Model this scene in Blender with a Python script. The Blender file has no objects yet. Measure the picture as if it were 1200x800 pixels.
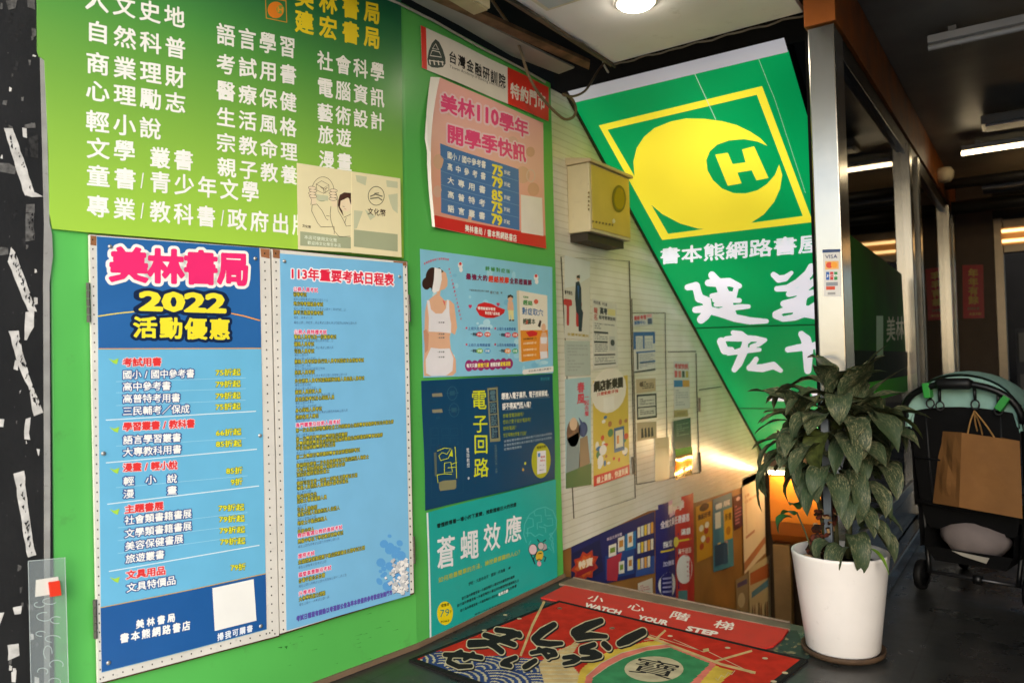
import bpy, bmesh, math, random
import numpy as np
from mathutils import Vector, Matrix

sc = bpy.context.scene
COL = sc.collection
random.seed(7)

# ------------------------------------------------------------------ camera
F, HC = 912.0, 1.25
PITCH, ROLL, YAW = math.atan(24 / 912.), 0.025, math.atan(617 / 912.)
FW = np.array([-math.sin(YAW) * math.cos(PITCH), math.cos(YAW) * math.cos(PITCH), math.sin(PITCH)])
R0 = np.array([math.cos(YAW), math.sin(YAW), 0.0])
U0 = np.cross(R0, FW)
CR = math.cos(ROLL) * R0 - math.sin(ROLL) * U0
CU = math.sin(ROLL) * R0 + math.cos(ROLL) * U0
CC = np.array([0, 0, HC])
camd = bpy.data.cameras.new('camera')
camd.sensor_width = 36; camd.lens = F / 1200 * 36; camd.clip_start = 0.05; camd.clip_end = 500
camd.dof.use_dof = True; camd.dof.focus_distance = 3.1; camd.dof.aperture_fstop = 2.6
cam = bpy.data.objects.new('camera', camd); COL.objects.link(cam)
cam.matrix_world = Matrix(((CR[0], CU[0], -FW[0], CC[0]), (CR[1], CU[1], -FW[1], CC[1]), (CR[2], CU[2], -FW[2], CC[2]), (0, 0, 0, 1)))
sc.camera = cam

# ------------------------------------------------------------------ light
SUN_EL, SUN_AZ = math.radians(25), math.radians(155)      # azimuth measured clockwise from +Y
world = bpy.data.worlds.new('World'); sc.world = world; world.use_nodes = True
wn = world.node_tree.nodes; wl = world.node_tree.links
bg = wn['Background']
sky = wn.new('ShaderNodeTexSky'); sky.sky_type = 'NISHITA'; sky.sun_disc = False
sky.sun_elevation = SUN_EL; sky.sun_rotation = SUN_AZ; sky.air_density = 1.0; sky.dust_density = 1.5; sky.ozone_density = 0.6
wl.new(sky.outputs[0], bg.inputs[0]); bg.inputs[1].default_value = 0.15
sund = bpy.data.lights.new('sun', 'SUN'); sund.energy = 0.75; sund.angle = math.radians(30); sund.color = (1, 0.985, 0.965)
sun = bpy.data.objects.new('sun', sund); COL.objects.link(sun)
sd = Vector((math.sin(SUN_AZ) * math.cos(SUN_EL), math.cos(SUN_AZ) * math.cos(SUN_EL), math.sin(SUN_EL)))
sun.rotation_euler = sd.to_track_quat('Z', 'Y').to_euler()
sc.view_settings.view_transform = 'Standard'; sc.view_settings.look = 'None'
sc.view_settings.exposure = 1.05; sc.view_settings.gamma = 1; sc.view_settings.use_curve_mapping = False
sc.cycles.use_denoising = True
sc.cycles.caustics_reflective = False; sc.cycles.caustics_refractive = False
sc.cycles.sample_clamp_indirect = 6

# ------------------------------------------------------------------ helpers
def lin(h):
    h = h.lstrip('#'); o = []
    for i in (0, 2, 4):
        c = int(h[i:i + 2], 16) / 255
        o.append(c / 12.92 if c <= 0.04045 else ((c + 0.055) / 1.055) ** 2.4)
    return o

_mc = {}
def M(hexc, rough=0.5, spec=0.35, noise=0.06, scale=6.0, metal=0.0, bump=0.0, bscale=120.0, emit=0.0, name='paint', dirt=0.0, coat=0.0):
    k = (hexc, rough, spec, noise, scale, metal, bump, bscale, emit, name, dirt, coat)
    if k in _mc: return _mc[k]
    m = bpy.data.materials.new(name); m.use_nodes = True
    nt = m.node_tree; n = nt.nodes; b = n['Principled BSDF']; c = lin(hexc)
    b.inputs['Base Color'].default_value = (*c, 1); b.inputs['Roughness'].default_value = rough
    b.inputs['Specular IOR Level'].default_value = spec; b.inputs['Metallic'].default_value = metal
    if coat: b.inputs['Coat Weight'].default_value = coat; b.inputs['Coat Roughness'].default_value = 0.12
    if emit:
        b.inputs['Emission Color'].default_value = (*c, 1); b.inputs['Emission Strength'].default_value = emit
    if noise or dirt or bump:
        tc = n.new('ShaderNodeTexCoord')
    if noise or dirt:
        nz = n.new('ShaderNodeTexNoise'); nz.inputs['Scale'].default_value = scale; nz.inputs['Detail'].default_value = 6
        nt.links.new(tc.outputs['Object'], nz.inputs['Vector'])
        mx = n.new('ShaderNodeMix'); mx.data_type = 'RGBA'; mx.blend_type = 'MULTIPLY'; mx.inputs['Factor'].default_value = 1
        mx.inputs[6].default_value = (*c, 1)
        rp = n.new('ShaderNodeValToRGB')
        rp.color_ramp.elements[0].position = .3; rp.color_ramp.elements[1].position = .7
        a = 1 - noise * 2
        rp.color_ramp.elements[0].color = (a, a, a, 1); rp.color_ramp.elements[1].color = (1, 1, 1, 1)
        nt.links.new(nz.outputs[0], rp.inputs[0]); nt.links.new(rp.outputs[0], mx.inputs[7])
        last = mx.outputs[2]
        if dirt:
            n2 = n.new('ShaderNodeTexNoise'); n2.inputs['Scale'].default_value = scale * 5; n2.inputs['Detail'].default_value = 10; n2.inputs['Roughness'].default_value = .7
            nt.links.new(tc.outputs['Object'], n2.inputs['Vector'])
            r2 = n.new('ShaderNodeValToRGB'); r2.color_ramp.elements[0].position = .60; r2.color_ramp.elements[1].position = .72
            r2.color_ramp.elements[0].color = (0, 0, 0, 1); r2.color_ramp.elements[1].color = (dirt, dirt, dirt, 1)
            nt.links.new(n2.outputs[0], r2.inputs[0])
            m2 = n.new('ShaderNodeMix'); m2.data_type = 'RGBA'
            nt.links.new(r2.outputs[0], m2.inputs['Factor']); nt.links.new(last, m2.inputs[6]); m2.inputs[7].default_value = (.06, .05, .035, 1)
            last = m2.outputs[2]
        nt.links.new(last, b.inputs['Base Color'])
        if emit: nt.links.new(last, b.inputs['Emission Color'])
        mr = n.new('ShaderNodeMapRange'); mr.inputs[3].default_value = max(.02, rough - .06); mr.inputs[4].default_value = min(1, rough + .08)
        nt.links.new(nz.outputs[0], mr.inputs[0]); nt.links.new(mr.outputs[0], b.inputs['Roughness'])
    if bump:
        nb = n.new('ShaderNodeTexNoise'); nb.inputs['Scale'].default_value = bscale; nb.inputs['Detail'].default_value = 4
        nt.links.new(tc.outputs['Object'], nb.inputs['Vector'])
        bp = n.new('ShaderNodeBump'); bp.inputs['Strength'].default_value = bump; bp.inputs['Distance'].default_value = 0.004
        nt.links.new(nb.outputs[0], bp.inputs['Height']); nt.links.new(bp.outputs[0], b.inputs['Normal'])
    _mc[k] = m
    return m

def INK(h, rough=.36): return M(h, rough, .35, .03, 9, name='print_ink')

class MB:
    def __init__(s): s.v = []; s.f = []; s.mi = []; s.mats = []; s.uv = {}
    def idx(s, m):
        if m not in s.mats: s.mats.append(m)
        return s.mats.index(m)
    def mesh(s, vs, fs, m):
        o = len(s.v); s.v.extend([tuple(map(float, p)) for p in vs]); i = s.idx(m)
        for f in fs: s.f.append([o + k for k in f]); s.mi.append(i)
    def face(s, pts, m): s.mesh(pts, [list(range(len(pts)))], m)
    def box(s, x0, x1, y0, y1, z0, z1, m, T=None):
        vs = [(x, y, z) for x in (x0, x1) for y in (y0, y1) for z in (z0, z1)]
        if T is not None: vs = [tuple(T @ Vector(p)) for p in vs]
        s.mesh(vs, [(0, 1, 3, 2), (4, 6, 7, 5), (0, 4, 5, 1), (2, 3, 7, 6), (0, 2, 6, 4), (1, 5, 7, 3)], m)
    def slab(s, pts, nrm, t, m):
        """polygon given thickness t backwards along -nrm"""
        n = len(pts); nrm = np.array(nrm); b = [np.array(p) - nrm * t for p in pts]
        s.mesh(list(pts) + b, [list(range(n)), list(range(2 * n - 1, n - 1, -1))] + [(i, n + i, n + (i + 1) % n, (i + 1) % n) for i in range(n)], m)
    def tube(s, pts, r, m, n=8, cap=True):
        pts = [Vector(p) for p in pts]; rs = r if isinstance(r, (list, tuple)) else [r] * len(pts)
        vs = []; fs = []; N = len(pts); ref = None
        for i, p in enumerate(pts):
            t = (pts[min(i + 1, N - 1)] - pts[max(i - 1, 0)]).normalized()
            if ref is None: ref = t.orthogonal().normalized()
            ref = (ref - t * ref.dot(t)).normalized(); b = t.cross(ref)
            for k in range(n):
                a = 2 * math.pi * k / n; vs.append(p + (ref * math.cos(a) + b * math.sin(a)) * rs[i])
        for i in range(N - 1):
            for k in range(n): fs.append((i * n + k, i * n + (k + 1) % n, (i + 1) * n + (k + 1) % n, (i + 1) * n + k))
        if cap: fs.append(list(range(n - 1, -1, -1))); fs.append([(N - 1) * n + k for k in range(n)])
        s.mesh(vs, fs, m)
    def lathe(s, c, prof, m, n=32, T=None):
        vs = []; fs = []
        for r, z in prof:
            for k in range(n):
                a = 2 * math.pi * k / n; p = Vector((r * math.cos(a), r * math.sin(a), z))
                if T is not None: p = T @ p
                vs.append(Vector(c) + p)
        for i in range(len(prof) - 1):
            for k in range(n): fs.append((i * n + k, i * n + (k + 1) % n, (i + 1) * n + (k + 1) % n, (i + 1) * n + k))
        s.mesh(vs, fs, m)
    def build(s, name, parent=None, label=None, cat=None, group=None, kind=None, smooth=False, bevel=0, loc=None, warp=None, L=.03):
        me = bpy.data.meshes.new(name); vs = s.v
        if loc is not None: vs = [(p[0] - loc[0], p[1] - loc[1], p[2] - loc[2]) for p in vs]
        me.from_pydata(vs, [], s.f)
        for m in s.mats: me.materials.append(m)
        me.polygons.foreach_set('material_index', s.mi)
        if warp is not None and warp.warp is not None:      # bend the printed sheet: refine, then push along the normal
            bm = bmesh.new(); bm.from_mesh(me); off = np.array(loc if loc is not None else (0, 0, 0))
            for _ in range(8):
                es = [e for e in bm.edges if e.calc_length() > L]
                if not es: break
                bmesh.ops.triangulate(bm, faces=[f for f in bm.faces if len(f.verts) > 3 and any(e.calc_length() > L for e in f.edges)])
                bmesh.ops.subdivide_edges(bm, edges=[e for e in bm.edges if e.calc_length() > L], cuts=1)
            for v in bm.verts: v.co = v.co + Vector(warp.n * warp.warp(np.array(v.co) + off))
            bm.to_mesh(me); bm.free()
        if smooth:
            me.polygons.foreach_set('use_smooth', [True] * len(me.polygons))
        me.update()
        o = bpy.data.objects.new(name, me); COL.objects.link(o)
        if loc is not None: o.location = loc
        if parent is not None:
            o.parent = parent
            if loc is None: o.matrix_parent_inverse = Matrix.Translation(-Vector(parent.location)) if parent.type == 'EMPTY' else parent.matrix_basis.inverted()
        if label: o['label'] = label
        if cat: o['category'] = cat
        if group: o['group'] = group
        if kind: o['kind'] = kind
        if bevel:
            md = o.modifiers.new('bevel', 'BEVEL'); md.width = bevel; md.segments = 2; md.limit_method = 'ANGLE'
        return o

def thing(name, label, cat, loc=(0, 0, 0), group=None):
    o = bpy.data.objects.new(name, None); COL.objects.link(o); o.location = loc; o.empty_display_size = .1
    o['label'] = label; o['category'] = cat
    if group: o['group'] = group
    return o

class Surf:
    """a real plane of the place; at() gives the point of the plane seen at a photo pixel"""
    def __init__(s, P, n, warp=None): s.P = np.array(P, float); s.n = np.array(n, float) / np.linalg.norm(n); s.warp = warp
    def at(s, x, y, o=0.0):
        d = FW + CR * ((x - 600) / F) + CU * ((400 - y) / F)
        t = ((s.P - CC) @ s.n) / (d @ s.n); return s.fin(CC + t * d, o)
    def fin(s, p, o):
        return p + s.n * o
def clone(S, o=0, warp=None): return Surf(S.P + S.n * o, S.n, warp)
def Z(ox, oy, k): return lambda x, y: (ox + x / k, oy + y / k)
ID = lambda x, y: (x, y)

# --- signed-distance glyphs ------------------------------------------------
def sdf_to_polys(D, gx, gy):
    """marching squares on D>0; vertices in (x,y)"""
    ny, nx = D.shape; V = []; Fc = []
    ins = D > 0
    full = ins[:-1, :-1] & ins[:-1, 1:] & ins[1:, :-1] & ins[1:, 1:]
    anyi = ins[:-1, :-1] | ins[:-1, 1:] | ins[1:, :-1] | ins[1:, 1:]
    for j in range(ny - 1):
        i = 0; row = full[j]
        while i < nx - 1:
            if row[i]:
                k = i
                while k < nx - 1 and row[k]: k += 1
                o = len(V); V += [(gx[i], gy[j]), (gx[k], gy[j]), (gx[k], gy[j + 1]), (gx[i], gy[j + 1])]; Fc.append((o, o + 1, o + 2, o + 3)); i = k
            else: i += 1
    for j, i in np.argwhere(anyi & ~full):
        c = [(j, i), (j, i + 1), (j + 1, i + 1), (j + 1, i)]; o = len(V); n = 0
        for q in range(4):
            a = c[q]; b = c[(q + 1) % 4]; da = D[a]; db = D[b]
            if da > 0: V.append((gx[a[1]], gy[a[0]])); n += 1
            if (da > 0) != (db > 0):
                t = da / (da - db); V.append((gx[a[1]] + t * (gx[b[1]] - gx[a[1]]), gy[a[0]] + t * (gy[b[0]] - gy[a[0]]))); n += 1
        if n >= 3: Fc.append(tuple(range(o, o + n)))
    return np.array(V).reshape(-1, 2), Fc

def seg_dist(P, A, B):
    d = B - A; L = (d * d).sum(1) + 1e-12
    out = np.full(len(P), 1e9)
    for k in range(0, len(A), 64):
        a = A[k:k + 64]; dd = d[k:k + 64]; l = L[k:k + 64]
        w = P[:, None, :] - a[None]; t = np.clip((w * dd[None]).sum(2) / l[None], 0, 1)
        q = w - t[..., None] * dd[None]; out = np.minimum(out, np.sqrt((q * q).sum(2)).min(1))
    return out

_loops = {}
def contours(s):
    if s in _loops: return _loops[s]
    cu = bpy.data.curves.new('t', 'FONT'); cu.body = s; cu.resolution_u = 2; cu.fill_mode = 'NONE'
    ob = bpy.data.objects.new('t', cu); COL.objects.link(ob)
    me = bpy.data.meshes.new_from_object(ob.evaluated_get(bpy.context.evaluated_depsgraph_get()))
    co = np.array([v.co[:2] for v in me.vertices]).reshape(-1, 2)
    es = set(); 
    for e in me.edges: es.add((min(e.vertices), max(e.vertices)))
    A = []; B = []; i = 0; n = len(co)
    while i < n:
        j = i
        while (j, j + 1) in es: j += 1
        if j > i + 1:
            L = co[i:j + 1]; A.append(L); B.append(np.roll(L, -1, 0))
        i = j + 1
    bpy.data.objects.remove(ob); bpy.data.curves.remove(cu); bpy.data.meshes.remove(me)
    r = (np.concatenate(A), np.concatenate(B)) if A else None
    _loops[s] = r
    return r

_sdf = {}
def glyph_sdf(s, N):
    k = (s, N)
    if k in _sdf: return _sdf[k]
    c = contours(s)
    if c is None: _sdf[k] = None; return None
    A, B = c; x0, y0 = A.min(0); x1, y1 = A.max(0)
    h = 1.0 / N; pad = .16
    gx = np.arange(x0 - pad, x1 + pad + h, h); gy = np.arange(y0 - pad, y1 + pad + h, h)
    X, Y = np.meshgrid(gx, gy); P = np.stack([X.ravel(), Y.ravel()], 1)
    dist = seg_dist(P, A, B)
    w = np.zeros(len(P), int)
    for a, b in zip(A, B):
        cr = (b[0] - a[0]) * (P[:, 1] - a[1]) - (b[1] - a[1]) * (P[:, 0] - a[0])
        up = (a[1] <= P[:, 1]) & (b[1] > P[:, 1]) & (cr > 0); dn = (a[1] > P[:, 1]) & (b[1] <= P[:, 1]) & (cr < 0)
        w += up.astype(int) - dn.astype(int)
    D = np.where(w != 0, dist, -dist).reshape(X.shape)
    _sdf[k] = (D, gx, gy, (x0, y0, x1, y1)); return _sdf[k]
_gp = {}
def glyph(s, N, bold):
    k = (s, N, bold)
    if k not in _gp:
        g = glyph_sdf(s, N)
        _gp[k] = None if g is None else (*sdf_to_polys(g[0] + bold, g[1], g[2]), g[3])
    return _gp[k]

def put(mb, S, Q, VS, Fs, m, o):
    """VS in (u,v) of the quad Q (3D corners tl,tr,br,bl)"""
    u = VS[:, 0:1]; v = VS[:, 1:2]
    P = (1 - u) * (1 - v) * Q[0] + u * (1 - v) * Q[1] + u * v * Q[2] + (1 - u) * v * Q[3]
    mb.mesh(P + S.n * o, Fs, m)

def quad3(S, c):
    W = S.warp; S.warp = None
    r = [S.at(*p) for p in c]; S.warp = W; return r

def text(mb, S, s, c, m, o=.0008, fill=.92, bold=0.012, mode='cells', vert=False, px=None):
    """s printed in the photo-pixel quad c (tl,tr,br,bl)"""
    Q = quad3(S, c)
    if px is None: px = math.hypot(c[0][0] - c[3][0], c[0][1] - c[3][1]) if not vert else math.hypot(c[0][0] - c[1][0], c[0][1] - c[1][1])
    N = int(max(13, min(46, px * 1.7)))
    if mode == 'str':
        g = glyph(s, N, bold)
        V, Fs, (x0, y0, x1, y1) = g
        put(mb, S, Q, np.stack([(V[:, 0] - x0) / (x1 - x0), (y1 - V[:, 1]) / (y1 - y0)], 1), Fs, m, o); return
    n = len(s); p = 1 / (n - 1 + fill) if n > 1 else 1.0; w = fill * p if n > 1 else 1.0
    for i, ch in enumerate(s):
        g = glyph(ch, N, bold) if ch not in ' \u3000' else None
        if g is None: continue
        V, Fs, bb = g
        if ord(ch) < 0x2000:
            X = (V[:, 0] - (bb[0] + bb[2]) / 2) + .5; X = .5 + (X - .5) * 1.15; Y = .5 - (V[:, 1] - .36) * 1.15
        else:
            X = .5 + (V[:, 0] - .5) / .93; Y = .5 - (V[:, 1] - .38) / .93
        if vert: UV = np.stack([X, i * p + w * Y], 1)
        else: UV = np.stack([i * p + w * X, Y], 1)
        put(mb, S, Q, UV, Fs, m, o)

def T(mb, S, s, x0, y0, x1, y1, h0, h1, m, z=ID, **k):
    """left-centre and right-centre of the line with its height at both ends"""
    text(mb, S, s, [z(x0, y0 - h0 / 2), z(x1, y1 - h1 / 2), z(x1, y1 + h1 / 2), z(x0, y0 + h0 / 2)], m, **k)
def TO(mb, S, s, x0, y0, x1, y1, h0, h1, m, mo, w, z=ID, o=.0008, bold=.012, **k):
    """text with an outline of width w (em)"""
    T(mb, S, s, x0, y0, x1, y1, h0, h1, mo, z, o=o - .0003, bold=bold + w, **k)
    T(mb, S, s, x0, y0, x1, y1, h0, h1, m, z, o=o, bold=bold, **k)

def poly(mb, S, pts, m, o=.0004, z=ID): mb.face([S.at(*z(*p), o) for p in pts], m)
def ell(mb, S, cx, cy, rx, ry, m, o=.0004, z=ID, rot=0, n=28, a0=0, a1=2 * math.pi):
    c, s = math.cos(rot), math.sin(rot); pts = []
    for k in range(n):
        a = a0 + (a1 - a0) * k / (n if a1 - a0 > 6.28 else n - 1)
        x, y = rx * math.cos(a), ry * math.sin(a); pts.append((cx + x * c - y * s, cy + x * s + y * c))
    poly(mb, S, pts, m, o, z)
def line(mb, S, pts, w, m, o=.0005, z=ID, closed=False):
    if closed: pts = list(pts) + [pts[0]]
    n = len(pts); L = []; Rr = []
    for i in range(n):
        a = pts[max(i - 1, 0)]; b = pts[min(i + 1, n - 1)]
        if closed and i in (0, n - 1): a, b = pts[-2], pts[1]
        dx, dy = b[0] - a[0], b[1] - a[1]; l = math.hypot(dx, dy) or 1
        L.append((pts[i][0] - dy / l * w / 2, pts[i][1] + dx / l * w / 2)); Rr.append((pts[i][0] + dy / l * w / 2, pts[i][1] - dx / l * w / 2))
    vs = [S.at(*z(*p), o) for p in L + Rr]
    mb.mesh(vs, [(i, i + 1, n + i + 1, n + i) for i in range(n - 1)], m)
def arc(cx, cy, rx, ry, a0, a1, n=16):
    return [(cx + rx * math.cos(math.radians(a0 + (a1 - a0) * k / (n - 1))), cy + ry * math.sin(math.radians(a0 + (a1 - a0) * k / (n - 1)))) for k in range(n)]
def strokes(mb, S, chains, m, o, z, step=5.0, grow=0):
    """brush strokes: chains of (x,y,r) swept into one outline"""
    A = []; allp = [q for c in chains for q in c]
    x0 = min(q[0] - q[2] for q in allp) - 10; x1 = max(q[0] + q[2] for q in allp) + 10
    y0 = min(q[1] - q[2] for q in allp) - 10; y1 = max(q[1] + q[2] for q in allp) + 10
    gx = np.arange(x0, x1, step); gy = np.arange(y0, y1, step); X, Y = np.meshgrid(gx, gy); D = np.full(X.shape, -1e9)
    for c in chains:
        for a, b in zip(c[:-1], c[1:]):
            dx, dy = b[0] - a[0], b[1] - a[1]; L = dx * dx + dy * dy + 1e-9
            t = np.clip(((X - a[0]) * dx + (Y - a[1]) * dy) / L, 0, 1)
            D = np.maximum(D, a[2] + t * (b[2] - a[2]) - np.hypot(X - a[0] - t * dx, Y - a[1] - t * dy))
    V, Fs = sdf_to_polys(D + grow, gx, gy)
    mb.mesh([S.at(*z(*p), o) for p in V], Fs, m)
def sheet(mb, S, c, m, o=0.0, nu=10, nv=10, edge=None, back=True):
    """a sheet of paper as a grid over the pixel quad c, with a back face"""
    Q = quad3(S, c); g = []
    for j in range(nv + 1):
        for i in range(nu + 1):
            u, v = i / nu, j / nv
            p = (1 - u) * (1 - v) * Q[0] + u * (1 - v) * Q[1] + u * v * Q[2] + (1 - u) * v * Q[3]
            g.append(S.fin(p, o))
    fs = [(j * (nu + 1) + i, j * (nu + 1) + i + 1, (j + 1) * (nu + 1) + i + 1, (j + 1) * (nu + 1) + i) for j in range(nv) for i in range(nu)]
    mb.mesh(g, fs, m)
    if back: # thickness of the sheet
        b = [np.array(p) - S.n * .0008 for p in g]; n = nu + 1
        rim = [i for i in range(n)] + [j * n + nu for j in range(1, nv + 1)] + [nv * n + i for i in range(nu - 1, -1, -1)] + [j * n for j in range(nv - 1, 0, -1)]
        o0 = [g[k] for k in rim] + [b[k] for k in rim]; L = len(rim)
        mb.mesh(o0, [(k, (k + 1) % L, L + (k + 1) % L, L + k) for k in range(L)], m)

WHITE = INK('f2f2ee'); BLACKI = INK('16181a')

# ------------------------------------------------------------------ planes of the place
XA = -2.32
YC = 2.62                                                     # the bend between the two green walls
SA = Surf((XA, 3, 1), (1, 0, 0))                              # short green wall
dB = np.array([-0.20, -1.45, 0.0]); dB /= np.linalg.norm(dB)  # the long green wall runs on towards the street
SB = Surf((XA, YC, 1), (-dB[1], dB[0], 0))
def onB(t, z, o=0): return np.array([XA, YC, 0]) + dB * t + SB.n * o + np.array([0, 0, z])
XW = -2.366
SW = Surf((XW, 5, 0), (1, 0, 0))                              # stairwell wall
G0 = SW.at(668, 118); G1 = SW.at(893, 530)
gd = G1 - G0; gn = np.cross(gd, [1, 0, 0]); gn = gn if gn[1] < 0 else -gn
SG = Surf(G0, gn)                                             # the sloping light box
YP = 3.75
SP = Surf((-.78, YP, 1), (0, -1, 0))
XD = -.76
SD = Surf((XD, 5, 1), (1, 0, 0))
FLOOR = Surf((0, 0, 0), (0, 0, 1))
ZC = 2.893

# ================================================================== SETTING
def floor_mat():
    m = bpy.data.materials.new('worn_floor'); m.use_nodes = True; nt = m.node_tree; n = nt.nodes; L = nt.links; b = n['Principled BSDF']
    tc = n.new('ShaderNodeTexCoord')
    a = n.new('ShaderNodeTexNoise'); a.inputs['Scale'].default_value = 3; a.inputs['Detail'].default_value = 12; a.inputs['Roughness'].default_value = .65
    L.new(tc.outputs['Object'], a.inputs['Vector'])
    r = n.new('ShaderNodeValToRGB'); e = r.color_ramp.elements
    e[0].position = .36; e[0].color = (.010, .013, .013, 1); e[1].position = .66; e[1].color = (.042, .042, .038, 1)
    L.new(a.outputs[0], r.inputs[0])
    c = n.new('ShaderNodeTexNoise'); c.inputs['Scale'].default_value = 16; c.inputs['Detail'].default_value = 14; c.inputs['Roughness'].default_value = .8
    L.new(tc.outputs['Object'], c.inputs['Vector'])
    r2 = n.new('ShaderNodeValToRGB'); r2.color_ramp.elements[0].position = .60; r2.color_ramp.elements[1].position = .66
    L.new(c.outputs[0], r2.inputs[0])
    mx = n.new('ShaderNodeMix'); mx.data_type = 'RGBA'
    ml = n.new('ShaderNodeMath'); ml.operation = 'MULTIPLY'; ml.inputs[1].default_value = .75
    L.new(r2.outputs[0], ml.inputs[0]); L.new(ml.outputs[0], mx.inputs['Factor']); L.new(r.outputs[0], mx.inputs[6]); mx.inputs[7].default_value = (.16, .15, .10, 1)
    # tile joints
    br = n.new('ShaderNodeTexBrick'); br.offset = 0; br.inputs['Scale'].default_value = 1; br.inputs['Brick Width'].default_value = .45; br.inputs['Row Height'].default_value = .45
    br.inputs['Mortar Size'].default_value = .004; br.inputs['Color1'].default_value = (1, 1, 1, 1); br.inputs['Color2'].default_value = (.86, .86, .86, 1); br.inputs['Mortar'].default_value = (.4, .4, .4, 1)
    L.new(tc.outputs['Object'], br.inputs['Vector'])
    m3 = n.new('ShaderNodeMix'); m3.data_type = 'RGBA'; m3.blend_type = 'MULTIPLY'; m3.inputs['Factor'].default_value = 1
    L.new(mx.outputs[2], m3.inputs[6]); L.new(br.outputs['Color'], m3.inputs[7]); L.new(m3.outputs[2], b.inputs['Base Color'])
    rr = n.new('ShaderNodeMapRange'); rr.inputs[1].default_value = .3; rr.inputs[2].default_value = .7; rr.inputs[3].default_value = .14; rr.inputs[4].default_value = .5
    L.new(a.outputs[0], rr.inputs[0]); L.new(rr.outputs[0], b.inputs['Roughness'])
    bp = n.new('ShaderNodeBump'); bp.inputs['Strength'].default_value = .25; bp.inputs['Distance'].default_value = .003
    L.new(c.outputs[0], bp.inputs['Height']); L.new(bp.outputs[0], b.inputs['Normal'])
    return m
FLM = floor_mat()
XH0, XH1, YH0, YH1 = -2.45, -.90, 3.86, 8.6                      # stair opening in the floor
b = MB()
ea, eb = FLOOR.at(672, 677), FLOOR.at(925, 730)                    # front edge of the opening runs slightly askew
def edge_y(x): return ea[1] + (x - ea[0]) * (eb[1] - ea[1]) / (eb[0] - ea[0])
for P in ([(-40, 1.7), (40, 1.7), (40, edge_y(XH1)), (XH1, edge_y(XH1)), (XH0, edge_y(XH0)), (-40, edge_y(XH0))], [(-40, edge_y(XH0)), (XH0, edge_y(XH0)), (XH0, 40), (-40, 40)], [(XH1, edge_y(XH1)), (40, edge_y(XH1)), (40, 40), (XH1, 40)], [(XH0, YH1), (XH1, YH1), (XH1, 40), (XH0, 40)]):
    b.face([(x, y, 0) for x, y in P], FLM)
b.mesh([(XH0, edge_y(XH0), 0), (XH1, edge_y(XH1), 0), (XH1, edge_y(XH1), -.3), (XH0, edge_y(XH0), -.3)], [(0, 1, 2, 3)], FLM)
b.build('floor', kind='structure')
b = MB(); b.face([(-60, -80, -.004), (60, -80, -.004), (60, 1.75, -.004), (-60, 1.75, -.004)], M('dcd9d0', .9, .2, .12, 2, name='pavement')); b.build('pavement', kind='structure')  # unseen paving, made pale and run inward to bounce light upward
b = MB()
SM = M('4a4238', .7, .3, .2, 4, name='stair_concrete')
for i in range(11):
    y = YH0 + .02 + i * .36; z = -.2 * (i + 1)
    b.box(-2.44, -.91, y, y + .4, z - .2, z, SM)
b.build('stairs', kind='structure')

CEIL = M('f0f0f2', .34, .4, .10, 1.5, name='ceiling_panel', dirt=.25)
DARKC = M('9a9994', .42, .4, .2, 2, name='dark_ceiling')
b = MB(); b.slab([(-1.946, .9, ZC), (-1.90, 3.885, ZC), (-.88, 3.87, ZC), (-.88, .9, ZC)][::-1], (0, 0, -1), .03, CEIL); b.build('ceiling', kind='structure', bevel=.003)
b = MB(); b.box(-.86, 1.2, .9, 10.4, 3.08, 3.12, DARKC); b.box(-2.9, -.8, .9, 9, 3.13, 3.17, M('1d1b18', .8, .2, .3, 5, name='void_black')); b.build('upper_ceiling', kind='structure')
BLK = M('141312', .8, .2, .3, 6, name='unlit_black')  # flat black standing in for unlit depth in stairwell and far room

# --- green walls
GREEN = M('58b856', .36, .4, .06, 2.2, name='green_panel', dirt=.22)
t = thing('green_wall', 'bright green panelled wall carrying all the posters, bent where it meets the stairs', 'wall', (XA, 2.6, 0))
b = MB()
e0 = onB(0, 0); e1 = onB(1.445, 0); n2 = SB.n
pl = [(XA, 3.905), (XA, YC), (e1[0], e1[1]), (e1[0] - .25, e1[1]), (XA - .25, YC), (XA - .25, 3.905)]
b.slab([(x, y, ZC - .012) for x, y in pl][::-1], (0, 0, 1), ZC - .013, GREEN)
b.build('panel', t, bevel=.006)
b = MB(); BASEM = M('7a6450', .7, .3, .15, 6, name='skirting', dirt=.3)
sk = [(XA + .001, 3.9), (XA + .001, YC), tuple((e1 + SB.n * .001)[:2])]
so = [(XA + .014, 3.9), (XA + .014, YC), tuple((e1 + SB.n * .014)[:2])]
b.slab([(x, y, .022) for x, y in (sk + so[::-1])][::-1], (0, 0, 1), .02, BASEM); b.build('skirting', t)
# peeling metal edge at the street end
b = MB(); EDGE = M('a9a8a4', .5, .4, .15, 12, metal=.2, name='edge_strip', dirt=.5)
for seg in ([(46, 62), (52, 66), (57, 262), (51, 262)], [(51, 262), (57, 262), (60, 275), (61, 300), (57, 332), (50, 330)], [(50, 330), (57, 332), (58, 560), (57, 900), (51, 900), (51, 560)]):
    b.slab([SB.at(x, y, .008) for x, y in seg], SB.n, .012, EDGE)
b.build('edge_strip', t)
# marks and scuffs printed by hands on the panel
b = MB(); SC = M('2f7d2f', .5, .3, .1, 9, name='scuff')
for pts in ([(325, 758), (331, 757), (330, 759)], [(333, 757), (337, 756), (336, 760)], [(118, 536), (124, 535), (129, 537), (123, 538)]):
    poly(b, SB, pts, SC, .0006)
for _ in range(26):
    x, y = random.uniform(330, 478), random.uniform(715, 790); l = random.uniform(2, 9)
    poly(b, SB, [(x, y), (x + l, y - l * .3), (x + l, y - l * .3 + .6)], SC, .0006)
b.build('scuff', t)

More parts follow.
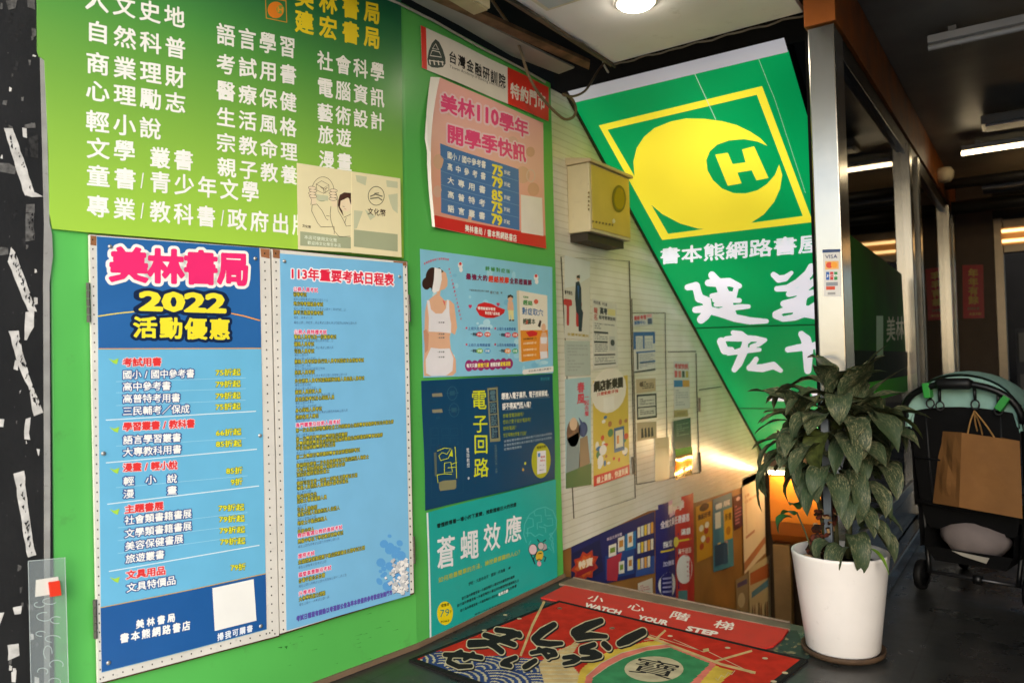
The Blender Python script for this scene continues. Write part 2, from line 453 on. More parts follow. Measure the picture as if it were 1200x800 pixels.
# --- black wall at the left with torn paper
t = thing('black_wall', 'black painted wall at the left edge with torn remains of paper posters', 'wall', tuple(onB(1.9, 0)))
b = MB(); BW = M('1b1b1c', .55, .35, .25, 6, name='black_paint', bump=.2, bscale=60)
q = [onB(1.447, 0, .004), onB(3.2, 0, .004)]
b.slab([(p[0], p[1], 3.1) for p in (q[0], q[1], q[1] - SB.n * .3, q[0] - SB.n * .3)][::-1], (0, 0, 1), 3.099, BW)
b.build('painted_face', t)
b = MB(); PW = M('d9d7d2', .75, .2, .2, 30, name='torn_paper', dirt=.5); PG = M('6d6c6a', .75, .2, .35, 60, name='paper_residue', dirt=.6); PK = M('242325', .7, .2, .2, 20, name='paper_print')
z4 = Z(0, 0, 3.2); z5 = Z(0, 250, 2.963); z6 = Z(0, 520, 2.857)
def torn(pts, m, z, o=.0055, jit=2.2):
    out = []; rr = random.Random(len(pts) * 31 + int(pts[0][0]))
    for a, c in zip(pts, pts[1:] + pts[:1]):
        k = max(1, int(math.hypot(a[0] - c[0], a[1] - c[1]) / 22))
        for i in range(k): out.append((a[0] + (c[0] - a[0]) * i / k + rr.uniform(-jit, jit), a[1] + (c[1] - a[1]) * i / k + rr.uniform(-jit, jit)))
    poly(b, SB, out, m, o, z)
torn([(12, 482), (45, 482), (130, 725), (90, 735)], PW, z4); torn([(90, 733), (130, 722), (160, 740), (120, 742)], PW, z4, .006)
torn([(-20, 610), (30, 615), (60, 630), (55, 655), (-20, 640)], PG, z4); torn([(95, 768), (130, 765), (130, 800), (95, 796)], PG, z4)
torn([(90, 470), (130, 462), (132, 482), (92, 485)], PG, z4); torn([(105, 520), (140, 505), (142, 595), (110, 590)], M('3a3a3a', .7, .2, .4, 70, name='paper_dark_grey'), z4)  # includes a dark grey torn patch among the paper remains
torn([(10, 380), (24, 376), (20, 396), (8, 392)], PG, z4); torn([(20, 5), (60, 0), (55, 35), (30, 40)], PG, z4); torn([(100, -10), (130, -10), (128, 40), (104, 30)], PG, z4)
torn([(120, 205), (133, 212), (132, 218), (120, 212)], PW, z4)
torn([(88, 0), (115, 0), (118, 95), (88, 100)], PG, z5); torn([(35, 120), (50, 135), (110, 300), (125, 340), (95, 340), (60, 250), (25, 170)], PW, z5)
torn([(85, 345), (115, 340), (115, 395), (90, 440), (82, 440)], PW, z5); torn([(28, 410), (62, 405), (75, 480), (110, 590), (148, 690), (115, 705), (95, 600), (65, 540)], PW, z5)
torn([(88, 710), (103, 710), (100, 785), (82, 785)], PW, z5, jit=3); torn([(-20, 710), (12, 715), (10, 740), (-20, 740)], PW, z5); torn([(-20, 118), (28, 120), (25, 145), (-20, 145)], PG, z5)
torn([(45, 100), (78, 90), (105, 300), (118, 370), (90, 380)], PW, z6); torn([(42, 545), (72, 540), (70, 565), (45, 570)], PW, z6); torn([(90, 535), (108, 533), (110, 555), (95, 555)], PG, z6)
torn([(-20, 565), (12, 562), (-5, 610)], PW, z6); torn([(25, 672), (62, 668), (62, 705), (25, 725)], PW, z6); torn([(38, 760), (55, 755), (50, 795), (35, 795)], PW, z6)
rr = random.Random(3)
def specks(a, c, n, z, w):
    for _ in range(n):
        t_ = rr.random(); x = a[0] + (c[0] - a[0]) * t_ + rr.uniform(-w, w); y = a[1] + (c[1] - a[1]) * t_ + rr.uniform(-w, w); s = rr.uniform(3, 9)
        poly(b, SB, [(x, y), (x + s, y - s * rr.uniform(.2, 2)), (x + s * rr.uniform(.2, 1.2), y + s * rr.uniform(.5, 2))], PK, .0062, z)
specks((40, 140), (110, 330), 26, z5, 10); specks((50, 430), (125, 680), 26, z5, 10); specks((62, 130), (100, 370), 22, z6, 8); specks((25, 500), (40, 550), 6, z4, 6); specks((60, 560), (105, 710), 8, z4, 10); specks((100, 5), (104, 95), 12, z5, 9)
for _ in range(40):
    x, y, s = rr.uniform(0, 46), rr.uniform(0, 790), rr.uniform(.4, 1.4)
    poly(b, SB, [(x, y), (x + s, y + rr.uniform(-1, 1)), (x + s * .4, y + s * 1.4)], PG, .0052)
for _ in range(46):
    x, y, s = rr.uniform(-2, 45), rr.uniform(0, 800), rr.uniform(1.5, 6); k = rr.random()
    torn([(x - s * .4, y - s), (x + s * .5, y - s * rr.uniform(.6, 1)), (x + s * .4, y + s * rr.uniform(.5, 1.2)), (x - s * rr.uniform(.2, .6), y + s)], PW if k < .25 else PG if k < .6 else M('333334', .7, .2, .4, 70, name='glue_stain'), ID, .0050 + rr.random() * .0004, .8)
b.build('torn_paper', t)

# --- stairwell wall of cream siding
def siding(hexc, rough=.3):
    m = bpy.data.materials.new('cream_siding'); m.use_nodes = True; nt = m.node_tree; n = nt.nodes; L = nt.links; bb = n['Principled BSDF']
    tc = n.new('ShaderNodeTexCoord'); w = n.new('ShaderNodeTexWave'); w.bands_direction = 'Z'; w.wave_profile = 'SAW'; w.inputs['Scale'].default_value = 7.5
    L.new(tc.outputs['Object'], w.inputs['Vector'])
    nz = n.new('ShaderNodeTexNoise'); nz.inputs['Scale'].default_value = 2.5; nz.inputs['Detail'].default_value = 8; L.new(tc.outputs['Object'], nz.inputs['Vector'])
    r = n.new('ShaderNodeValToRGB'); c = lin(hexc); r.color_ramp.elements[0].position = .3; r.color_ramp.elements[1].position = .65
    r.color_ramp.elements[0].color = (c[0] * .8, c[1] * .8, c[2] * .68, 1); r.color_ramp.elements[1].color = (*c, 1)
    L.new(nz.outputs[0], r.inputs[0]); bb.inputs['Roughness'].default_value = rough
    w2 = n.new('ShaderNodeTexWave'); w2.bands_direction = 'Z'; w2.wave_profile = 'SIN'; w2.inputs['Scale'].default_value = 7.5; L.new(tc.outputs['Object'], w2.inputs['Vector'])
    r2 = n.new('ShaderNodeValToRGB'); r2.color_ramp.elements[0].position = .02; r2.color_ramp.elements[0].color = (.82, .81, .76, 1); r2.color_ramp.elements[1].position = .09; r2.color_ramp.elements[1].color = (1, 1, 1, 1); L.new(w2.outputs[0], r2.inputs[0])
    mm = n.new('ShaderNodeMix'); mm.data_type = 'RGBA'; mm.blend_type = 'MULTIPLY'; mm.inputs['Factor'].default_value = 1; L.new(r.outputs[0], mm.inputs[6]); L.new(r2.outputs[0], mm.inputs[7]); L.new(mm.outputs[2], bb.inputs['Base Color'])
    bp = n.new('ShaderNodeBump'); bp.inputs['Strength'].default_value = 1; bp.inputs['Distance'].default_value = .006; L.new(w.outputs[0], bp.inputs['Height']); L.new(bp.outputs[0], bb.inputs['Normal'])
    return m
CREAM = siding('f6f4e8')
BROWN = M('a8763c', .45, .4, .18, 3, name='brown_board')
t = thing('stairwell_wall', 'cream corrugated wall going down beside the stairs, brown board below', 'wall', (XW, 6, 0))
b = MB()
bot_ = [SW.at(*p) for p in ((668, 641), (716, 619), (760, 598.5), (817, 588), (868, 571), (897, 556))]
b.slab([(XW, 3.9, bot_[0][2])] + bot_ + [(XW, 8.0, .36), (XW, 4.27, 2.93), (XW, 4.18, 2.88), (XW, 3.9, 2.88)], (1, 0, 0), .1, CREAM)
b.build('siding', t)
b = MB(); b.box(XW - .12, XW - .012, 3.9, 8.05, -2.6, .22, BROWN); b.build('lower_board', t)
b = MB(); SEAM = M('5e5644', .6, .3, .2, 8, name='seam'); LIP = M('e3e0d0', .35, .4, .08, 5, name='cream_trim')
for a in ([(657, 301), (737, 306), (744, 583), (672, 607)],):
    line(b, SW, a, 1.3, SEAM, .003, closed=True)
z_ = Z(735, 350, 3.635)
for a, w in (([(18, 0), (28, 400), (38, 790)], 4), ([(160, 60), (165, 420), (172, 770)], 3), ([(292, 232), (298, 500), (308, 742)], 4), ([(172, 226), (292, 224)], 4), ([(303, 388), (402, 374)], 4), ([(20, 60), (120, 62), (160, 60)], 3), ([(38, 790), (172, 765), (310, 738)], 4), ([(488, 770), (560, 728)], 4)):
    line(b, SW, a, w, SEAM, .003, z_)
b.build('panel_seam', t)
for k, (a, c) in enumerate((((740, 535), (741, 555)), ((819, 466), (819, 482)), ((819, 530), (820, 552)))):
    b = MB(); p = SW.at(*a, .006); q = SW.at(*c, .006)
    b.tube([p, q], .009, M('6a6152', .5, .5, .1, 9, metal=.6, name='hinge')); b.build('hinge', t)
t2 = thing('edge_trim', 'rusty dark trim strip where the cream wall meets the green light box', 'trim', tuple(G0))
b = MB(); TR = M('4a3a28', .6, .4, .35, 14, name='rusty_trim')
p0, p1 = SG.at(664, 108, 0), SG.at(894, 531, 0)
p0 = np.array([XW + .012, p0[1], p0[2]]); p1 = np.array([XW + .012, p1[1], p1[2]])
b.slab([p0, p1, p1 + SG.n * .02, p0 + SG.n * .02], (1, 0, 0), .02, TR); b.build('strip', t2)
p0 = p1 = None

# --- end of the stairwell
t = thing('stair_end_wall', 'dark brown wall at the foot of the stairs', 'wall', (-1.6, 8.62, -1))
b = MB(); b.box(-2.6, -.85, 8.6, 8.7, -2.8, 1.2, M('5b4630', .6, .3, .2, 3, name='end_wall')); b.build('wall_panel', t)
ORG = M('d9822a', .35, .4, .08, 4, name='orange_paint')
t = thing('orange_bulkhead', 'orange rounded bulkhead glowing under a lamp at the foot of the stairs', 'bulkhead', (-1.6, 8.1, -.6))
b = MB(); prof = [(8.02, .03), (8.0, -.2), (8.0, -.42)]; pr2 = [(8.0, -.424), (8.01, -.55), (8.05, -.62), (8.12, -.66), (8.5, -.68)]
def ext(b, prof, x0, x1, m): b.mesh([(x, y, z) for x in (x0, x1) for y, z in prof], [(i, i + 1, len(prof) + i + 1, len(prof) + i) for i in range(len(prof) - 1)], m)
ext(b, prof + [(8.5, -.42)], -2.31, -.95, ORG); b.face([(-2.31, 8.02, .03), (-.95, 8.02, .03), (-.95, 8.5, .03), (-2.31, 8.5, .03)], ORG); b.build('front', t, smooth=False)
b = MB(); ext(b, pr2, -2.31, -.95, M('a45a1e', .4, .4, .1, 4, name='dark_orange')); b.build('lower_lip', t)
for k, x in enumerate((-2.30, -2.02, -1.72)):
    b = MB(); b.box(x, x + .16, 8.02, 8.14, -2.6, -.66, M('9c7c52', .55, .3, .15, 5, name='timber'))
    b.build('timber_post', label=['pale timber post standing below the orange bulkhead, beside the cream wall', 'timber post below the orange bulkhead, second from the cream wall', 'timber post below the orange bulkhead, third from the cream wall, behind the pot'][k], cat='post', group='timber posts below the bulkhead', loc=(x + .08, 8.08, -2.6))
# tube lamp hidden under the lower end of the light box
TUBEW = M('ffdca0', .4, .2, 0, 1, emit=40, name='warm_tube')
t = thing('stair_tube_lamp', 'warm lit tube lamp above the orange bulkhead at the foot of the stairs', 'lamp', (-1.6, 7.86, .12))
b = MB(); b.tube([(-2.28, 7.9, .085), (-1.1, 7.9, .085)], .016, TUBEW); b.build('tube', t)
b = MB(); b.box(-2.3, -1.08, 7.88, 7.92, .108, .14, M('e8e8e4', .4, .4, name='lamp_housing')); b.build('housing', t)
t = thing('stairwell_side_wall', 'black wall put in for the unlit void between light box and steel pillar', 'wall', (-.9, 6, 0))
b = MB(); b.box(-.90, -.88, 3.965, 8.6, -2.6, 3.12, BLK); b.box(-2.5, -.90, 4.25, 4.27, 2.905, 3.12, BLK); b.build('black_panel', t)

# ------------------------------------------------------------------ green light box
def lightbox_mat(hexc, es, name):
    m = bpy.data.materials.new(name); m.use_nodes = True; b = m.node_tree.nodes['Principled BSDF']; c = lin(hexc)
    b.inputs['Base Color'].default_value = (*c, 1); b.inputs['Roughness'].default_value = .3; b.inputs['Specular IOR Level'].default_value = .3
    n = m.node_tree.nodes; tc = n.new('ShaderNodeTexCoord'); nz = n.new('ShaderNodeTexNoise'); nz.inputs['Scale'].default_value = 1.1; nz.inputs['Detail'].default_value = 1
    m.node_tree.links.new(tc.outputs['Object'], nz.inputs['Vector'])
    mr = n.new('ShaderNodeMapRange'); mr.inputs[1].default_value = .3; mr.inputs[2].default_value = .7; mr.inputs[3].default_value = es * .6; mr.inputs[4].default_value = es * 1.25
    m.node_tree.links.new(nz.outputs[0], mr.inputs[0]); m.node_tree.links.new(mr.outputs[0], b.inputs['Emission Strength'])
    b.inputs['Emission Color'].default_value = (*c, 1); return m
LBE = .33
LG = lightbox_mat('04a25a', LBE * .95, 'backlit_green'); LW = lightbox_mat('f0eefa', LBE * 1.25, 'backlit_white'); LY = lightbox_mat('fbe83c', LBE * 1.15, 'backlit_yellow')
t = thing('light_box', 'large sloping green backlit sign with yellow crescent emblem over the stairs', 'sign', tuple(G0))
XR = -1.045
u_ = gd / np.linalg.norm(gd)
def ong(x, d, o=0): return np.array([x, G0[1], G0[2]]) + u_ * d + SG.n * o
LEN = np.linalg.norm(gd)
b = MB(); T0 = .02
b.slab([ong(XW + .003, T0), ong(XR, T0), ong(XR, LEN), ong(XW + .003, LEN)], SG.n, .008, LG); b.build('face_panel', t)
b = MB(); b.slab([ong(XW + .004, T0 + .004, -.0085), ong(XR - .002, T0 + .004, -.0085), ong(XR - .002, LEN, -.0085), ong(XW + .004, LEN, -.0085)], SG.n, .13, M('1c1d1c', .6, .3, .2, 4, name='box_housing')); b.build('housing', t)
b = MB()
top = [ong(XW + .02, .0, -.03), ong(XR, .0, -.03)]
b.mesh([ong(XW + .02, T0, .004), ong(XR, T0, .004), np.array([XR, G0[1] - .06, ZC + .012]), np.array([XW + .02, G0[1] - .06, ZC + .012])], [(0, 1, 2, 3)], lightbox_mat('e4e4ee', .16, 'glowing_flashing')); b.build('head_flashing', t)  # flashing is no lamp; a glow is added to make it bright
b = MB(); JD = M('04602f', .4, .3, 0, name='joint_dark'); JW = lightbox_mat('d8f0de', .2, 'joint_pale')  # dark and pale seam lines between the face panels
z1 = Z(760, 270, 5.714); z2 = Z(800, 370, 4.705); z5s = Z(650, 30, 2.858)
for pts, w_, m_, zz in (([(270, 655), (700, 640), (1200, 628)], 8, JD, z1), ([(290, 508), (640, 512)], 6, JD, z2), ([(455, 130), (540, 315)], 2.4, JW, z5s), ([(665, 65), (722, 210), (735, 240), (840, 560)], 1.3, JW, z5s)):
    b = MB(); line(b, SG, pts, w_, m_, .002, zz); b.build('panel_joint', t)
b = MB()
FR = [(702, 147), (893, 101), (952.5, 260), (776, 281)]; IN = [(712, 152), (887, 111), (941, 253), (783, 274)]
vs = [SG.at(*p, .0015) for p in FR + IN]; b.mesh(vs, [(0, 1, 5, 4), (1, 2, 6, 5), (2, 3, 7, 6), (3, 0, 4, 7)], LY)
# crescent: traced from the enlarged photograph
cres = [(712, 402), (690, 378), (655, 355), (610, 333), (560, 320), (500, 312), (440, 311), (390, 321), (335, 343), (300, 372), (275, 410), (264, 455), (268, 505), (285, 550), (315, 592), (360, 630), (420, 662), (480, 679), (545, 685), (600, 680), (655, 662), (700, 632), (735, 590), (755, 545), (762, 500), (752, 465), (738, 500), (712, 530), (680, 551), (640, 562), (600, 561), (560, 545), (530, 517), (512, 485), (508, 450), (520, 420), (545, 398), (585, 384), (635, 380), (680, 388)]
poly(b, SG, cres, LY, .0019, z5s)
poly(b, SG, [(538, 432), (580, 426), (596, 464), (640, 458), (628, 415), (668, 404), (716, 510), (676, 518), (660, 484), (612, 492), (626, 528), (580, 536)], LY, .0015, z5s)
b.build('emblem', t)
b = MB()
T(b, SG, '書本熊網路書屋', 80, 172, 1165, 82, 108, 122, LW, z1, o=.0015, bold=.018)
strokes(b, SG, [[(262, 380, 16), (318, 370, 22), (328, 410, 22), (340, 452, 25), (392, 470, 22), (395, 520, 25)], [(314, 530, 17), (400, 522, 24)], [(402, 535, 26), (378, 570, 26), (352, 595, 23)],
    [(400, 530, 22), (480, 552, 22), (580, 585, 22), (680, 604, 20), (790, 606, 11)], [(425, 298, 20), (450, 330, 24), (480, 360, 28), (500, 410, 32), (525, 470, 28), (560, 560, 24)],
    [(400, 350, 18), (480, 350, 25), (540, 345, 24), (608, 370, 13)], [(425, 438, 13), (520, 425, 18), (575, 428, 14)], [(440, 466, 10), (608, 468, 12)], [(590, 375, 12), (572, 440, 14)], [(450, 496, 10), (550, 490, 12)], [(480, 530, 9), (600, 512, 15), (670, 508, 10)]], LW, .0015, z1, 5, 4)
strokes(b, SG, [[(838, 296, 15), (872, 325, 20), (915, 318, 18), (958, 282, 8)], [(1092, 246, 22), (1070, 290, 24), (1000, 350, 22), (930, 385, 18), (860, 390, 14)], [(940, 425, 15), (1030, 400, 22), (1120, 330, 15)],
    [(1050, 330, 26), (1030, 430, 30), (1020, 520, 26), (990, 570, 24)], [(905, 490, 18), (980, 475, 22), (1080, 420, 15), (1150, 400, 14)], [(852, 560, 18), (900, 535, 15), (1000, 520, 20), (1080, 530, 22), (1135, 490, 20)],
    [(852, 568, 18), (900, 592, 14), (980, 580, 18), (1040, 555, 20), (1180, 575, 24), (1290, 560, 12)]], LW, .0015, z1, 5, 4)
strokes(b, SG, [[(278, 92, 13), (320, 105, 22), (358, 132, 20)], [(212, 140, 22), (232, 190, 22), (270, 185, 14)], [(240, 125, 13), (300, 122, 18), (400, 125, 16), (456, 132, 10), (420, 155, 13), (380, 168, 11)],
    [(250, 208, 10), (330, 190, 18), (425, 186, 10)], [(345, 145, 16), (335, 200, 22), (308, 260, 22), (285, 295, 15)], [(405, 238, 14), (385, 270, 16), (368, 286, 16), (440, 287, 22), (500, 272, 20), (540, 300, 12)]], LW, .0015, z2, 4, 0)
strokes(b, SG, [[(655, 100, 14), (680, 130, 24), (690, 180, 26), (690, 240, 22), (690, 300, 16)], [(580, 185, 12), (640, 175, 16), (720, 165, 14), (740, 150, 9)], [(745, 185, 12), (760, 240, 15)], [(800, 110, 14), (815, 180, 24), (815, 300, 16)], [(770, 190, 14), (850, 175, 16), (890, 170, 10)]], LW, .0015, z2, 5, 3.5)
strokes(b, SG, [[(478, 455, 9), (560, 452, 14), (625, 456, 13)], [(590, 420, 12), (625, 470, 14)], [(720, 415, 12), (735, 440, 12)], [(660, 470, 10), (760, 460, 13)]], LW, .0015, z2, 5, 3.5)
b.build('lettering', t)

# ------------------------------------------------------------------ steel and glass front
STEEL = M('b9b7b2', .22, .5, .10, 3, metal=.95, name='brushed_steel', bump=.06, bscale=25)
STEELD = M('6f6e6c', .3, .5, .15, 3, metal=.9, name='dark_steel')
WOOD = M('b4662a', .5, .3, .25, 5, name='lintel_wood', bump=.3, bscale=40)
t = thing('steel_pillar', 'polished steel pillar beside the potted plant, orange wood block on top', 'pillar', (-.78, 3.8, 0))
b = MB(); b.box(-.838, -.722, YP, YP + .2, 0, 2.76, STEEL); b.build('cladding', t, bevel=.006)
b = MB(); b.box(-.85, -.712, YP - .012, YP + .2, 2.765, 3.10, WOOD); b.build('wood_block', t, bevel=.004)
def glass_mat():
    m = bpy.data.materials.new('glass'); m.use_nodes = True; n = m.node_tree.nodes; L = m.node_tree.links; n.clear()
    o = n.new('ShaderNodeOutputMaterial'); mx = n.new('ShaderNodeMixShader'); fr = n.new('ShaderNodeFresnel'); fr.inputs[0].default_value = 1.55
    tr = n.new('ShaderNodeBsdfTransparent'); tr.inputs[0].default_value = (.72, .78, .76, 1); g = n.new('ShaderNodeBsdfGlossy'); g.inputs['Roughness'].default_value = .03
    L.new(fr.outputs[0], mx.inputs[0]); L.new(tr.outputs[0], mx.inputs[1]); L.new(g.outputs[0], mx.inputs[2]); L.new(mx.outputs[0], o.inputs[0]); return m
GLASS = glass_mat()
t = thing('glass_front', 'dark glass shopfront in steel frames running back from the steel pillar', 'shopfront', (XD, 6.5, 0))
b = MB()
for y0, y1 in ((3.96, 6.08), (6.8, 8.95), (9.7, 9.98)):
    b.box(XD - .006, XD, y0, y1, .32, 2.66, GLASS)
b.build('pane', t)
b = MB(); b.box(-.84, -.80, 3.955, 10, .3, 2.70, M('0d0d0c', .5, .3, .2, 4, name='dark_interior')); b.build('dark_backing', t)  # black panel put in for the unlit space behind the glass
for y0 in (6.08, 6.55, 8.95, 9.45):
    b = MB(); b.box(XD - .03, XD + .055, y0, y0 + .11, .12, 2.72, STEEL); b.build('post', t, bevel=.005)
b = MB(); b.box(XD - .04, XD + .012, 3.955, 10, .3, .36, STEELD); b.build('lower_rail', t, bevel=.004)
b = MB(); b.box(XD - .045, XD + .03, 3.955, 10, 2.66, 2.765, M('262523', .35, .5, .2, 4, metal=.6, name='head_rail')); b.build('head_rail', t, bevel=.004)
b = MB(); b.box(-.85, -.714, 3.952, 10, 2.77, 3.075, WOOD); b.build('lintel', t)
b = MB(); b.box(XD - .06, XD + .008, 3.955, 10, 0.11, .298, M('1b1b1b', .22, .5, .15, 3, name='kick_panel')); b.build('kick_panel', t)
b = MB(); b.box(XD - .06, XD + .075, 3.955, 10, .0, .1, M('4a4947', .25, .5, .2, 4, metal=.8, name='sill')); b.build('sill', t, bevel=.012)
# green film on the inside of the first pane
b = MB(); FILM = M('256a1c', .6, .04, .34, 1.4, name='green_film')
poly(b, SD, [(986, 268), (1056, 321), (1063, 452), (990, 453)], FILM, .003); poly(b, SD, [(986, 453), (1063, 440), (1063, 458), (986, 482)], M('4fb03c', .6, .04, .1, 3, name='green_film_light'), .0034)
poly(b, SD, [(989, 410), (1063, 412), (1063, 440), (989, 453)], M('12200f', .6, .04, .1, 3, name='film_dark'), .0038)
T(b, SD, '美林', 1038, 386, 1058, 384, 30, 26, INK('7a8a2a'), o=.0045); poly(b, SD, [(1026, 370), (1034, 370), (1034, 416), (1026, 416)], INK('4f8f4a'), .0045)
b.build('window_film', t)
# card sticker
t = thing('card_sticker', 'strip of payment card marks stuck on the steel pillar', 'sticker', tuple(SP.at(975, 330)))
zs = Z(950, 270, 4.208); b = MB(); SP2 = clone(SP, .002)
poly(b, SP2, [(60, 92), (145, 92), (148, 325), (66, 325)], INK('d6d4d2'), .0, zs); poly(b, SP2, [(58, 95), (146, 92), (146, 106), (58, 110)], INK('26406e'), .0004, zs)
T(b, SP2, 'VISA', 72, 130, 132, 128, 18, 18, INK('2a3768'), zs, o=.0004, mode='str', bold=.01)
poly(b, SP2, [(72, 152), (138, 150), (138, 190), (72, 193)], INK('e8b06a'), .0004, zs); ell(b, SP2, 92, 171, 16, 15, INK('d8452c'), .0006, zs); ell(b, SP2, 116, 170, 16, 15, INK('efa02e'), .0008, zs)
for k, c in enumerate(('2b5fae', 'c43a3a', '2f8a4c')):
    poly(b, SP2, [(76 + k * 20, 204), (92 + k * 20, 204), (92 + k * 20, 244), (76 + k * 20, 244)], INK(c), .0004, zs)
T(b, SP2, 'JCB', 78, 224, 134, 224, 14, 14, WHITE, zs, o=.0007, mode='str')
poly(b, SP2, [(76, 256), (134, 254), (134, 272), (76, 274)], INK('8a8f98'), .0004, zs); poly(b, SP2, [(76, 276), (120, 275), (120, 292), (76, 293)], INK('cf4a2c'), .0004, zs); poly(b, SP2, [(84, 305), (122, 304), (122, 316), (84, 317)], INK('9a9a9a'), .0004, zs)
b.build('sticker', t)

# ------------------------------------------------------------------ corridor
t = thing('corridor_end_wall', 'brown tiled wall with a metal doorway at the far end of the corridor', 'wall', (-.3, 10, 0))
b = MB(); EW = M('6b5747', .5, .35, .12, 5, name='brown_tile')
b.box(-.85, -.37, 10, 10.15, 0, 3.08, EW); b.box(-.37, .9, 10, 10.15, 2.68, 3.08, M('2c2926', .6, .3, .1, 4, name='dark_header')); b.build('wall_panel', t)
b = MB(); DF = M('8d8172', .3, .5, .15, 5, metal=.6, name='door_metal')
b.box(-.37, -.28, 9.97, 10.12, 0, 2.68, DF); b.box(-.28, .9, 9.98, 10.1, 2.30, 2.66, DF); b.build('door_frame', t, bevel=.006)
b = MB(); b.box(-.5, 1.0, 12.5, 12.6, 0, 3, BLK); b.box(-.55, -.5, 10.16, 12.5, 0, 3, BLK); b.build('room_beyond', t)
t = thing('door_glow_strips', 'pair of warm glowing strips added above the far doorway', 'lamp', (.1, 9.93, 2.45))  # glowing strips added for the warm light lines on the lintel
b = MB()
for zz in (2.42, 2.53): b.tube([(-.29, 9.94, zz), (.8, 9.94, zz)], .017, M('ffd08a', .4, .2, 0, 1, emit=1.6, name='glow_strip'))
b.build('tube', t); b = MB(); b.box(-.3, .82, 9.958, 9.975, 2.38, 2.57, M('c7a070', .4, .4, name='glow_tray')); b.build('tray', t)
for k, (x, z0, z1, y, hx) in enumerate(((.02, .0, 1.5, 11.2, '3a3a3c'), (.3, 0, 1.1, 11.6, '4a3a2c'))):
    b = MB(); b.box(x - .25, x + .2, y, y + .4, z0, z1, M(hx, .5, .3, .2, 4, name='cabinet_paint'))
    for q in range(3): b.box(x - .22, x + .17, y - .01, y, .1 + q * z1 / 3, z1 / 3 * (q + .9), M('55524c', .4, .4, .1, 4, name='cabinet_door'))
    b.build('cabinet', label=['tall grey cabinet in the dark room beyond the doorway', 'low brown cabinet in the dark room beyond the doorway'][k], cat='cabinet', loc=(x, y, 0))
t = thing('corridor_shade_wall', 'unseen dark wall added along the right to keep the corridor dark', 'wall', (.85, 6, 0))
b = MB(); b.box(.85, .95, 1.3, 10.0, 0, 3.08, M('2e2c2a', .5, .4, .2, 3, name='corridor_paint')); b.build('wall_panel', t)  # out of view; added and lengthened to block light from the corridor
SE = Surf((0, 10, 1), (0, -1, 0))
b = MB(); zr = Z(1060, 220, 3.636); RED = INK('c62328')
sheet(b, clone(SE, .004), [zr(246, 330), zr(335, 328), zr(340, 555), zr(250, 557)], RED, nu=2, nv=2)
S2 = clone(SE, .0045); GOLD = INK('e8c45a')
text(b, S2, '年年有餘', [zr(272, 345), zr(312, 345), zr(314, 495), zr(274, 495)], GOLD, vert=True, bold=.03, px=14)
T(b, S2, '恭賀新禧', 268, 515, 318, 514, 14, 14, INK('8a7a50'), zr); T(b, S2, '大吉大利', 276, 537, 326, 536, 12, 12, GOLD, zr)
b.build('red_couplet', label='red paper with gold brush writing on the far brown wall', cat='poster', loc=tuple(S2.at(1140, 340)))
def batten(name, label, x0, x1, y, z, lit, tray=True):
    t = thing(name, label, 'lamp', ((x0 + x1) / 2, y, z), 'tube lamps under the corridor ceiling')
    b = MB(); b.tube([(x0, y, z), (x1, y, z)], .016, M('ffe6b8', .4, .2, 0, 1, emit=lit, name='lit_tube') if lit else M('cfd0d2', .25, .5, .04, 3, name='unlit_tube')); b.build('tube', t)
    b = MB(); b.box(x0, x1, y - .035, y + .035, z + .018, z + .06, M('c9cacb', .35, .5, .05, 4, name='batten_metal')); b.build('batten', t, bevel=.004)
    for xx in (x0 + .12, x1 - .12):
        b = MB(); b.box(xx - .02, xx + .02, y - .02, y + .34, z + .062, z + .09, M('8d8c88', .4, .5, .1, 4, metal=.5, name='hanger')); b.box(xx - .02, xx + .02, y + .30, y + .34, z + .09, 3.08, M('8d8c88', .4, .5, .1, 4, metal=.5, name='hanger')); b.build('hanger', t)
batten('tube_lamp', 'unlit grey tube lamp nearest under the corridor ceiling', -.45, .75, 4.86, 2.93, 0)
batten('tube_lamp', 'brightly lit tube lamp halfway along the corridor ceiling', -.49, .7, 7.65, 2.93, 6)
t = thing('fan_lamp', 'grey rectangular fitting hung behind the lit tube lamp', 'fitting', (0, 7.0, 3))
b = MB(); b.box(-.31, .6, 6.95, 7.2, 2.98, 3.05, M('9a9a98', .35, .5, .1, 5, name='fitting')); b.build('housing', t, bevel=.01)
b = MB(); b.box(-.28, .57, 6.98, 7.17, 2.965, 2.979, M('cfd0d8', .35, .5, .1, 30, name='diffuser')); b.build('diffuser', t)
b = MB(); b.lathe((-.66, 8.1, 2.88), [(0, -.09), (.05, -.085), (.075, -.05), (.08, 0), (.06, .04), (.0, .05)], M('d8c8a8', .4, .4, .05, 8, name='dome'), 20)
b.build('sensor_dome', label='small cream dome lamp on the wooden lintel', cat='lamp', smooth=True, loc=(-.66, 8.1, 2.88))
for k, (y, z, r) in enumerate(((8.6, 2.86, .05), (9.2, 2.72, .07))):
    b = MB(); b.tube([(-.70, y, z), (.84, y, z)], r, M('3c3a37', .4, .5, .2, 5, name='pipe')); b.build('ceiling_pipe', label=['thinner dark pipe crossing under the corridor ceiling behind the lit tube', 'thicker dark pipe crossing just before the end wall'][k], cat='pipe', smooth=True, group='pipes under the corridor ceiling', loc=(0, y, z))
b = MB(); b.box(-.4, .3, 8.7, 9.0, 2.79, 2.84, M('8f9196', .4, .5, .1, 5, name='vent')); b.build('air_vent', label='pale flat air vent hung below the far ceiling pipes', cat='vent', bevel=.01, loc=(0, 8.85, 2.8))

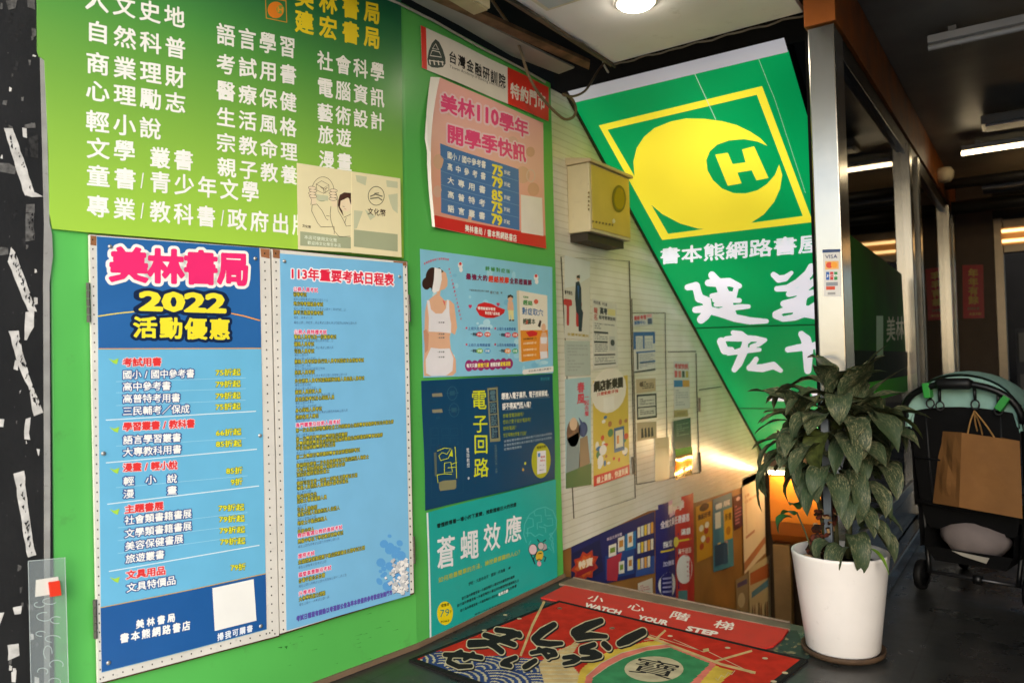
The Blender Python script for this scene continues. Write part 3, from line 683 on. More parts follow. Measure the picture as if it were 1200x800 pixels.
# ------------------------------------------------------------------ arcade ceiling bits
RUST = M('8a6a4c', .7, .3, .35, 10, name='rusty_iron', bump=.4, bscale=60)
t = thing('wall_plate', 'grey sheet strip under the ceiling along the green wall', 'strip', (-2.2, 2.5, 2.9))
b = MB(); SZ1 = Surf((0, 0, 2.905), (0, 0, -1)); b.slab([SZ1.at(*p) for p in ((420, -50), (480, -14), (540, 15), (673, 80), (655, 87), (600, 66), (540, 31), (470, -6))], (0, 0, -1), .01, M('a9a8a2', .5, .4, .12, 4, name='grey_sheet')); b.build('sheet', t)
t = thing('angle_iron', 'rusty angle iron running under the dark ceiling gap', 'beam', (-2.13, 2.5, 2.9))
b = MB(); SZ2 = Surf((0, 0, 2.885), (0, 0, -1)); b.slab([SZ2.at(*p) for p in ((430, -45), (691.5, 74), (690, 82), (430, -33))], (0, 0, -1), .02, RUST); b.build('flange', t)
b = MB(); b.slab([(-1.985, .5, 2.885), (-1.928, 3.9, 2.885), (-1.90, 3.9, 2.885), (-1.955, .5, 2.885)], (0, 0, -1), .04, M('6a5a48', .6, .4, .3, 12, name='old_edging')); b.build('ceiling_edging', label='brown edging strip along the white ceiling panel, wall side', cat='trim', loc=(-1.97, 2, 2.9))
b = MB(); pts = []
for k in range(30):
    y = 1.2 + k * .093; pts.append((-1.95 + .0155 * (y - .5) + .008 * math.sin(k * 1.3), y, 2.88 + .006 * math.sin(k * 2.1)))
b.tube(pts, .006, M('4a443c', .6, .4, .2, 8, name='black_cable'), 6)
b.build('edge_cable', label='thin dark cable stapled along the ceiling panel edge', cat='cable', loc=(-1.95, 2.5, 2.88))
b = MB(); pts = [(-1.90 + k * .04, 3.89 + .006 * math.sin(k), 2.886 + .004 * math.sin(k * 1.7)) for k in range(28)]
b.tube(pts, .005, M('6b6254', .6, .4, .2, 8, name='brown_cable'), 6); b.build('edge_cable', label='thin brown cable along the far edge of the ceiling panel', cat='cable', loc=(-1.4, 3.9, 2.88))
b = MB(); pts = [onB(1.44 - .2 * k, 2.86 + .003 * math.sin(k), .012) for k in range(8)] + [np.array([XA + .012, YC + .2 * k, 2.862 + .004 * math.sin(k * 1.7)]) for k in range(1, 7)]
b.tube(pts, .006, M('b7b3a8', .5, .4, .1, 8, name='white_cable'), 6); b.build('wall_cable', label='pale cable clipped along the top of the green wall', cat='cable', loc=(XA, 2.6, 2.86))
t = thing('downlight', 'round lit downlight in the white ceiling panel', 'lamp', (-1.478, 3.287, ZC))
b = MB(); b.lathe((-1.478, 3.27, ZC), [(.098, -.001), (.10, -.008), (.088, -.012), (.08, -.006)], M('f0efea', .3, .5, .02, 5, name='trim_ring'), 32); b.build('trim_ring', t, smooth=True)
b = MB(); b.lathe((-1.478, 3.27, ZC), [(.082, -.006), (.075, -.022), (.05, -.034), (0.0001, -.038)], M('fff0d8', .4, .2, 0, 1, emit=32, name='lens'), 32); b.build('lens', t, smooth=True)
t = thing('square_fixture', 'square cream frame fixture on the ceiling panel', 'fixture', (-1.72, 3.0, ZC))
b = MB(); b.box(-1.84, -1.60, 2.78, 3.075, ZC - .02, ZC - .001, M('d6d2bc', .4, .4, .05, 5, name='cream_frame')); b.build('frame', t, bevel=.004)
b = MB(); b.box(-1.81, -1.63, 2.81, 3.045, ZC - .026, ZC - .0205, M('c2c8d2', .2, .5, .05, 5, name='fixture_lens')); b.build('panel', t)
t = thing('junction_box', 'cream junction box on the ceiling where the brown cable starts', 'box', (-2.02, 2.83, 2.88))
b = MB(); b.box(-2.06, -1.965, 2.5, 2.80, 2.82, 2.888, M('cfc39c', .5, .4, .1, 8, name='aged_cream')); b.build('body', t, bevel=.006)
b = MB(); b.box(-2.05, -1.975, 2.51, 2.79, 2.812, 2.8195, M('c4b78d', .5, .4, .1, 8, name='aged_lid')); b.build('lid', t)
SCB = Surf((-2.20, 3, 1), (1, 0, 0)); SC2 = Surf((-2.1, 3, 1), (1, 0, 0))
b = MB()
path = [(572, -6), (586, 14), (597, 30), (605, 45), (611, 62), (617, 82), (624, 98), (633, 112), (645, 126), (657, 137), (664, 140), (672, 137), (675, 128), (671, 117), (664, 112), (660, 111)]
def spl(pts, k=4):
    out = []
    for i in range(len(pts) - 1):
        a = pts[max(i - 1, 0)]; p = pts[i]; q = pts[i + 1]; d = pts[min(i + 2, len(pts) - 1)]
        for j in range(k):
            t = j / k; out.append(.5 * ((2 * p) + (q - a) * t + (2 * a - 5 * p + 4 * q - d) * t * t + (3 * p - a - 3 * q + d) * t ** 3))
    out.append(pts[-1]); return out
b.tube(spl([SCB.at(x, y) for x, y in path]), .008, M('7a6a50', .55, .4, .15, 8, name='loose_cable'), 8)
b.build('hanging_cable', label='brown cable drooping loose across the red banner', cat='cable', smooth=True, loc=tuple(SCB.at(610, 60)))
b = MB(); b.tube(spl([SC2.at(x, y) for x, y in ((661, 112), (672, 113), (684, 108), (692, 98), (699, 86), (706, 76), (713, 68), (718, 66))]), .007, M('5e5240', .55, .4, .15, 8, name='dark_cable'), 8)
b.tube(spl([SC2.at(x, y) for x, y in ((707, 57), (708, 66), (707, 74), (711, 82), (713, 85))]), .006, M('c9c3b0', .5, .4, .1, 8, name='cable_tie'), 6)
b.build('corner_cable', label='dark cable looping up to the ceiling corner above the light box', cat='cable', smooth=True, loc=tuple(SC2.at(690, 100)))

# ------------------------------------------------------------------ meter box
t = thing('meter_box', 'cream metal meter box with sloping lid on the stairwell wall', 'meter box', (XW, 4.3, 2.2))
CB = M('d8cfae', .4, .4, .08, 5, name='cream_enamel', dirt=.2); b = MB()
x1 = SW.P[0]; SMf = Surf((-2.21, 4.3, 2), (1, 0, 0))
f = [SMf.at(690, 190), SMf.at(737, 213), SMf.at(740, 286), SMf.at(690, 270)]
yy0 = f[0][1]; yy1 = (f[1][1] + f[2][1]) / 2; zt = f[0][2]; zb = f[3][2]
b.box(XW + .001, -2.21, yy0, yy1, zb, zt, CB); b.build('body', t, bevel=.006)
b = MB(); b.box(-2.209, -2.205, yy0 + .02, yy1 - .015, zb + .02, zt - .01, M('d3bd62', .4, .4, .06, 6, name='yellow_door')); b.build('door', t, bevel=.002)
b = MB(); b.mesh([(XW + .001, yy0 - .012, zt + .05), (XW + .001, yy1 + .02, zt + .05), (-2.19, yy1 + .02, zt + .02), (-2.19, yy0 - .012, zt + .02), (XW + .001, yy0 - .012, zt + .002), (XW + .001, yy1 + .02, zt + .002), (-2.19, yy1 + .02, zt + .002), (-2.19, yy0 - .012, zt + .002)], [(0, 1, 2, 3), (7, 6, 5, 4), (3, 2, 6, 7), (0, 3, 7, 4), (1, 5, 6, 2)], M('cdbfa0', .45, .4, .1, 6, name='lid')); b.build('lid', t)
b = MB(); SMd = Surf((-2.204, 4.3, 2), (1, 0, 0)); ell(b, SMd, 725, 233, 8.2, 16, M('4a4a1c', .3, .5, .1, 5, name='dial_rim'), .002); ell(b, SMd, 725.5, 233, 6.2, 12.8, M('8a7a10', .15, .5, .05, 5, name='dial_glass'), .003); b.build('dial', t)
b = MB(); rrr = random.Random(5)
zm = Z(650, 30, 2.858)
for k in range(7): 
    x = 125 + k * 11; poly(b, SMd, [(x, 652 + k * 2), (x + rrr.uniform(4, 8), 654 + k * 2), (x + 4, 660 + k * 2), (x, 659 + k * 2)], INK('6a5a3c'), .002, zm)
for k in range(5): ell(b, SMd, 113, 560 + k * 14, 3, 4, INK('7a6a48'), .002, zm)
b.build('lettering', t); b = MB(); ell(b, SMd, 197, 655, 5, 8, INK('e0ddd0'), .002, zm); b.build('sticker', t)
b = MB(); b.box(XW + .002, -2.24, yy0 + .02, yy1 - .05, zb - .05, zb - .003, M('3a342a', .6, .4, .2, 6, name='bracket')); b.build('bracket', t)

# ================================================================== POSTERS
def grad_mat(stops, name, axis='Z', rough=.4):
    m = bpy.data.materials.new(name); m.use_nodes = True; n = m.node_tree.nodes; L = m.node_tree.links; b = n['Principled BSDF']
    tc = n.new('ShaderNodeTexCoord'); sp = n.new('ShaderNodeSeparateXYZ'); L.new(tc.outputs['Generated'], sp.inputs[0])
    r = n.new('ShaderNodeValToRGB'); e = r.color_ramp.elements
    while len(e) < len(stops): e.new(.5)
    for k, (p, h) in enumerate(stops): e[k].position = p; e[k].color = (*lin(h), 1)
    L.new(sp.outputs[axis], r.inputs[0]); L.new(r.outputs[0], b.inputs['Base Color']); b.inputs['Roughness'].default_value = rough; b.inputs['Specular IOR Level'].default_value = .4
    return m
def quad(q): return q
# ---- bookshop category sign
S1 = clone(SB, .010)
b = MB(); SGN = grad_mat([(0, 'a2ce48'), (.15, '94c248'), (.36, '72a844'), (.55, '4c9242'), (.70, '2c7444'), (.84, '165a44'), (1, '0d4a3c')], 'printed_green', rough=.3)
out = [(43, -60), (44, 60), (46, 66), (52, 71), (57, 180), (58, 250), (62, 268), (100, 272), (200, 280), (347, 292), (473, 303), (470, 0), (470, -60)]
b.slab([S1.at(*p) for p in out][::-1], S1.n, .008, SGN)
SW_ = INK('f4f4ef')
for s, x0, y0, x1, y1, h in (('人文史地', 100, -2, 216, 22, 25), ('自然科普', 101, 35, 217, 58.5, 24.5), ('商業理財', 101, 72.5, 217, 92, 25.5), ('心理勵志', 101, 105, 217, 122, 24), ('輕小說', 101, 141, 188, 152, 24.5),
                          ('文學', 102, 173, 158, 177.5, 24), ('叢書', 176, 184, 226, 188.5, 24), ('童書', 102, 205, 159, 210.5, 24.5), ('/', 161, 210.5, 172, 212, 22), ('青少年文學', 176, 212.5, 303, 225.5, 24.5),
                          ('專業', 102, 240.5, 158, 246, 25), ('/', 161, 246, 172, 247, 22), ('教科書', 176, 247, 252, 254.5, 24.5), ('/', 255, 254.5, 266, 255.5, 22), ('政府出版', 267, 256, 362, 265, 24),
                          ('語言學習', 254, 39, 346, 57, 24.5), ('考試用書', 254, 74, 347, 88.5, 23), ('醫療保健', 254, 105, 347, 121, 22.5), ('生活風格', 254, 136, 347, 150.5, 22), ('宗教命理', 254, 166, 348, 179, 21.5), ('親子教養', 255, 195, 348, 206, 22),
                          ('社會科學', 372, 70, 450, 86, 22), ('電腦資訊', 372, 101, 450, 116, 22), ('藝術設計', 372, 131, 450, 143.5, 21), ('旅遊', 373, 157, 411, 162.5, 21), ('漫畫', 374, 186, 412, 191, 20.5)):
    T(b, S1, s, x0, y0, x1, y1, h, h * (1 - .0004 * (x1 - x0)), SW_, o=.0006, fill=.82, bold=.02)
YEL = INK('f6dc28')
T(b, S1, '建宏書局', 346, 24, 445, 46, 26, 24, YEL, o=.0006, fill=.74, bold=.03); T(b, S1, '美林書局', 346, -6, 445, 17, 26, 24, YEL, o=.0006, fill=.74, bold=.03)
ORI = INK('f0a02c')
line(b, S1, [(311, -3), (335, 1.5), (336, 26.5), (312, 21.5)], 1.2, ORI, .0006, closed=True)
ell(b, S1, 323, 12, 9.5, 9.8, INK('f08a28'), .0007); ell(b, S1, 328.5, 11.5, 4.6, 5, INK('8aa84a'), .0009); T(b, S1, 'H', 325.5, 11.2, 331.5, 12.2, 6, 6, ORI, o=.0012, mode='str', bold=.05)
b.build('category_sign', label='lime to dark green sign listing book subjects in white, above the two pegboards', cat='sign', loc=tuple(S1.at(250, 150)))
# scuffs
# ---- pegboards
PEG = M('dedbd3', .55, .3, .08, 6, name='pegboard', dirt=.25); PEGR = M('a8714a', .7, .3, .25, 12, name='bare_fibreboard'); HOLE = M('2e2824', .9, .1, 0, name='peg_hole'); HINGE = M('77736c', .4, .5, .2, 9, metal=.7, name='old_hinge')
def holes(b, S, a, c, n, o=.0006, r=1.05):
    for k in range(n):
        t_ = k / (n - 1); ell(b, S, a[0] + (c[0] - a[0]) * t_, a[1] + (c[1] - a[1]) * t_, r * .8, r, HOLE, o, n=8)
def pegboard(label, q, hing, holelines, patches):
    S = clone(SB, .026); t = thing('pegboard', label, 'board', tuple(S.at(*q[3])), 'perforated boards on the green wall')
    b = MB(); b.slab([S.at(*p) for p in q][::-1], S.n, .013, PEG)
    for a, c, n in holelines: holes(b, S, a, c, n)
    for p in patches: poly(b, S, p, PEGR, .0003)
    b.build('board', t)
    b = MB(); Sb = clone(SB, .0125); qq = [(q[0][0] - .5, q[0][1] - 1), (q[1][0] + .5, q[1][1] - 1), (q[2][0] + .5, q[2][1] + 1.5), (q[3][0] - .5, q[3][1] + 2)]
    b.slab([Sb.at(*p) for p in qq][::-1], S.n, .011, M('5a3e2a', .7, .3, .2, 9, name='backing_frame')); b.build('backing_frame', t)
    for a, c in hing:
        b = MB(); p, r_ = S.at(*a), S.at(*c); k = 5
        for i in range(k): b.tube([p + (r_ - p) * (i + .04) / k, p + (r_ - p) * (i + .96) / k], .006, HINGE, 8)
        b.build('hinge', t, smooth=False)
    return t
P1 = pegboard('left pegboard on the green wall holding the dark blue sale poster', [(105, 275), (316.5, 291.5), (327, 744), (115, 800)], [((103, 331), (104, 378)), ((111, 702), (112, 748))],
    [((108.5, 281), (117.5, 795), 48), ((310, 297), (319, 738), 44), ((121, 793), (316, 741), 18), ((312, 742), (322, 742), 2)], [[(106, 276), (113, 276.5), (113, 288), (106, 287)], [(305, 291), (316, 292), (316, 303), (306, 301)]])
P2 = pegboard('right pegboard on the green wall holding the light blue exam timetable', [(319, 291.8), (477, 307), (485, 694), (328.5, 742)], [((479, 345), (480, 377)), ((484.5, 628), (485.5, 660))],
    [((323, 297), (332, 737), 44), ((475, 313), (482, 690), 42)], [[(319.5, 292), (328, 293), (328, 303), (320, 302)], [(461, 305.8), (476.5, 307.2), (476.6, 312), (461, 309)]])
SPIN = M('b8b8b4', .35, .5, .1, 9, metal=.7, name='pin_metal')
def pins(par, S, pts):
    for x, y in pts:
        b = MB(); c = S.at(x, y); Tm = Vector((0, 0, 1)).rotation_difference(Vector(S.n)).to_matrix(); b.lathe(c, [(.007, 0), (.0065, .003), (.0035, .0045), (.0001, .005)], SPIN, 12, Tm); b.build('pin', par, smooth=True)
# ---- sale poster
Sa = clone(SB, .0272, warp=lambda p: .006 * max(0, (0.72 - p[2])) * (1 + math.sin(p[1] * 9)))
t = thing('sale_poster', 'tall navy and sky blue discount poster with pink title on the left pegboard', 'poster', tuple(Sa.at(119, 788)))
b = MB(); q = [(113.5, 277), (304, 290.5), (312.5, 737), (119, 787.5)]
NAVY = INK('215a9c'); SKY = INK('6cb8de'); NAVD = INK('173f7a')
sheet(b, Sa, q, SKY, nu=12, nv=26)
z2_ = Z(100, 270, 2.964); z3_ = Z(100, 530, 2.964); zA = Z(120, 400, 5.0); zB = Z(120, 560, 5.0)
def strip(b, S, lft, rgt, m, o, n=12):
    """band between two px polylines sampled left to right"""
    vs = []
    for k in range(n + 1):
        t_ = k / n; vs.append(S.at(lft[0][0] + (rgt[0][0] - lft[0][0]) * t_, lft[0][1] + (rgt[0][1] - lft[0][1]) * t_, o))
    for k in range(n + 1):
        t_ = k / n; vs.append(S.at(lft[1][0] + (rgt[1][0] - lft[1][0]) * t_, lft[1][1] + (rgt[1][1] - lft[1][1]) * t_, o))
    b.mesh(vs, [(k, n + 1 + k, n + 2 + k, k + 1) for k in range(n)], m)
strip(b, Sa, [(113.6, 277.2), (115.4, 408)], [(303.9, 290.7), (306, 407.5)], INK('2b66a6'), .0003)
strip(b, Sa, [(117.8, 712), (118.9, 787)], [(311.3, 672), (312.3, 736.6)], NAVY, .0003)
line(b, Sa, [(115.4, 408.6), (306, 408)], 1.2, INK('d8a05a'), .0005); line(b, Sa, [(117.8, 711.5), (160, 703), (220, 691), (311.3, 671.6)], 1, INK('c9a24a'), .0005)
# arc
ar = [(114.6, 370.5), (140, 366.8), (165, 364.4), (200, 362.5), (240, 363), (265, 366), (285, 370), (304.8, 375.5)]
line(b, Sa, ar[:3], 1.4, INK('e8d25a'), .0005); line(b, Sa, ar[2:6], 1.4, INK('e8ecf0'), .0005); line(b, Sa, ar[5:], 1.4, INK('f0a040'), .0005)
PNK = INK('ee2f74'); NAVT = INK('1c3a70'); PNKT = INK('e23a3a'); DKS = INK('17294a')
TO(b, Sa, '美林書局', 129, 309.5, 291, 315.5, 39, 37, PNK, WHITE, .085, o=.0012, bold=.045, fill=.95)
TO(b, Sa, '2022', 165, 352.5, 263, 355.5, 21, 21, INK('f5e63a'), DKS, .12, o=.0012, bold=.05, mode='str')
TO(b, Sa, '活動優惠', 156.5, 383, 269, 386, 24, 24, INK('f2e436'), DKS, .13, o=.0012, bold=.035, fill=.86)
def red(s, x0, y0, x1, y1, z, h=50): TO(b, Sa, s, x0, y0, x1, y1, h, h, PNKT, INK('f0d8dc'), .06, z, o=.0011, bold=.03, fill=.96)
def wht(s, x0, y0, x1, y1, z, h=52): TO(b, Sa, s, x0, y0, x1, y1, h, h, WHITE, INK('3c5f9c'), .10, z, o=.0011, bold=.015, fill=.96)
GRY = INK('7a8a3a')
def pct(s, x0, y0, x1, y1, z, h=40): TO(b, Sa, s, x0, y0, x1, y1, h, h, INK('e8e23c'), GRY, .05, z, o=.0011, bold=.012, mode='str')
red('考試用書', 118, 122, 345, 118, zA); wht('國小/國中參考書', 118, 195, 538, 186, zA); wht('高中參考書', 118, 265, 400, 258, zA); wht('高普特考用書', 118, 335, 455, 328, zA); wht('三民輔考／保成', 118, 408, 510, 393, zA)
pct('75折起', 663, 182, 808, 179, zA); pct('79折起', 663, 250, 808, 246, zA); pct('79折起', 663, 319, 808, 315, zA); pct('75折起', 663, 383, 808, 378, zA)
red('學習叢書/教科書', 120, 500, 540, 478, zA); wht('語言學習叢書', 120, 577, 460, 560, zA); wht('大專教科用書', 120, 648, 462, 628, zA); pct('66折起', 665, 535, 812, 527, zA); pct('85折起', 665, 600, 814, 594, zA)
red('漫畫/輕小說', 120, 738, 438, 722, zA); pct('85折', 725, 757, 820, 753, zA); wht('輕\u3000小\u3000說', 122, 18, 436, 0, zB); pct('9折', 752, 22, 820, 18, zB); wht('漫\u3000\u3000\u3000畫', 122, 93, 436, 68, zB)
red('主題書展', 130, 183, 357, 160, zB); wht('社會類書籍書展', 130, 248, 522, 205, zB); wht('文學類書籍書展', 130, 325, 522, 277, zB); wht('美容保健書展', 132, 400, 472, 352, zB); wht('旅遊叢書', 135, 473, 362, 443, zB)
for k in range(4): pct('79折起', 680 + k * 3, 175 + k * 65.7, 830 + k * 2, 168 + k * 65.5, zB)
red('文具用品', 138, 567, 368, 537, zB); wht('文具特價品', 140, 643, 428, 593, zB); pct('79折', 750, 523, 838, 516, zB)
LW_ = INK('d8ecf4'); LT_ = INK('a4d8ee')
for a, c, z, w, m in (((20, 460), (900, 408), zA, 6, LW_), ((20, 710), (905, 630), zA, 6, LW_), ((28, 152), (918, 45), zB, 6, LW_), ((38, 545), (920, 392), zB, 6, LW_),
                   ((80, 235), (840, 213), zA, 2.5, LT_), ((80, 300), (840, 275), zA, 2.5, LT_), ((80, 375), (840, 343), zA, 2.5, LT_), ((80, 612), (840, 565), zA, 2.5, LT_), ((80, 55), (850, -15), zB, 2.5, LT_),
                   ((90, 290), (850, 200), zB, 2.5, LT_), ((90, 365), (850, 270), zB, 2.5, LT_), ((90, 440), (850, 335), zB, 2.5, LT_)):
    line(b, Sa, [a, ((a[0] + c[0]) / 2, (a[1] + c[1]) / 2), c], w, m, .0004, z)
ARW = INK('a8d84a')
for x, y, z in ((35, 100, zA), (40, 500, zA), (40, 740, zA), (40, 180, zB), (42, 578, zB)):
    poly(b, Sa, [(x, y), (x + 28, y + 10), (x + 60, y - 2), (x + 50, y + 34), (x + 28, y + 26)], ARW, .0005, z)
strip(b, Sa, [(248.4, 688.5), (251, 738.5)], [(297, 678), (300.4, 726.5)], WHITE, .0006, 4)
T(b, Sa, '掃我可購書', 457, 640, 580, 608, 26, 24, INK('e8eef6'), z3_, o=.0008, fill=.8, bold=.03)
T(b, Sa, '美林書局', 175, 596, 310, 570, 30, 30, WHITE, z3_, o=.0008, fill=.74, bold=.03); T(b, Sa, '書本熊網路書店', 120, 645, 362, 597, 32, 32, WHITE, z3_, o=.0008, fill=.80, bold=.03)
b.build('sheet', t, warp=Sa); pins(t, clone(Sa, .0006), [(129, 289), (299, 303), (121, 531), (304.5, 510), (127, 776), (305.5, 733)])
# ---- exam timetable
Se = clone(SB, .0272); t = thing('exam_timetable', 'light blue exam timetable poster with red title on the right pegboard', 'poster', tuple(Se.at(336, 738)))
b = MB(); q = [(328, 297), (472, 308.5), (480.5, 697), (335.8, 738.5)]; sheet(b, Se, q, INK('78b8e0'), nu=4, nv=6)
Qe = quad3(Se, q)
def uvpt(Q, u, v): return (1 - u) * (1 - v) * Q[0] + u * (1 - v) * Q[1] + u * v * Q[2] + (1 - u) * v * Q[3]
def Tuv(mb, S, Q, s, u0, v, h, du, m, o=.0008, fill=.95, N=12, bold=.03):
    """line of text in the poster's own units; du = width of a character"""
    for i, ch in enumerate(s):
        g = glyph(ch, N, bold) if ch not in ' \u3000' else None
        if g is None: continue
        V, Fs, bb = g; X = u0 + du * (i + V[:, 0] * fill); Y = v + h * (.38 - V[:, 1])
        P = np.array([uvpt(Q, x, y) for x, y in zip(X, Y)]) + S.n * o
        mb.mesh(P, Fs, m)
TO(b, Se, '113年重要考試日程表', 342, 320, 461, 328, 13.5, 14, INK('e02a48'), INK('f2eef4'), .09, o=.0011, bold=.03, mode='str')
RD = INK('e04a78'); YL = INK('a8a83a'); YLH = INK('d2c838'); GY = INK('4d6a94'); PU = INK('5a52a8')
cur = [('r', .094, '公務人員考試'), ('y', .108, '初等考試'), ('g', .121, '報名日期及考試日期如公告所示日'), ('y', .133, '地方特考暨離島考試'), ('g', .146, '報名日期九月起至九月止考試日期十二月中旬起三日'), ('y', .157, '高考三級暨普通考試'), ('g', .171, '報名三月考試七月'), ('g', .184, '報名日期三月起至三月止考試日期七月上旬起四日放榜日期九月'),
       ('r', .192 + .018, '公務人員特種考試'), ('y', .228, '警察人員考試及一般警察考試'), ('g', .242, '報名日期三月考試日期六月中旬起三日'), ('y', .254, '鐵路人員考試'), ('g', .268, '報名日期三月起至三月止考試日期六月'), ('y', .280, '司法人員考試'), ('g', .294, '報名日期五月'), ('g', .307, '考試日期八月上旬起三日'), ('y', .318, '關務人員考試移民行政人員考試國家安全情報考試'), ('g', .333, '報名日期一月起'), ('g', .345, '考試日期四月中旬起兩日放榜'),
       ('y', .357, '民航人員考試'), ('g', .371, '報名日期五月起至五月止考試日期八月放榜日期十月'), ('y', .388, '外交領事人員考試國際經濟商務人員民航人員考試'), ('g', .403, '報名日期五月起'), ('g', .416, '考試日期八月下旬起三日'), ('y', .428, '調查人員國安人員'), ('g', .442, '報名日期五月起至五月止考試日期八月'), ('y', .454, '原住民族考試身心障礙人員'), ('g', .468, '報名日期六月考試'), ('g', .481, '考試日期九月中旬起三日'), ('y', .494, '身心障礙人員考試'), ('g', .507, '報名日期一月起至一月止考試日期四月放榜日期六月'), ('y', .519, '退除役軍人轉任'), ('g', .532, '報名日期六月')]
# the lower half is set tighter, as on the poster
sc_ = (.455 - .21) / (.532 - .21)
rows = [(k, v if v < .2 else .21 + (v - .21) * sc_ * .98, s) for k, v, s in cur]
rows += [('r', .462, '專門職業及技術人員考試')]
v = .476
for s, g in (('第一次食品技師營養師社會工作師諮商心理師醫事檢驗師考試公共衛生師', '報名日期考試日期'), ('第一次醫師牙醫師中醫師助產師藥師', ''), ('牙醫師藥師醫事放射師物理治療師職能治療師護理師醫事檢驗師', ''), ('呼吸治療師獸醫師考試日期', '考試日期七月'), ('第二次醫師牙醫師藥師醫事放射師護理師考試', '報名日期考試日期'), ('建築師技師第二次食品技師考試不動產經紀人地政士', ''), ('大地工程技師結構工程技師會計師', ''), ('消防設備師消防設備士', '報名考試'), ('律師司法官第一試第二試報名日期考試日期', ''), ('導遊人員領隊人員華語外語考試報名', '報名考試日期'), ('驗光師驗光生', ''), ('記帳士專責報關人員', '報名日期'), ('引水人驗船師', ''), ('保險代理人保險經紀人公證人', '報名日期考試日期'), ('地政士不動產經紀人', '報名'), ('民間公證人', '報名日期'), ('第二次營養師心理師護理師社會工作師考試報名日期考試日期放榜日期公告', ''), ('專利師不動產估價師', '報名日期考試日期')):
    rows.append(('y', v, s)); v += .0125
    if g: rows.append(('g', v, g)); v += .0105
rows = [r for r in rows if r[1] < .748 or r[0] == 'r']
rows += [('r', .757, '教師甄選及教師資格考試'), ('y', .773, '高級中等以下學校教師資格考試'), ('g', .787, '報名日期四月考試日期六月放榜日期八月'), ('r', .812, '證照考試'), ('y', .828, '金融證照保險證照不動產證照報名日期考試日期'), ('g', .842, '報名日期每季公告考試日期'), ('r', .862, '國營事業聯招考試'), ('y', .878, '台電中油台水台糖'), ('g', .892, '報名日期八月考試日期十月放榜日期十二月公告'), ('r', .912, '升學考試'), ('y', .927, '大學學科能力測驗'), ('g', .941, '報名日期十一月考試日期一月')]
for k, v, s in rows:
    if k == 'r': Tuv(b, Se, Qe, s, .09, v, .0135, .0310, INK('f4e2ea'), .0006, bold=.10); Tuv(b, Se, Qe, s, .09, v, .0135, .0310, RD, .0009, bold=.02)
    elif k == 'y': Tuv(b, Se, Qe, s, .09, v, .0125, .0248, INK('5f6430'), .0006, bold=.09); Tuv(b, Se, Qe, s, .09, v, .0125, .0248, YLH, .0009, bold=0)
    else: Tuv(b, Se, Qe, s, .09, v, .0085, .0175, GY, .0008, bold=0)
    if k == 'r': poly(b, Se, [tuple((0, 0))], RD) if False else None
Tuv(b, Se, Qe, '考試日程若有變動以考選部公告為準本表僅供參考歡迎洽詢門市', .07, .976, .0155, .0275, PU, .0008, bold=.06)
zE = Z(420, 620, 4.44); SPL = INK('5aa0dc'); rr = random.Random(11)
for _ in range(46):
    x, y = rr.uniform(95, 245), rr.uniform(15, 330); 
    if x + y * .1 < 110 + abs(y - 190) * .25 or x > 246: continue
    r_ = rr.uniform(8, 26); ell(b, Se, x, y, r_, r_ * rr.uniform(.7, 1.1), SPL, .0004 + rr.random() * .0002, zE, n=9, rot=rr.random())
STN = [INK('eeeeec'), INK('d4d6d8'), INK('bfc4ca')]
for _ in range(90):
    v_ = rr.random(); y = 150 + v_ * 195; x = 252 - abs(rr.gauss(0, 44)); s = rr.uniform(8, 18)
    if x < 130 or y > 340 - (x - 130) * .05: continue
    a = rr.random() * 6.28
    P = [(x + s * math.cos(a + k * 1.57 + rr.uniform(-.25, .25)) * rr.uniform(.8, 1.1), y + s * math.sin(a + k * 1.57)) for k in range(4)]
    o_ = .0007 + rr.random() * .0003
    poly(b, Se, [(px_ + 2.5, py_ + 3) for px_, py_ in P], INK('4a5a78'), o_, zE); poly(b, Se, P, STN[rr.randrange(3)], o_ + .0001, zE)
b.build('sheet', t); pins(t, clone(Se, .0006), [(333, 306), (468, 324)])

# ---- pair of cream leaflets
Sl = clone(SB, .0292); zf = Z(340, 180, 6.4); CRM = INK('e6ddb4'); BRN = INK('4a3a30'); SAGE = INK('a3ab8c'); SAGL = INK('c4c8a8')
b = MB(); sheet(b, Sl, [zf(50, 70), zf(465, 135), zf(466, 742), zf(60, 718)], CRM, nu=3, nv=3)
poly(b, Sl, [(75, 583), (455, 628), (455, 712), (75, 690)], SAGE, .0004, zf)
line(b, Sl, arc(245, 290, 85, 115, -190, 15), 3, BRN, .0006, zf); ell(b, Sl, 240, 335, 42, 24, SAGE, .0005, zf); poly(b, Sl, [(190, 305), (285, 318), (285, 355), (205, 350)], SAGL, .00055, zf)
for pts in ([(195, 230), (235, 205), (290, 235), (250, 260), (195, 230)], [(195, 230), (200, 275), (250, 300), (250, 260)], [(290, 235), (290, 275), (250, 300)], [(225, 250), (255, 270), (280, 255)], [(250, 262), (262, 300), (270, 258)],
            [(165, 385), (200, 380), (240, 430), (270, 490), (285, 500)], [(165, 385), (160, 430), (205, 520), (230, 550), (330, 548)], [(305, 395), (300, 450), (305, 500), (330, 580), (370, 625), (450, 620)], [(355, 385), (360, 430), (400, 500), (420, 545)], [(270, 465), (295, 470)], [(330, 550), (330, 605)], [(420, 480), (410, 520), (420, 545), (455, 540)], [(400, 480), (455, 455)], [(155, 385), (160, 345), (145, 320)], [(355, 385), (355, 340), (345, 300)]):
    line(b, Sl, pts, 3, BRN, .0006, zf)
SKN = INK('ead9b8')
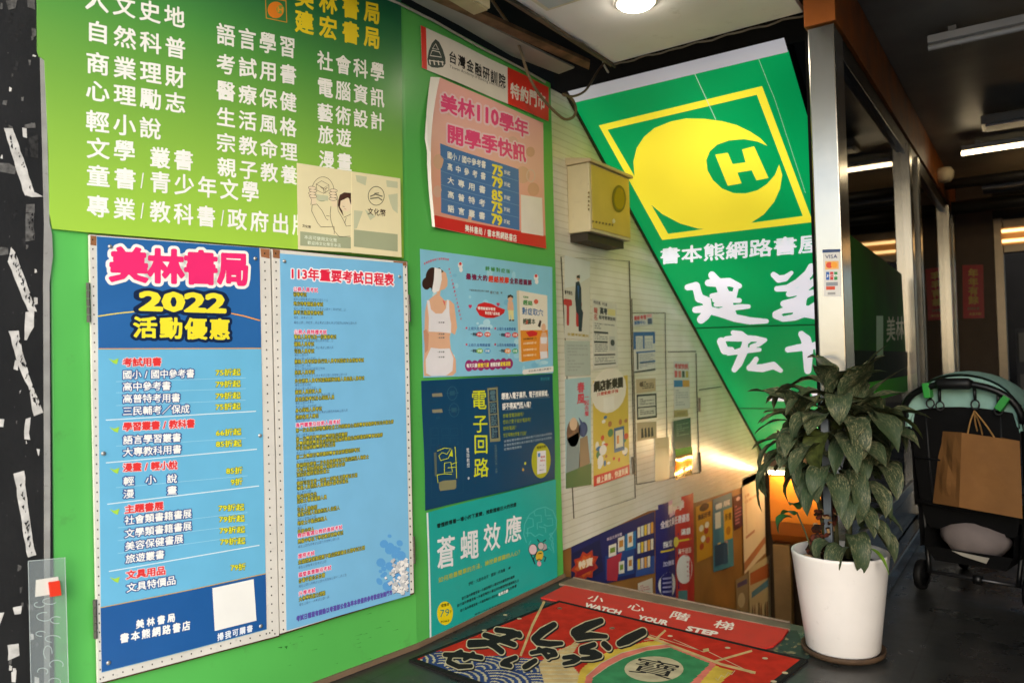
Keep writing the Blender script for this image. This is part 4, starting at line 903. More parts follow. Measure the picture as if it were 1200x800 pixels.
for cx, cy, sg in ((165, 290, 1), (325, 310, -1)):
    for k in range(4):
        ell(b, Sl, cx + 6 * sg * (k % 2), cy - 32 + k * 21, 30, 13, BRN, .00062, zf, rot=.1); ell(b, Sl, cx + 6 * sg * (k % 2), cy - 32 + k * 21, 27, 10, SKN, .00066, zf, rot=.1)
    poly(b, Sl, [(cx - 22, cy + 30), (cx + 25, cy + 36), (cx + 30, cy + 88), (cx - 5, cy + 92)], SKN, .0006, zf)
ell(b, Sl, 420, 385, 45, 50, SKN, .0006, zf); HAIR = INK('4a3028')
poly(b, Sl, [(360, 350), (372, 310), (405, 292), (455, 296), (455, 345), (430, 330), (400, 345), (378, 355), (372, 400), (390, 430), (400, 470), (372, 425), (358, 390)], HAIR, .0008, zf); poly(b, Sl, [(440, 330), (456, 345), (456, 385), (446, 360)], HAIR, .0008, zf)
line(b, Sl, [(392, 395), (408, 400)], 3, BRN, .0008, zf); line(b, Sl, [(405, 415), (420, 418)], 3, INK('c07a60'), .0008, zf)
T(b, Sl, '文化幣', 90, 540, 155, 552, 22, 22, BRN, zf, o=.0006); T(b, Sl, '本店可使用文化幣', 105, 625, 350, 652, 30, 30, INK('dfe6cf'), zf, o=.0007); T(b, Sl, '歡迎持文化幣至本店', 130, 668, 380, 690, 28, 28, INK('dfe6cf'), zf, o=.0007)
b.build('leaflet', label='cream leaflet with line drawing of hands and a dark haired figure, left of the pair', cat='leaflet', group='culture coin leaflets', loc=tuple(Sl.at(350, 290)))
b = MB(); sheet(b, clone(Sl, .001), [zf(462, 134), zf(826, 187), zf(836, 777), zf(462, 744)], CRM, nu=3, nv=3); Sl2 = clone(Sl, .001)
poly(b, Sl2, [(478, 570), (806, 606), (806, 735), (478, 697)], SAGE, .0004, zf); poly(b, Sl2, [(478, 425), (545, 432), (500, 560), (478, 568)], SAGL, .0004, zf)
for P in ([(490, 160), (575, 175), (565, 240), (500, 210)], [(720, 200), (806, 212), (806, 260), (725, 250)], [(735, 310), (806, 300), (806, 450), (770, 420), (750, 370)], [(560, 420), (640, 470), (600, 500)]): poly(b, Sl2, P, SAGL, .0004, zf)
line(b, Sl2, arc(645, 318, 60, 70, 0, 360, 32), 5, INK('6a6a58'), .0006, zf); line(b, Sl2, [(600, 322), (640, 305), (692, 322)], 9, INK('6a6a58'), .0006, zf); line(b, Sl2, [(600, 338), (660, 330), (690, 350)], 9, INK('6a6a58'), .0006, zf); line(b, Sl2, [(630, 300), (665, 296)], 7, INK('6a6a58'), .0006, zf)
T(b, Sl2, '文化幣', 580, 432, 716, 446, 52, 54, BRN, zf, o=.0006)
b.build('leaflet', label='cream leaflet with a round wave emblem over a grey green band, right of the pair', cat='leaflet', group='culture coin leaflets', loc=tuple(Sl.at(412, 296)))

# ---- academy banner (on the short wall)
zb_ = Z(485, 20, 2.911); Sn = clone(SA, .008, warp=lambda p: .003 * math.sin(p[1] * 11))
b = MB(); PAP = INK('e8e4dc'); RDB = INK('e23424')
sheet(b, Sn, [zb_(25, 28), zb_(461, 240), zb_(461, 356), zb_(29, 173)], PAP, nu=16, nv=3)
def bandq(a0, a1, m, o=.0004):
    TL, TRr, BR, BL = (25, 28), (461, 240), (461, 356), (29, 173)
    f = lambda A, B, t_: (A[0] + (B[0] - A[0]) * t_, A[1] + (B[1] - A[1]) * t_)
    strip(b, Sn, [zb_(*f(TL, TRr, a0)), zb_(*f(BL, BR, a0))], [zb_(*f(TL, TRr, a1)), zb_(*f(BL, BR, a1))], m, o, 8)
bandq(0.0, .04, RDB); bandq(.675, 1.0, RDB)
LOGO = INK('3c4a44'); poly(b, Sn, [(74, 76), (62, 90), (52, 115), (47, 145), (50, 163), (62, 172), (80, 174), (98, 172), (107, 160), (106, 140), (98, 112), (86, 86)], LOGO, .0005, zb_)
for P in ([(74, 92), (84, 112), (64, 108)], [(63, 114), (86, 120), (94, 138), (56, 132)]): line(b, Sn, P, 3.5, PAP, .0008, zb_, closed=True)
for x in (54, 68, 82, 95): line(b, Sn, [(x, 146 + (x - 54) * .12), (x + 3, 163 + (x - 54) * .08)], 4, PAP, .0008, zb_)
line(b, Sn, [(52, 148), (101, 155)], 3, PAP, .0008, zb_)
T(b, Sn, '台灣金融研訓院', 118, 134, 312, 222, 40, 44, BLACKI, zb_, o=.0008, fill=.84, bold=.02); T(b, Sn, 'Taiwan Academy of Banking and Finance', 120, 170, 308, 243, 14, 15, INK('55524e'), zb_, o=.0008, mode='str', bold=0)
T(b, Sn, '特約門市', 329, 250, 449, 292, 52, 54, INK('f6ece4'), zb_, o=.0008, fill=.9, bold=.03)
b.build('academy_banner', label='white and red banner with dark triangular emblem high on the green wall', cat='banner', loc=tuple(Sn.at(495, 79)), warp=Sn, L=0.03)

# ---- pink term poster with curled edge
def curl(p):
    s = max(0, (p[1] - 2.74)); return .028 * math.exp(-s * 9) * (1 - ((p[2] - 2.28) / .5) ** 2 * .8) + .004 * math.sin(p[1] * 7 + p[2] * 4)
Sk = clone(SA, .006, warp=curl); b = MB(); GRP = grad_mat([(0, 'e89c8c'), (.3, 'eca898'), (.6, 'f0bcb0'), (1, 'f4b6b2')], 'pink_print')
qk = [(515, 91), (637, 144), (639.6, 291.4), (507, 266.6)]
# body with the bulging left edge
vs = []; nu, nv = 12, 12
for j in range(nv + 1):
    v_ = j / nv; xl = 515 + (507 - 515) * v_ - 11 * math.sin(math.pi * min(1, v_ * 1.02)); yl = 91 + (266.6 - 91) * v_; xr = 637 + 2.6 * v_; yr = 144 + 147.4 * v_
    for i in range(nu + 1): vs.append(Sk.at(xl + (xr - xl) * i / nu, yl + (yr - yl) * i / nu))
b.mesh(vs, [(j * (nu + 1) + i, j * (nu + 1) + i + 1, (j + 1) * (nu + 1) + i + 1, (j + 1) * (nu + 1) + i) for j in range(nv) for i in range(nu)], GRP)
for k, (x, y, r_) in enumerate(((512, 190, 9), (530, 205, 5), (600, 168, 8), (612, 205, 10), (622, 178, 6), (528, 128, 8), (550, 255, 6), (625, 222, 8), (510, 225, 7))): ell(b, Sk, x, y, r_ * .9, r_, INK(['e4b49c', 'e0a890', 'e8b8aa'][k % 3]), .0003 + k * .00002, n=20)
HOT = INK('ee4a86'); PALE = INK('f6d4dc')
TO(b, Sk, '美林', 515.5, 120, 555, 130, 22, 21, HOT, PALE, .09, o=.0012, bold=.03, fill=.94); TO(b, Sk, '110', 559, 132.5, 583, 139, 17.5, 17, HOT, PALE, .11, o=.0012, bold=.04, mode='str'); TO(b, Sk, '學年', 584.5, 141, 619.5, 152, 20, 20, HOT, PALE, .09, o=.0012, bold=.03, fill=.94)
TO(b, Sk, '開學季快訊', 523.5, 156, 616, 180.5, 21.5, 20, HOT, PALE, .09, o=.0012, bold=.03, fill=.94)
strip(b, Sk, [(514.2, 168.4), (515, 249.5)], [(607.3, 198.6), (608, 270)], INK('4a78b8'), .0005, 8)
for k, (s, a, c, d, e, n_) in enumerate((('國小/國中參考書', 181.5, 193.5, 198.6, 203, '75'), ('高中參考書', 195, 207, 212.4, 216, '79'), ('大專用書', 210.7, 223, 227.8, 231, '85'), ('高普特考', 227.5, 238.5, 241.8, 245, '75'), ('語言叢書', 244, 253.5, 256, 259, '79'))):
    T(b, Sk, s, 523.5, a, 569, c, 8.5, 8.5, WHITE, o=.0009, fill=.95 if k == 0 else .62, bold=.02)
    T(b, Sk, n_, 576.5, d, 588, d + 3.2, 11.5, 11.5, INK('f6e63c'), o=.0009, mode='str', bold=.04); T(b, Sk, '折起', 590, d + 3, 597, d + 5, 5, 5, WHITE, o=.0009)
    if k < 4: line(b, Sk, [(514.6, 168.4 + (k + 1) * 16.1), (607.5, 198.6 + (k + 1) * 14.2)], .5, INK('7aa0d0'), .0007)
strip(b, Sk, [(505.8, 252.5), (507, 266.2)], [(639.3, 276.5), (639.7, 291.2)], INK('d8222e'), .0005, 10)
T(b, Sk, '美林書局/書本熊網路書店', 545, 267, 605, 279.6, 8.5, 8.5, WHITE, o=.0009, fill=.92, bold=.02)
poly(b, Sk, [zb_(362, 606), zb_(438, 617), zb_(441, 747), zb_(364, 735)], INK('f2ece8'), .0007); line(b, Sk, arc(622, 206, 5, 7, 0, 360, 20), 1.2, INK('eac8be'), .0006)
# white back of the curled edge
BK = INK('e8e6e2'); vsb = []
for j in range(nv + 1):
    v_ = j / nv; xl = 515 + (507 - 515) * v_ - 11 * math.sin(math.pi * min(1, v_ * 1.02)); yl = 91 + (266.6 - 91) * v_; w = (1 - v_) * 7.5 + 2
    vsb += [Sk.at(xl, yl, .0005), Sk.at(xl - w * (1 if v_ < .45 else .5), yl - 1, -.012)]
b.mesh(vsb, [(2 * j, 2 * j + 1, 2 * j + 3, 2 * j + 2) for j in range(nv)], BK)
b.build('term_poster', label='pink poster with curled left edge, hot pink title and blue price table', cat='poster', loc=tuple(SA.at(507, 267)), warp=Sk, L=0.02)

# ---- back care book poster
zD = Z(495, 290, 5.335); zd2 = Z(485, 285, 5.0); Sm = clone(SA, .006, warp=lambda p: .003 * math.sin(p[1] * 8 + 1)); b = MB()
sheet(b, Sm, [(492.5, 291.5), (647, 313), (648, 437), (496.5, 442.5)], INK('8ccdea'), nu=10, nv=4)
rr = random.Random(2)
for _ in range(34): ell(b, Sm, rr.uniform(500, 640), rr.uniform(320, 432), rr.uniform(1.5, 5), rr.uniform(1.5, 5), INK(['a4daf0', 'b6e2f4', '7ec2e4'][rr.randrange(3)]), .0003 + rr.random() * .0001, n=12)
SK = INK('e8b898'); SKD = INK('d49a7c'); TOPW = INK('eceaf0')
poly(b, Sm, [(92, 235), (118, 262), (112, 300), (140, 330), (175, 330), (200, 355), (208, 420), (218, 500), (205, 545), (180, 530), (172, 560), (180, 640), (210, 700), (212, 780), (190, 800), (12, 803), (8, 740), (15, 640), (14, 520), (18, 400), (32, 335), (75, 300), (95, 285), (75, 260), (75, 200)], SK, .0005, zD)
poly(b, Sm, [(8, 520), (25, 510), (42, 540), (38, 640), (18, 660)], SKD, .00055, zD)
poly(b, Sm, [(120, 135), (150, 160), (160, 205), (158, 240), (140, 260), (110, 268), (95, 250), (100, 150)], SK, .00055, zD)
HRD = INK('3c2420'); ell(b, Sm, 66, 190, 44, 66, HRD, .0006, zD); ell(b, Sm, 28, 225, 28, 38, HRD, .00062, zD); poly(b, Sm, [(60, 140), (110, 125), (135, 150), (118, 160), (90, 280), (60, 270)], HRD, .0006, zD)
poly(b, Sm, [(78, 125), (120, 135), (124, 200), (108, 270), (75, 285), (62, 270), (74, 200)], INK('f4f4f6'), .0007, zD)
poly(b, Sm, [(30, 330), (46, 330), (55, 385), (85, 412), (125, 412), (150, 380), (155, 325), (168, 328), (172, 420), (182, 480), (180, 535), (110, 528), (40, 525), (42, 440)], TOPW, .0007, zD)
poly(b, Sm, [(55, 625), (110, 632), (172, 630), (195, 690), (190, 770), (150, 800), (60, 803), (25, 785), (22, 700)], TOPW, .0007, zD)
for y in (468, 540, 563, 652, 684): T(b, Sm, '・肩背腰', 90, y, 140, y, 10, 10, INK('6a6a72'), zD, o=.0009)
poly(b, Sm, [(128, 325), (145, 340), (140, 365)], INK('e06a6a'), .0008, zD)
for k in range(26):
    t_ = k / 25; a = math.radians(-165 + 150 * t_) if t_ < .5 else None
    x, y = (15 + 150 * (t_ / .45), 100 - 30 * math.sin(min(1, t_ / .45) * 2.2)) if t_ < .45 else (165 + 75 * ((t_ - .45) / .55), 120 + 325 * ((t_ - .45) / .55) ** 1.05)
    T(b, Sm, '痠痛按壓經絡穴道舒緩放鬆每天十分鐘健康活力肩頸腰背好'[k], x - 5, y, x + 6, y, 14, 14, INK('e05a78'), zD, o=.0008)
T(b, Sm, '終極對症版', 390, 130, 548, 150, 28, 26, INK('4a9a4a'), zD, o=.0008, fill=.8, bold=.02); T(b, Sm, '！', 555, 150, 575, 152, 26, 26, INK('8ab8a0'), zD, o=.0008)
MAR = INK('7a1c4a'); T(b, Sm, '最強大的', 272, 180, 402, 193, 38, 36, MAR, zD, o=.0008, fill=.86, bold=.04); T(b, Sm, '經絡按摩', 410, 195, 540, 206, 40, 38, INK('e2402c'), zD, o=.0008, fill=.86, bold=.04); T(b, Sm, '全彩超圖解', 546, 207, 685, 220, 36, 34, MAR, zD, o=.0008, fill=.86, bold=.04)
T(b, Sm, '中醫師教你對症取穴按摩', 290, 265, 412, 275, 12, 12, INK('6a7a8a'), zD, o=.0008); T(b, Sm, '審訂者', 418, 280, 475, 284, 18, 18, INK('7a8a96'), zD, o=.0008); T(b, Sm, '著', 485, 282, 498, 283, 12, 12, INK('6a7a8a'), zD, o=.0008)
RDm = INK('d8262c'); poly(b, Sm, [(332, 385), (345, 355), (385, 342), (430, 352), (470, 372), (515, 388), (508, 410), (480, 428), (440, 440), (395, 440), (355, 425)], RDm, .0006, zD)
T(b, Sm, '哪裡痠痛按哪裡', 343, 378, 452, 386, 20, 20, WHITE, zD, o=.0009, bold=.02); T(b, Sm, '對症取穴超有感', 388, 408, 480, 416, 20, 20, WHITE, zD, o=.0009, bold=.02)
for x, y in ((297, 368), (470, 356)):
    ell(b, Sm, x - 4, y - 4, 6, 7, INK('d83a6a'), .0006, zD, n=12); ell(b, Sm, x + 5, y - 3, 6, 7, INK('d83a6a'), .00065, zD, n=12); poly(b, Sm, [(x - 9, y), (x + 10, y), (x, y + 14)], INK('d83a6a'), .0007, zD)
for x, y in ((237, 110), (712, 185)):
    ell(b, Sm, x, y, 14, 20, INK('f2f0f0'), .0006, zD, n=16); ell(b, Sm, x, y - 8, 8, 10, INK('e23c3c'), .0008, zD, n=14); ell(b, Sm, x + 4, y + 28, 11, 16, INK('f2f0f0'), .0006, zD, n=14)
ell(b, Sm, 549, 318, 17, 22, SK, .0006, zD, n=16); poly(b, Sm, [(530, 318), (533, 300), (550, 294), (566, 302), (568, 318), (550, 308)], HRD, .0008, zD); poly(b, Sm, [(533, 338), (566, 338), (572, 392), (530, 390)], SK, .0006, zD); poly(b, Sm, [(535, 390), (570, 392), (572, 452), (556, 455), (552, 415), (548, 455), (540, 455)], INK('e8e0a0'), .0007, zD); 
ell(b, Sm, 548, 455, 8, 5, HRD, .0008, zD, n=10); ell(b, Sm, 567, 455, 8, 5, HRD, .0008, zD, n=10)
for x, y in ((285, 505), (462, 508), (285, 608), (462, 608)):
    T(b, Sm, '上班久坐肩膀痠痛', x, y, x + 135 * (1 if x < 300 else .9), y + 2, 20, 20, INK('3a6ab0'), zD, o=.0008); ell(b, Sm, x - 10, y - 2, 6, 7, INK('e05a78'), .0006, zD, n=10)
    T(b, Sm, '一按就', x + 15, y + 36, x + 52, y + 38, 20, 20, INK('2c3a4a'), zD, o=.0008, bold=.03)
    for k, c in enumerate((('e04a5a', 'e86a5a') if y < 600 else ('8cc858', '5aa8e0')) if x < 300 else (('e0508a', 'e8584a') if y < 600 else ('f0a058', '58b888'))): ell(b, Sm, x + 70 + k * 48, y + 38, 20, 16, INK(c), .0006, zD, n=16); T(b, Sm, '舒緩', x + 57 + k * 48, y + 38, x + 83 + k * 48, y + 38, 15, 15, WHITE, zD, o=.0009)
PUR = INK('a02a78')
for k in range(8): ell(b, Sm, 290 + k * 36, 738 - k * 2, 24, 36 - (k % 2) * 4, PUR, .0006 + k * .00002, zD, n=18)
T(b, Sm, '每天只要', 275, 738, 340, 736, 26, 26, WHITE, zD, o=.0010, bold=.03); T(b, Sm, '按按穴道', 342, 736, 412, 732, 28, 28, INK('f4e040'), zD, o=.0010, bold=.03); T(b, Sm, '輕鬆舒緩', 422, 732, 482, 728, 26, 26, WHITE, zD, o=.0010, bold=.03); T(b, Sm, '痠痛退散', 484, 728, 550, 724, 28, 28, INK('f4e040'), zD, o=.0010, bold=.03)
# pictured book
poly(b, Sm, [(590, 270), (608, 268), (622, 715), (606, 710)], INK('e0d4b8'), .0006, zD); poly(b, Sm, [(606, 268), (780, 300), (786, 690), (620, 716)], INK('efe9da'), .0007, zD); poly(b, Sm, [(614, 518), (784, 515), (786, 690), (621, 714)], INK('e8942c'), .0008, zD)
T(b, Sm, '對症取穴', 625, 395, 755, 408, 46, 42, INK('4a78b0'), zD, o=.0010, bold=.02); T(b, Sm, '輕讀本', 630, 462, 708, 462, 38, 36, INK('4a5a4a'), zD, o=.0010, bold=.02); T(b, Sm, '經絡', 632, 342, 690, 348, 32, 30, INK('5a9a5a'), zD, o=.0010, bold=.03); ell(b, Sm, 712, 338, 14, 15, INK('e0604a'), .0010, zD, n=16); ell(b, Sm, 658, 465, 12, 14, INK('e0604a'), .0009, zD, n=16); T(b, Sm, '超圖解', 632, 308, 665, 312, 14, 14, INK('5a9a5a'), zD, o=.0010)
poly(b, Sm, [(648, 528), (690, 518), (722, 530), (716, 550), (670, 558)], RDm, .0010, zD)
for y in (572, 600, 640, 675): T(b, Sm, '全彩圖解按摩穴位', 632, y, 715, y - 6, 14, 14, INK('fbe8c8') if y > 590 else INK('5a3a1c'), zD, o=.0010)
poly(b, Sm, [(735, 575), (748, 530), (772, 530), (784, 580), (778, 640), (784, 690), (740, 698), (734, 640)], SK, .0010, zD); ell(b, Sm, 758, 500, 14, 26, SK, .0010, zD, n=14); poly(b, Sm, [(722, 490), (735, 452), (745, 460), (738, 500)], HRD, .0011, zD); poly(b, Sm, [(738, 560), (780, 560), (776, 600), (742, 600)], TOPW, .0012, zD); poly(b, Sm, [(736, 650), (780, 648), (783, 688), (740, 696)], TOPW, .0012, zD)
ell(b, Sm, 640, 778, 14, 16, INK('f2f0ea'), .0006, zD, n=14); poly(b, Sm, [(640, 762), (818, 740), (818, 775), (640, 793)], INK('f2f0ea'), .0007, zD); T(b, Sm, '全台各大書店熱賣中', 665, 772, 805, 756, 14, 14, INK('8a8a90'), zD, o=.0010)
b.build('massage_book_poster', label='sky blue book poster with a woman seen from behind in white, below the pink poster', cat='poster', loc=tuple(SA.at(496, 442)), warp=Sm, L=0.03)

# ---- electronics book poster
zN = Z(490, 440, 5.333); Sv = clone(SA, .010, warp=lambda p: .004 * math.sin(p[1] * 6) + .003 * math.sin(p[2] * 10)); b = MB()
sheet(b, Sv, [(494.5, 446), (648.5, 438), (651, 561), (499, 598)], INK('14466a'), nu=10, nv=6)
LIME = INK('d4dc28'); KHA = INK('8a8a68'); DL = INK('3a6a84'); DT = INK('0f3350')
T(b, Sv, '電', 338, 150, 428, 148, 118, 122, LIME, zN, o=.0008, bold=.01); T(b, Sv, '子', 345, 300, 432, 298, 110, 112, LIME, zN, o=.0008, bold=.01); T(b, Sv, '回', 348, 428, 432, 426, 122, 118, LIME, zN, o=.0008, bold=.01); T(b, Sv, '路', 348, 578, 436, 570, 122, 118, LIME, zN, o=.0008, bold=.01)
poly(b, Sv, [(434, 78), (496, 72), (508, 408), (446, 414)], KHA, .0004, zN); 
for k in range(4): poly(b, Sv, [(444 + k * 2.6, 90 + k * 78), (488 + k * 2.6, 86 + k * 78), (490 + k * 2.6, 158 + k * 77), (446 + k * 2.6, 162 + k * 77)], DT, .0006, zN); T(b, Sv, '電路設計'[k], 448 + k * 2.6, 125 + k * 77, 484 + k * 2.6, 122 + k * 77, 66, 66, INK('5a7a84'), zN, o=.0008)
T(b, Sv, '想進入電子業界、電子技術領域，', 520, 128, 830, 108, 42, 36, WHITE, zN, o=.0008, bold=.03, fill=.95); T(b, Sv, '卻不得其門而入嗎？', 524, 192, 715, 178, 42, 38, WHITE, zN, o=.0008, bold=.03, fill=.95)
line(b, Sv, [(522, 152), (828, 134)], 2, INK('8aa0ac'), .0006, zN); line(b, Sv, [(524, 216), (712, 202)], 2, INK('8aa0ac'), .0006, zN)
OL = INK('8a9a2c')
for y, s, w in ((252, '想看懂電路圖嗎？', 140), (290, '想自己動手設計電路嗎？', 185), (330, '想修電器？', 90), (372, '想從零開始學電子回路？', 155)): T(b, Sv, s, 526, y, 526 + w, y - w * .1, 26, 26, OL, zN, o=.0008, bold=.01)
for y, w in ((410, 305), (435, 303), (460, 110)): T(b, Sv, '從電阻電容開始逐步解說電子回路的基本原理與實作'[:max(6, int(w / 14))], 530, y, 530 + w, y - w * .16, 15, 15, INK('8fa4b2'), zN, o=.0008)
T(b, Sv, '實用知識', 768, 22, 825, 18, 20, 20, INK('2f8a9a'), zN, o=.0008)
ell(b, Sv, 766, 530, 62, 110, INK('b4b822'), .0005, zN); poly(b, Sv, [(738, 472), (796, 466), (802, 604), (742, 616)], INK('e6e8ee'), .0007, zN); poly(b, Sv, [(744, 484), (760, 482), (760, 506), (744, 508)], INK('4a90d0'), .0009, zN)
T(b, Sv, '隨書附贈', 738, 450, 796, 440, 18, 18, INK('4a4a10'), zN, o=.0008); T(b, Sv, '電路圖', 762, 508, 790, 505, 14, 14, INK('c04a4a'), zN, o=.0009); T(b, Sv, '練習本', 760, 530, 792, 528, 12, 12, INK('c04a4a'), zN, o=.0009); T(b, Sv, '共十二頁', 756, 560, 788, 558, 8, 8, INK('8a8a92'), zN, o=.0009); T(b, Sv, '精美彩色', 756, 590, 788, 586, 8, 8, INK('8a8a92'), zN, o=.0009)
for pts in ([(120, 470), (165, 452), (205, 455), (180, 490), (150, 480), (130, 500), (140, 530)], [(140, 530), (190, 515), (200, 490)], [(232, 445), (242, 640)], [(165, 545), (205, 540), (215, 600), (165, 605), (165, 545)], [(205, 555), (242, 540)], [(118, 620), (165, 612), (212, 615)], [(118, 620), (125, 670)], [(185, 575), (240, 570)]): line(b, Sv, pts, 4.5, LIME, .0006, zN)
poly(b, Sv, [(195, 500), (212, 455), (218, 505)], LIME, .0006, zN); poly(b, Sv, [(132, 665), (160, 655), (240, 650), (240, 700), (230, 708), (140, 720), (132, 700)], KHA, .0006, zN); poly(b, Sv, [(98, 480), (114, 478), (118, 625), (104, 628)], INK('5f6a60'), .0006, zN)
for y in (122, 222): poly(b, Sv, [(92, y - 10), (155, y - 14), (160, y + 8), (95, y + 10)], INK('8c8a74'), .0006, zN)
for x, y in ((220, 110), (230, 215)): line(b, Sv, arc(x, y, 30, 42, 0, 360, 24), 2.5, DL, .0006, zN); line(b, Sv, [(x - 40, y), (x + 40, y - 3)], 2, DL, .0007, zN); poly(b, Sv, [(x - 16, y - 14), (x + 16, y - 16), (x + 16, y + 12), (x - 16, y + 14)], INK('2a5a74'), .0007, zN)
for x0 in (82, 150, 205):
    for y0 in (330, 390): line(b, Sv, [(x0, y0), (x0 + 45, y0 - 4), (x0 + 47, y0 + 40), (x0 + 2, y0 + 44)], 2, INK('2c5c78'), .0006, zN, closed=True)
line(b, Sv, [(75, 325), (275, 300), (285, 730), (85, 760)], 2, INK('275470'), .00055, zN, closed=True)
T(b, Sv, '山', 118, 260, 140, 258, 22, 22, INK('2c5c78'), zN, o=.0006)
text(b, Sv, '電路教授', [zN(300, 452), zN(318, 450), zN(322, 572), zN(304, 574)], INK('c4cad0'), vert=True, px=8); text(b, Sv, '從基礎到應用的第一本書', [zN(470, 430), zN(486, 428), zN(492, 605), zN(476, 608)], INK('55707c'), vert=True, px=8); ell(b, Sv, 316, 640, 6, 9, INK('c4cad0'), .0006, zN, n=10)
ell(b, Sv, 663, 547, 6, 9, LIME, .0006, zN, n=10); ell(b, Sv, 651, 586, 6, 9, INK('c8a838'), .0006, zN, n=10)
b.build('electronics_book_poster', label='dark navy book poster with large lime characters in a column', cat='poster', loc=tuple(SA.at(499, 598)), warp=Sv, L=0.03)

# ---- teal book poster
zT = Z(485, 560, 4.103); St = clone(SA, .0062, warp=lambda p: .003 * math.sin(p[1] * 7 + p[2] * 5)); b = MB()
sheet(b, St, [(499.5, 600.5), (652, 561.5), (652.5, 675.5), (503.5, 750.5)], INK('22aaa2'), nu=10, nv=5)
strip(b, St, [(499.6, 600.6), (503.6, 750.4)], [(501.6, 600.1), (505.4, 749.5)], INK('e8f0ee'), .0004, 2)
BK2 = INK('10302e'); T(b, St, '看懂教導著一場小的下意識，推動龍蝦巨大的效應', 110, 230, 490, 125, 22, 20, BK2, zT, o=.0008, bold=.03)
T(b, St, '蒼', 110, 362, 198, 345, 150, 146, INK('e6eaee'), zT, o=.0008, bold=.015); T(b, St, '蠅', 225, 330, 312, 312, 142, 138, INK('e6eaee'), zT, o=.0008, bold=.015); T(b, St, '效', 338, 290, 415, 272, 132, 128, INK('e6eaee'), zT, o=.0008, bold=.015); T(b, St, '應', 440, 252, 515, 236, 126, 122, INK('e6eaee'), zT, o=.0008, bold=.015)
T(b, St, '如何用最簡單的方法，操控最複雜的人心？', 115, 490, 518, 350, 26, 24, INK('a8b84a'), zT, o=.0008, bold=.02)
T(b, St, '伊娃・凡登布洛克・提姆・丹海爾', 262, 508, 440, 440, 18, 16, BK2, zT, o=.0008); T(b, St, '著', 455, 433, 466, 429, 12, 12, BK2, zT, o=.0008)
for k, (x0, y0, x1, y1) in enumerate(((228, 578, 485, 472), (205, 612, 505, 490), (220, 636, 405, 560), (428, 548, 495, 516))): T(b, St, '從行為科學看見每一天被忽略的小事如何改變我們的選擇與生活'[:int((x1 - x0) / 10)], x0, y0, x1, y1, 15, 14, BK2 if k != 2 else INK('14403c'), zT, o=.0008, bold=.02)
T(b, St, '有效改變', 408, 560, 455, 540, 15, 15, WHITE, zT, o=.0009, bold=.03); T(b, St, '國際行為科學專家暢銷鉅作', 290, 655, 450, 590, 8, 8, INK('2a4a48'), zT, o=.0008)
ell(b, St, 147, 648, 38, 57, INK('e8d41c'), .0006, zT); T(b, St, '79', 122, 650, 168, 642, 36, 34, INK('2a8a84'), zT, o=.0009, mode='str', bold=0); T(b, St, '優惠價', 128, 612, 166, 604, 14, 14, INK('4a4410'), zT, o=.0009); T(b, St, '即日起至', 126, 690, 168, 682, 10, 10, INK('4a4410'), zT, o=.0009); T(b, St, '折', 170, 640, 178, 638, 14, 14, INK('4a4410'), zT, o=.0009)
MAZ = INK('5ac4c0')
line(b, St, [(540, 310), (526, 270), (530, 220), (552, 175), (590, 148), (630, 138), (668, 155), (686, 200), (684, 240), (668, 262), (650, 268)], 4, MAZ, .0006, zT)
for pts in ([(545, 190), (570, 195), (572, 230), (545, 240), (545, 280)], [(575, 160), (580, 180), (610, 178), (612, 210), (590, 214), (592, 245)], [(630, 145), (632, 180), (660, 178)], [(640, 195), (665, 192), (668, 225), (640, 230), (622, 222)], [(535, 262), (560, 262), (580, 280), (600, 268), (620, 275)], [(560, 300), (550, 320)], [(650, 268), (668, 290), (660, 320), (672, 355)], [(600, 232), (630, 238), (632, 262)], [(668, 262), (650, 290), (668, 310), (670, 360), (645, 330)]): line(b, St, pts, 4, MAZ, .0006, zT)
FLY = INK('24303a'); ell(b, St, 602, 372, 17, 26, INK('d8b83a'), .0008, zT, rot=.3); ell(b, St, 608, 325, 15, 18, INK('c8c0c0'), .0009, zT); ell(b, St, 570, 342, 20, 26, INK('e0c8d0'), .0009, zT, rot=-.3); ell(b, St, 625, 330, 12, 16, INK('b0a8b0'), .00085, zT); ell(b, St, 600, 410, 10, 12, INK('e0a8b8'), .0008, zT)
for pts in ([(560, 365), (575, 400)], [(590, 350), (572, 390), (580, 412)], [(618, 350), (640, 340)], [(620, 375), (632, 380), (625, 400)], [(600, 305), (590, 292)], [(618, 305), (632, 295)], [(588, 395), (600, 388), (612, 395)], [(596, 362), (612, 360)]): line(b, St, pts, 5, FLY, .001, zT)
line(b, St, arc(570, 342, 20, 26, 0, 360, 18), 3, FLY, .001, zT); line(b, St, arc(608, 325, 15, 18, 0, 360, 18), 2.5, FLY, .001, zT)
b.build('teal_book_poster', label='teal book poster with big white characters and a small fly, lowest on the wall', cat='poster', loc=tuple(SA.at(503, 750)), warp=St, L=0.03)

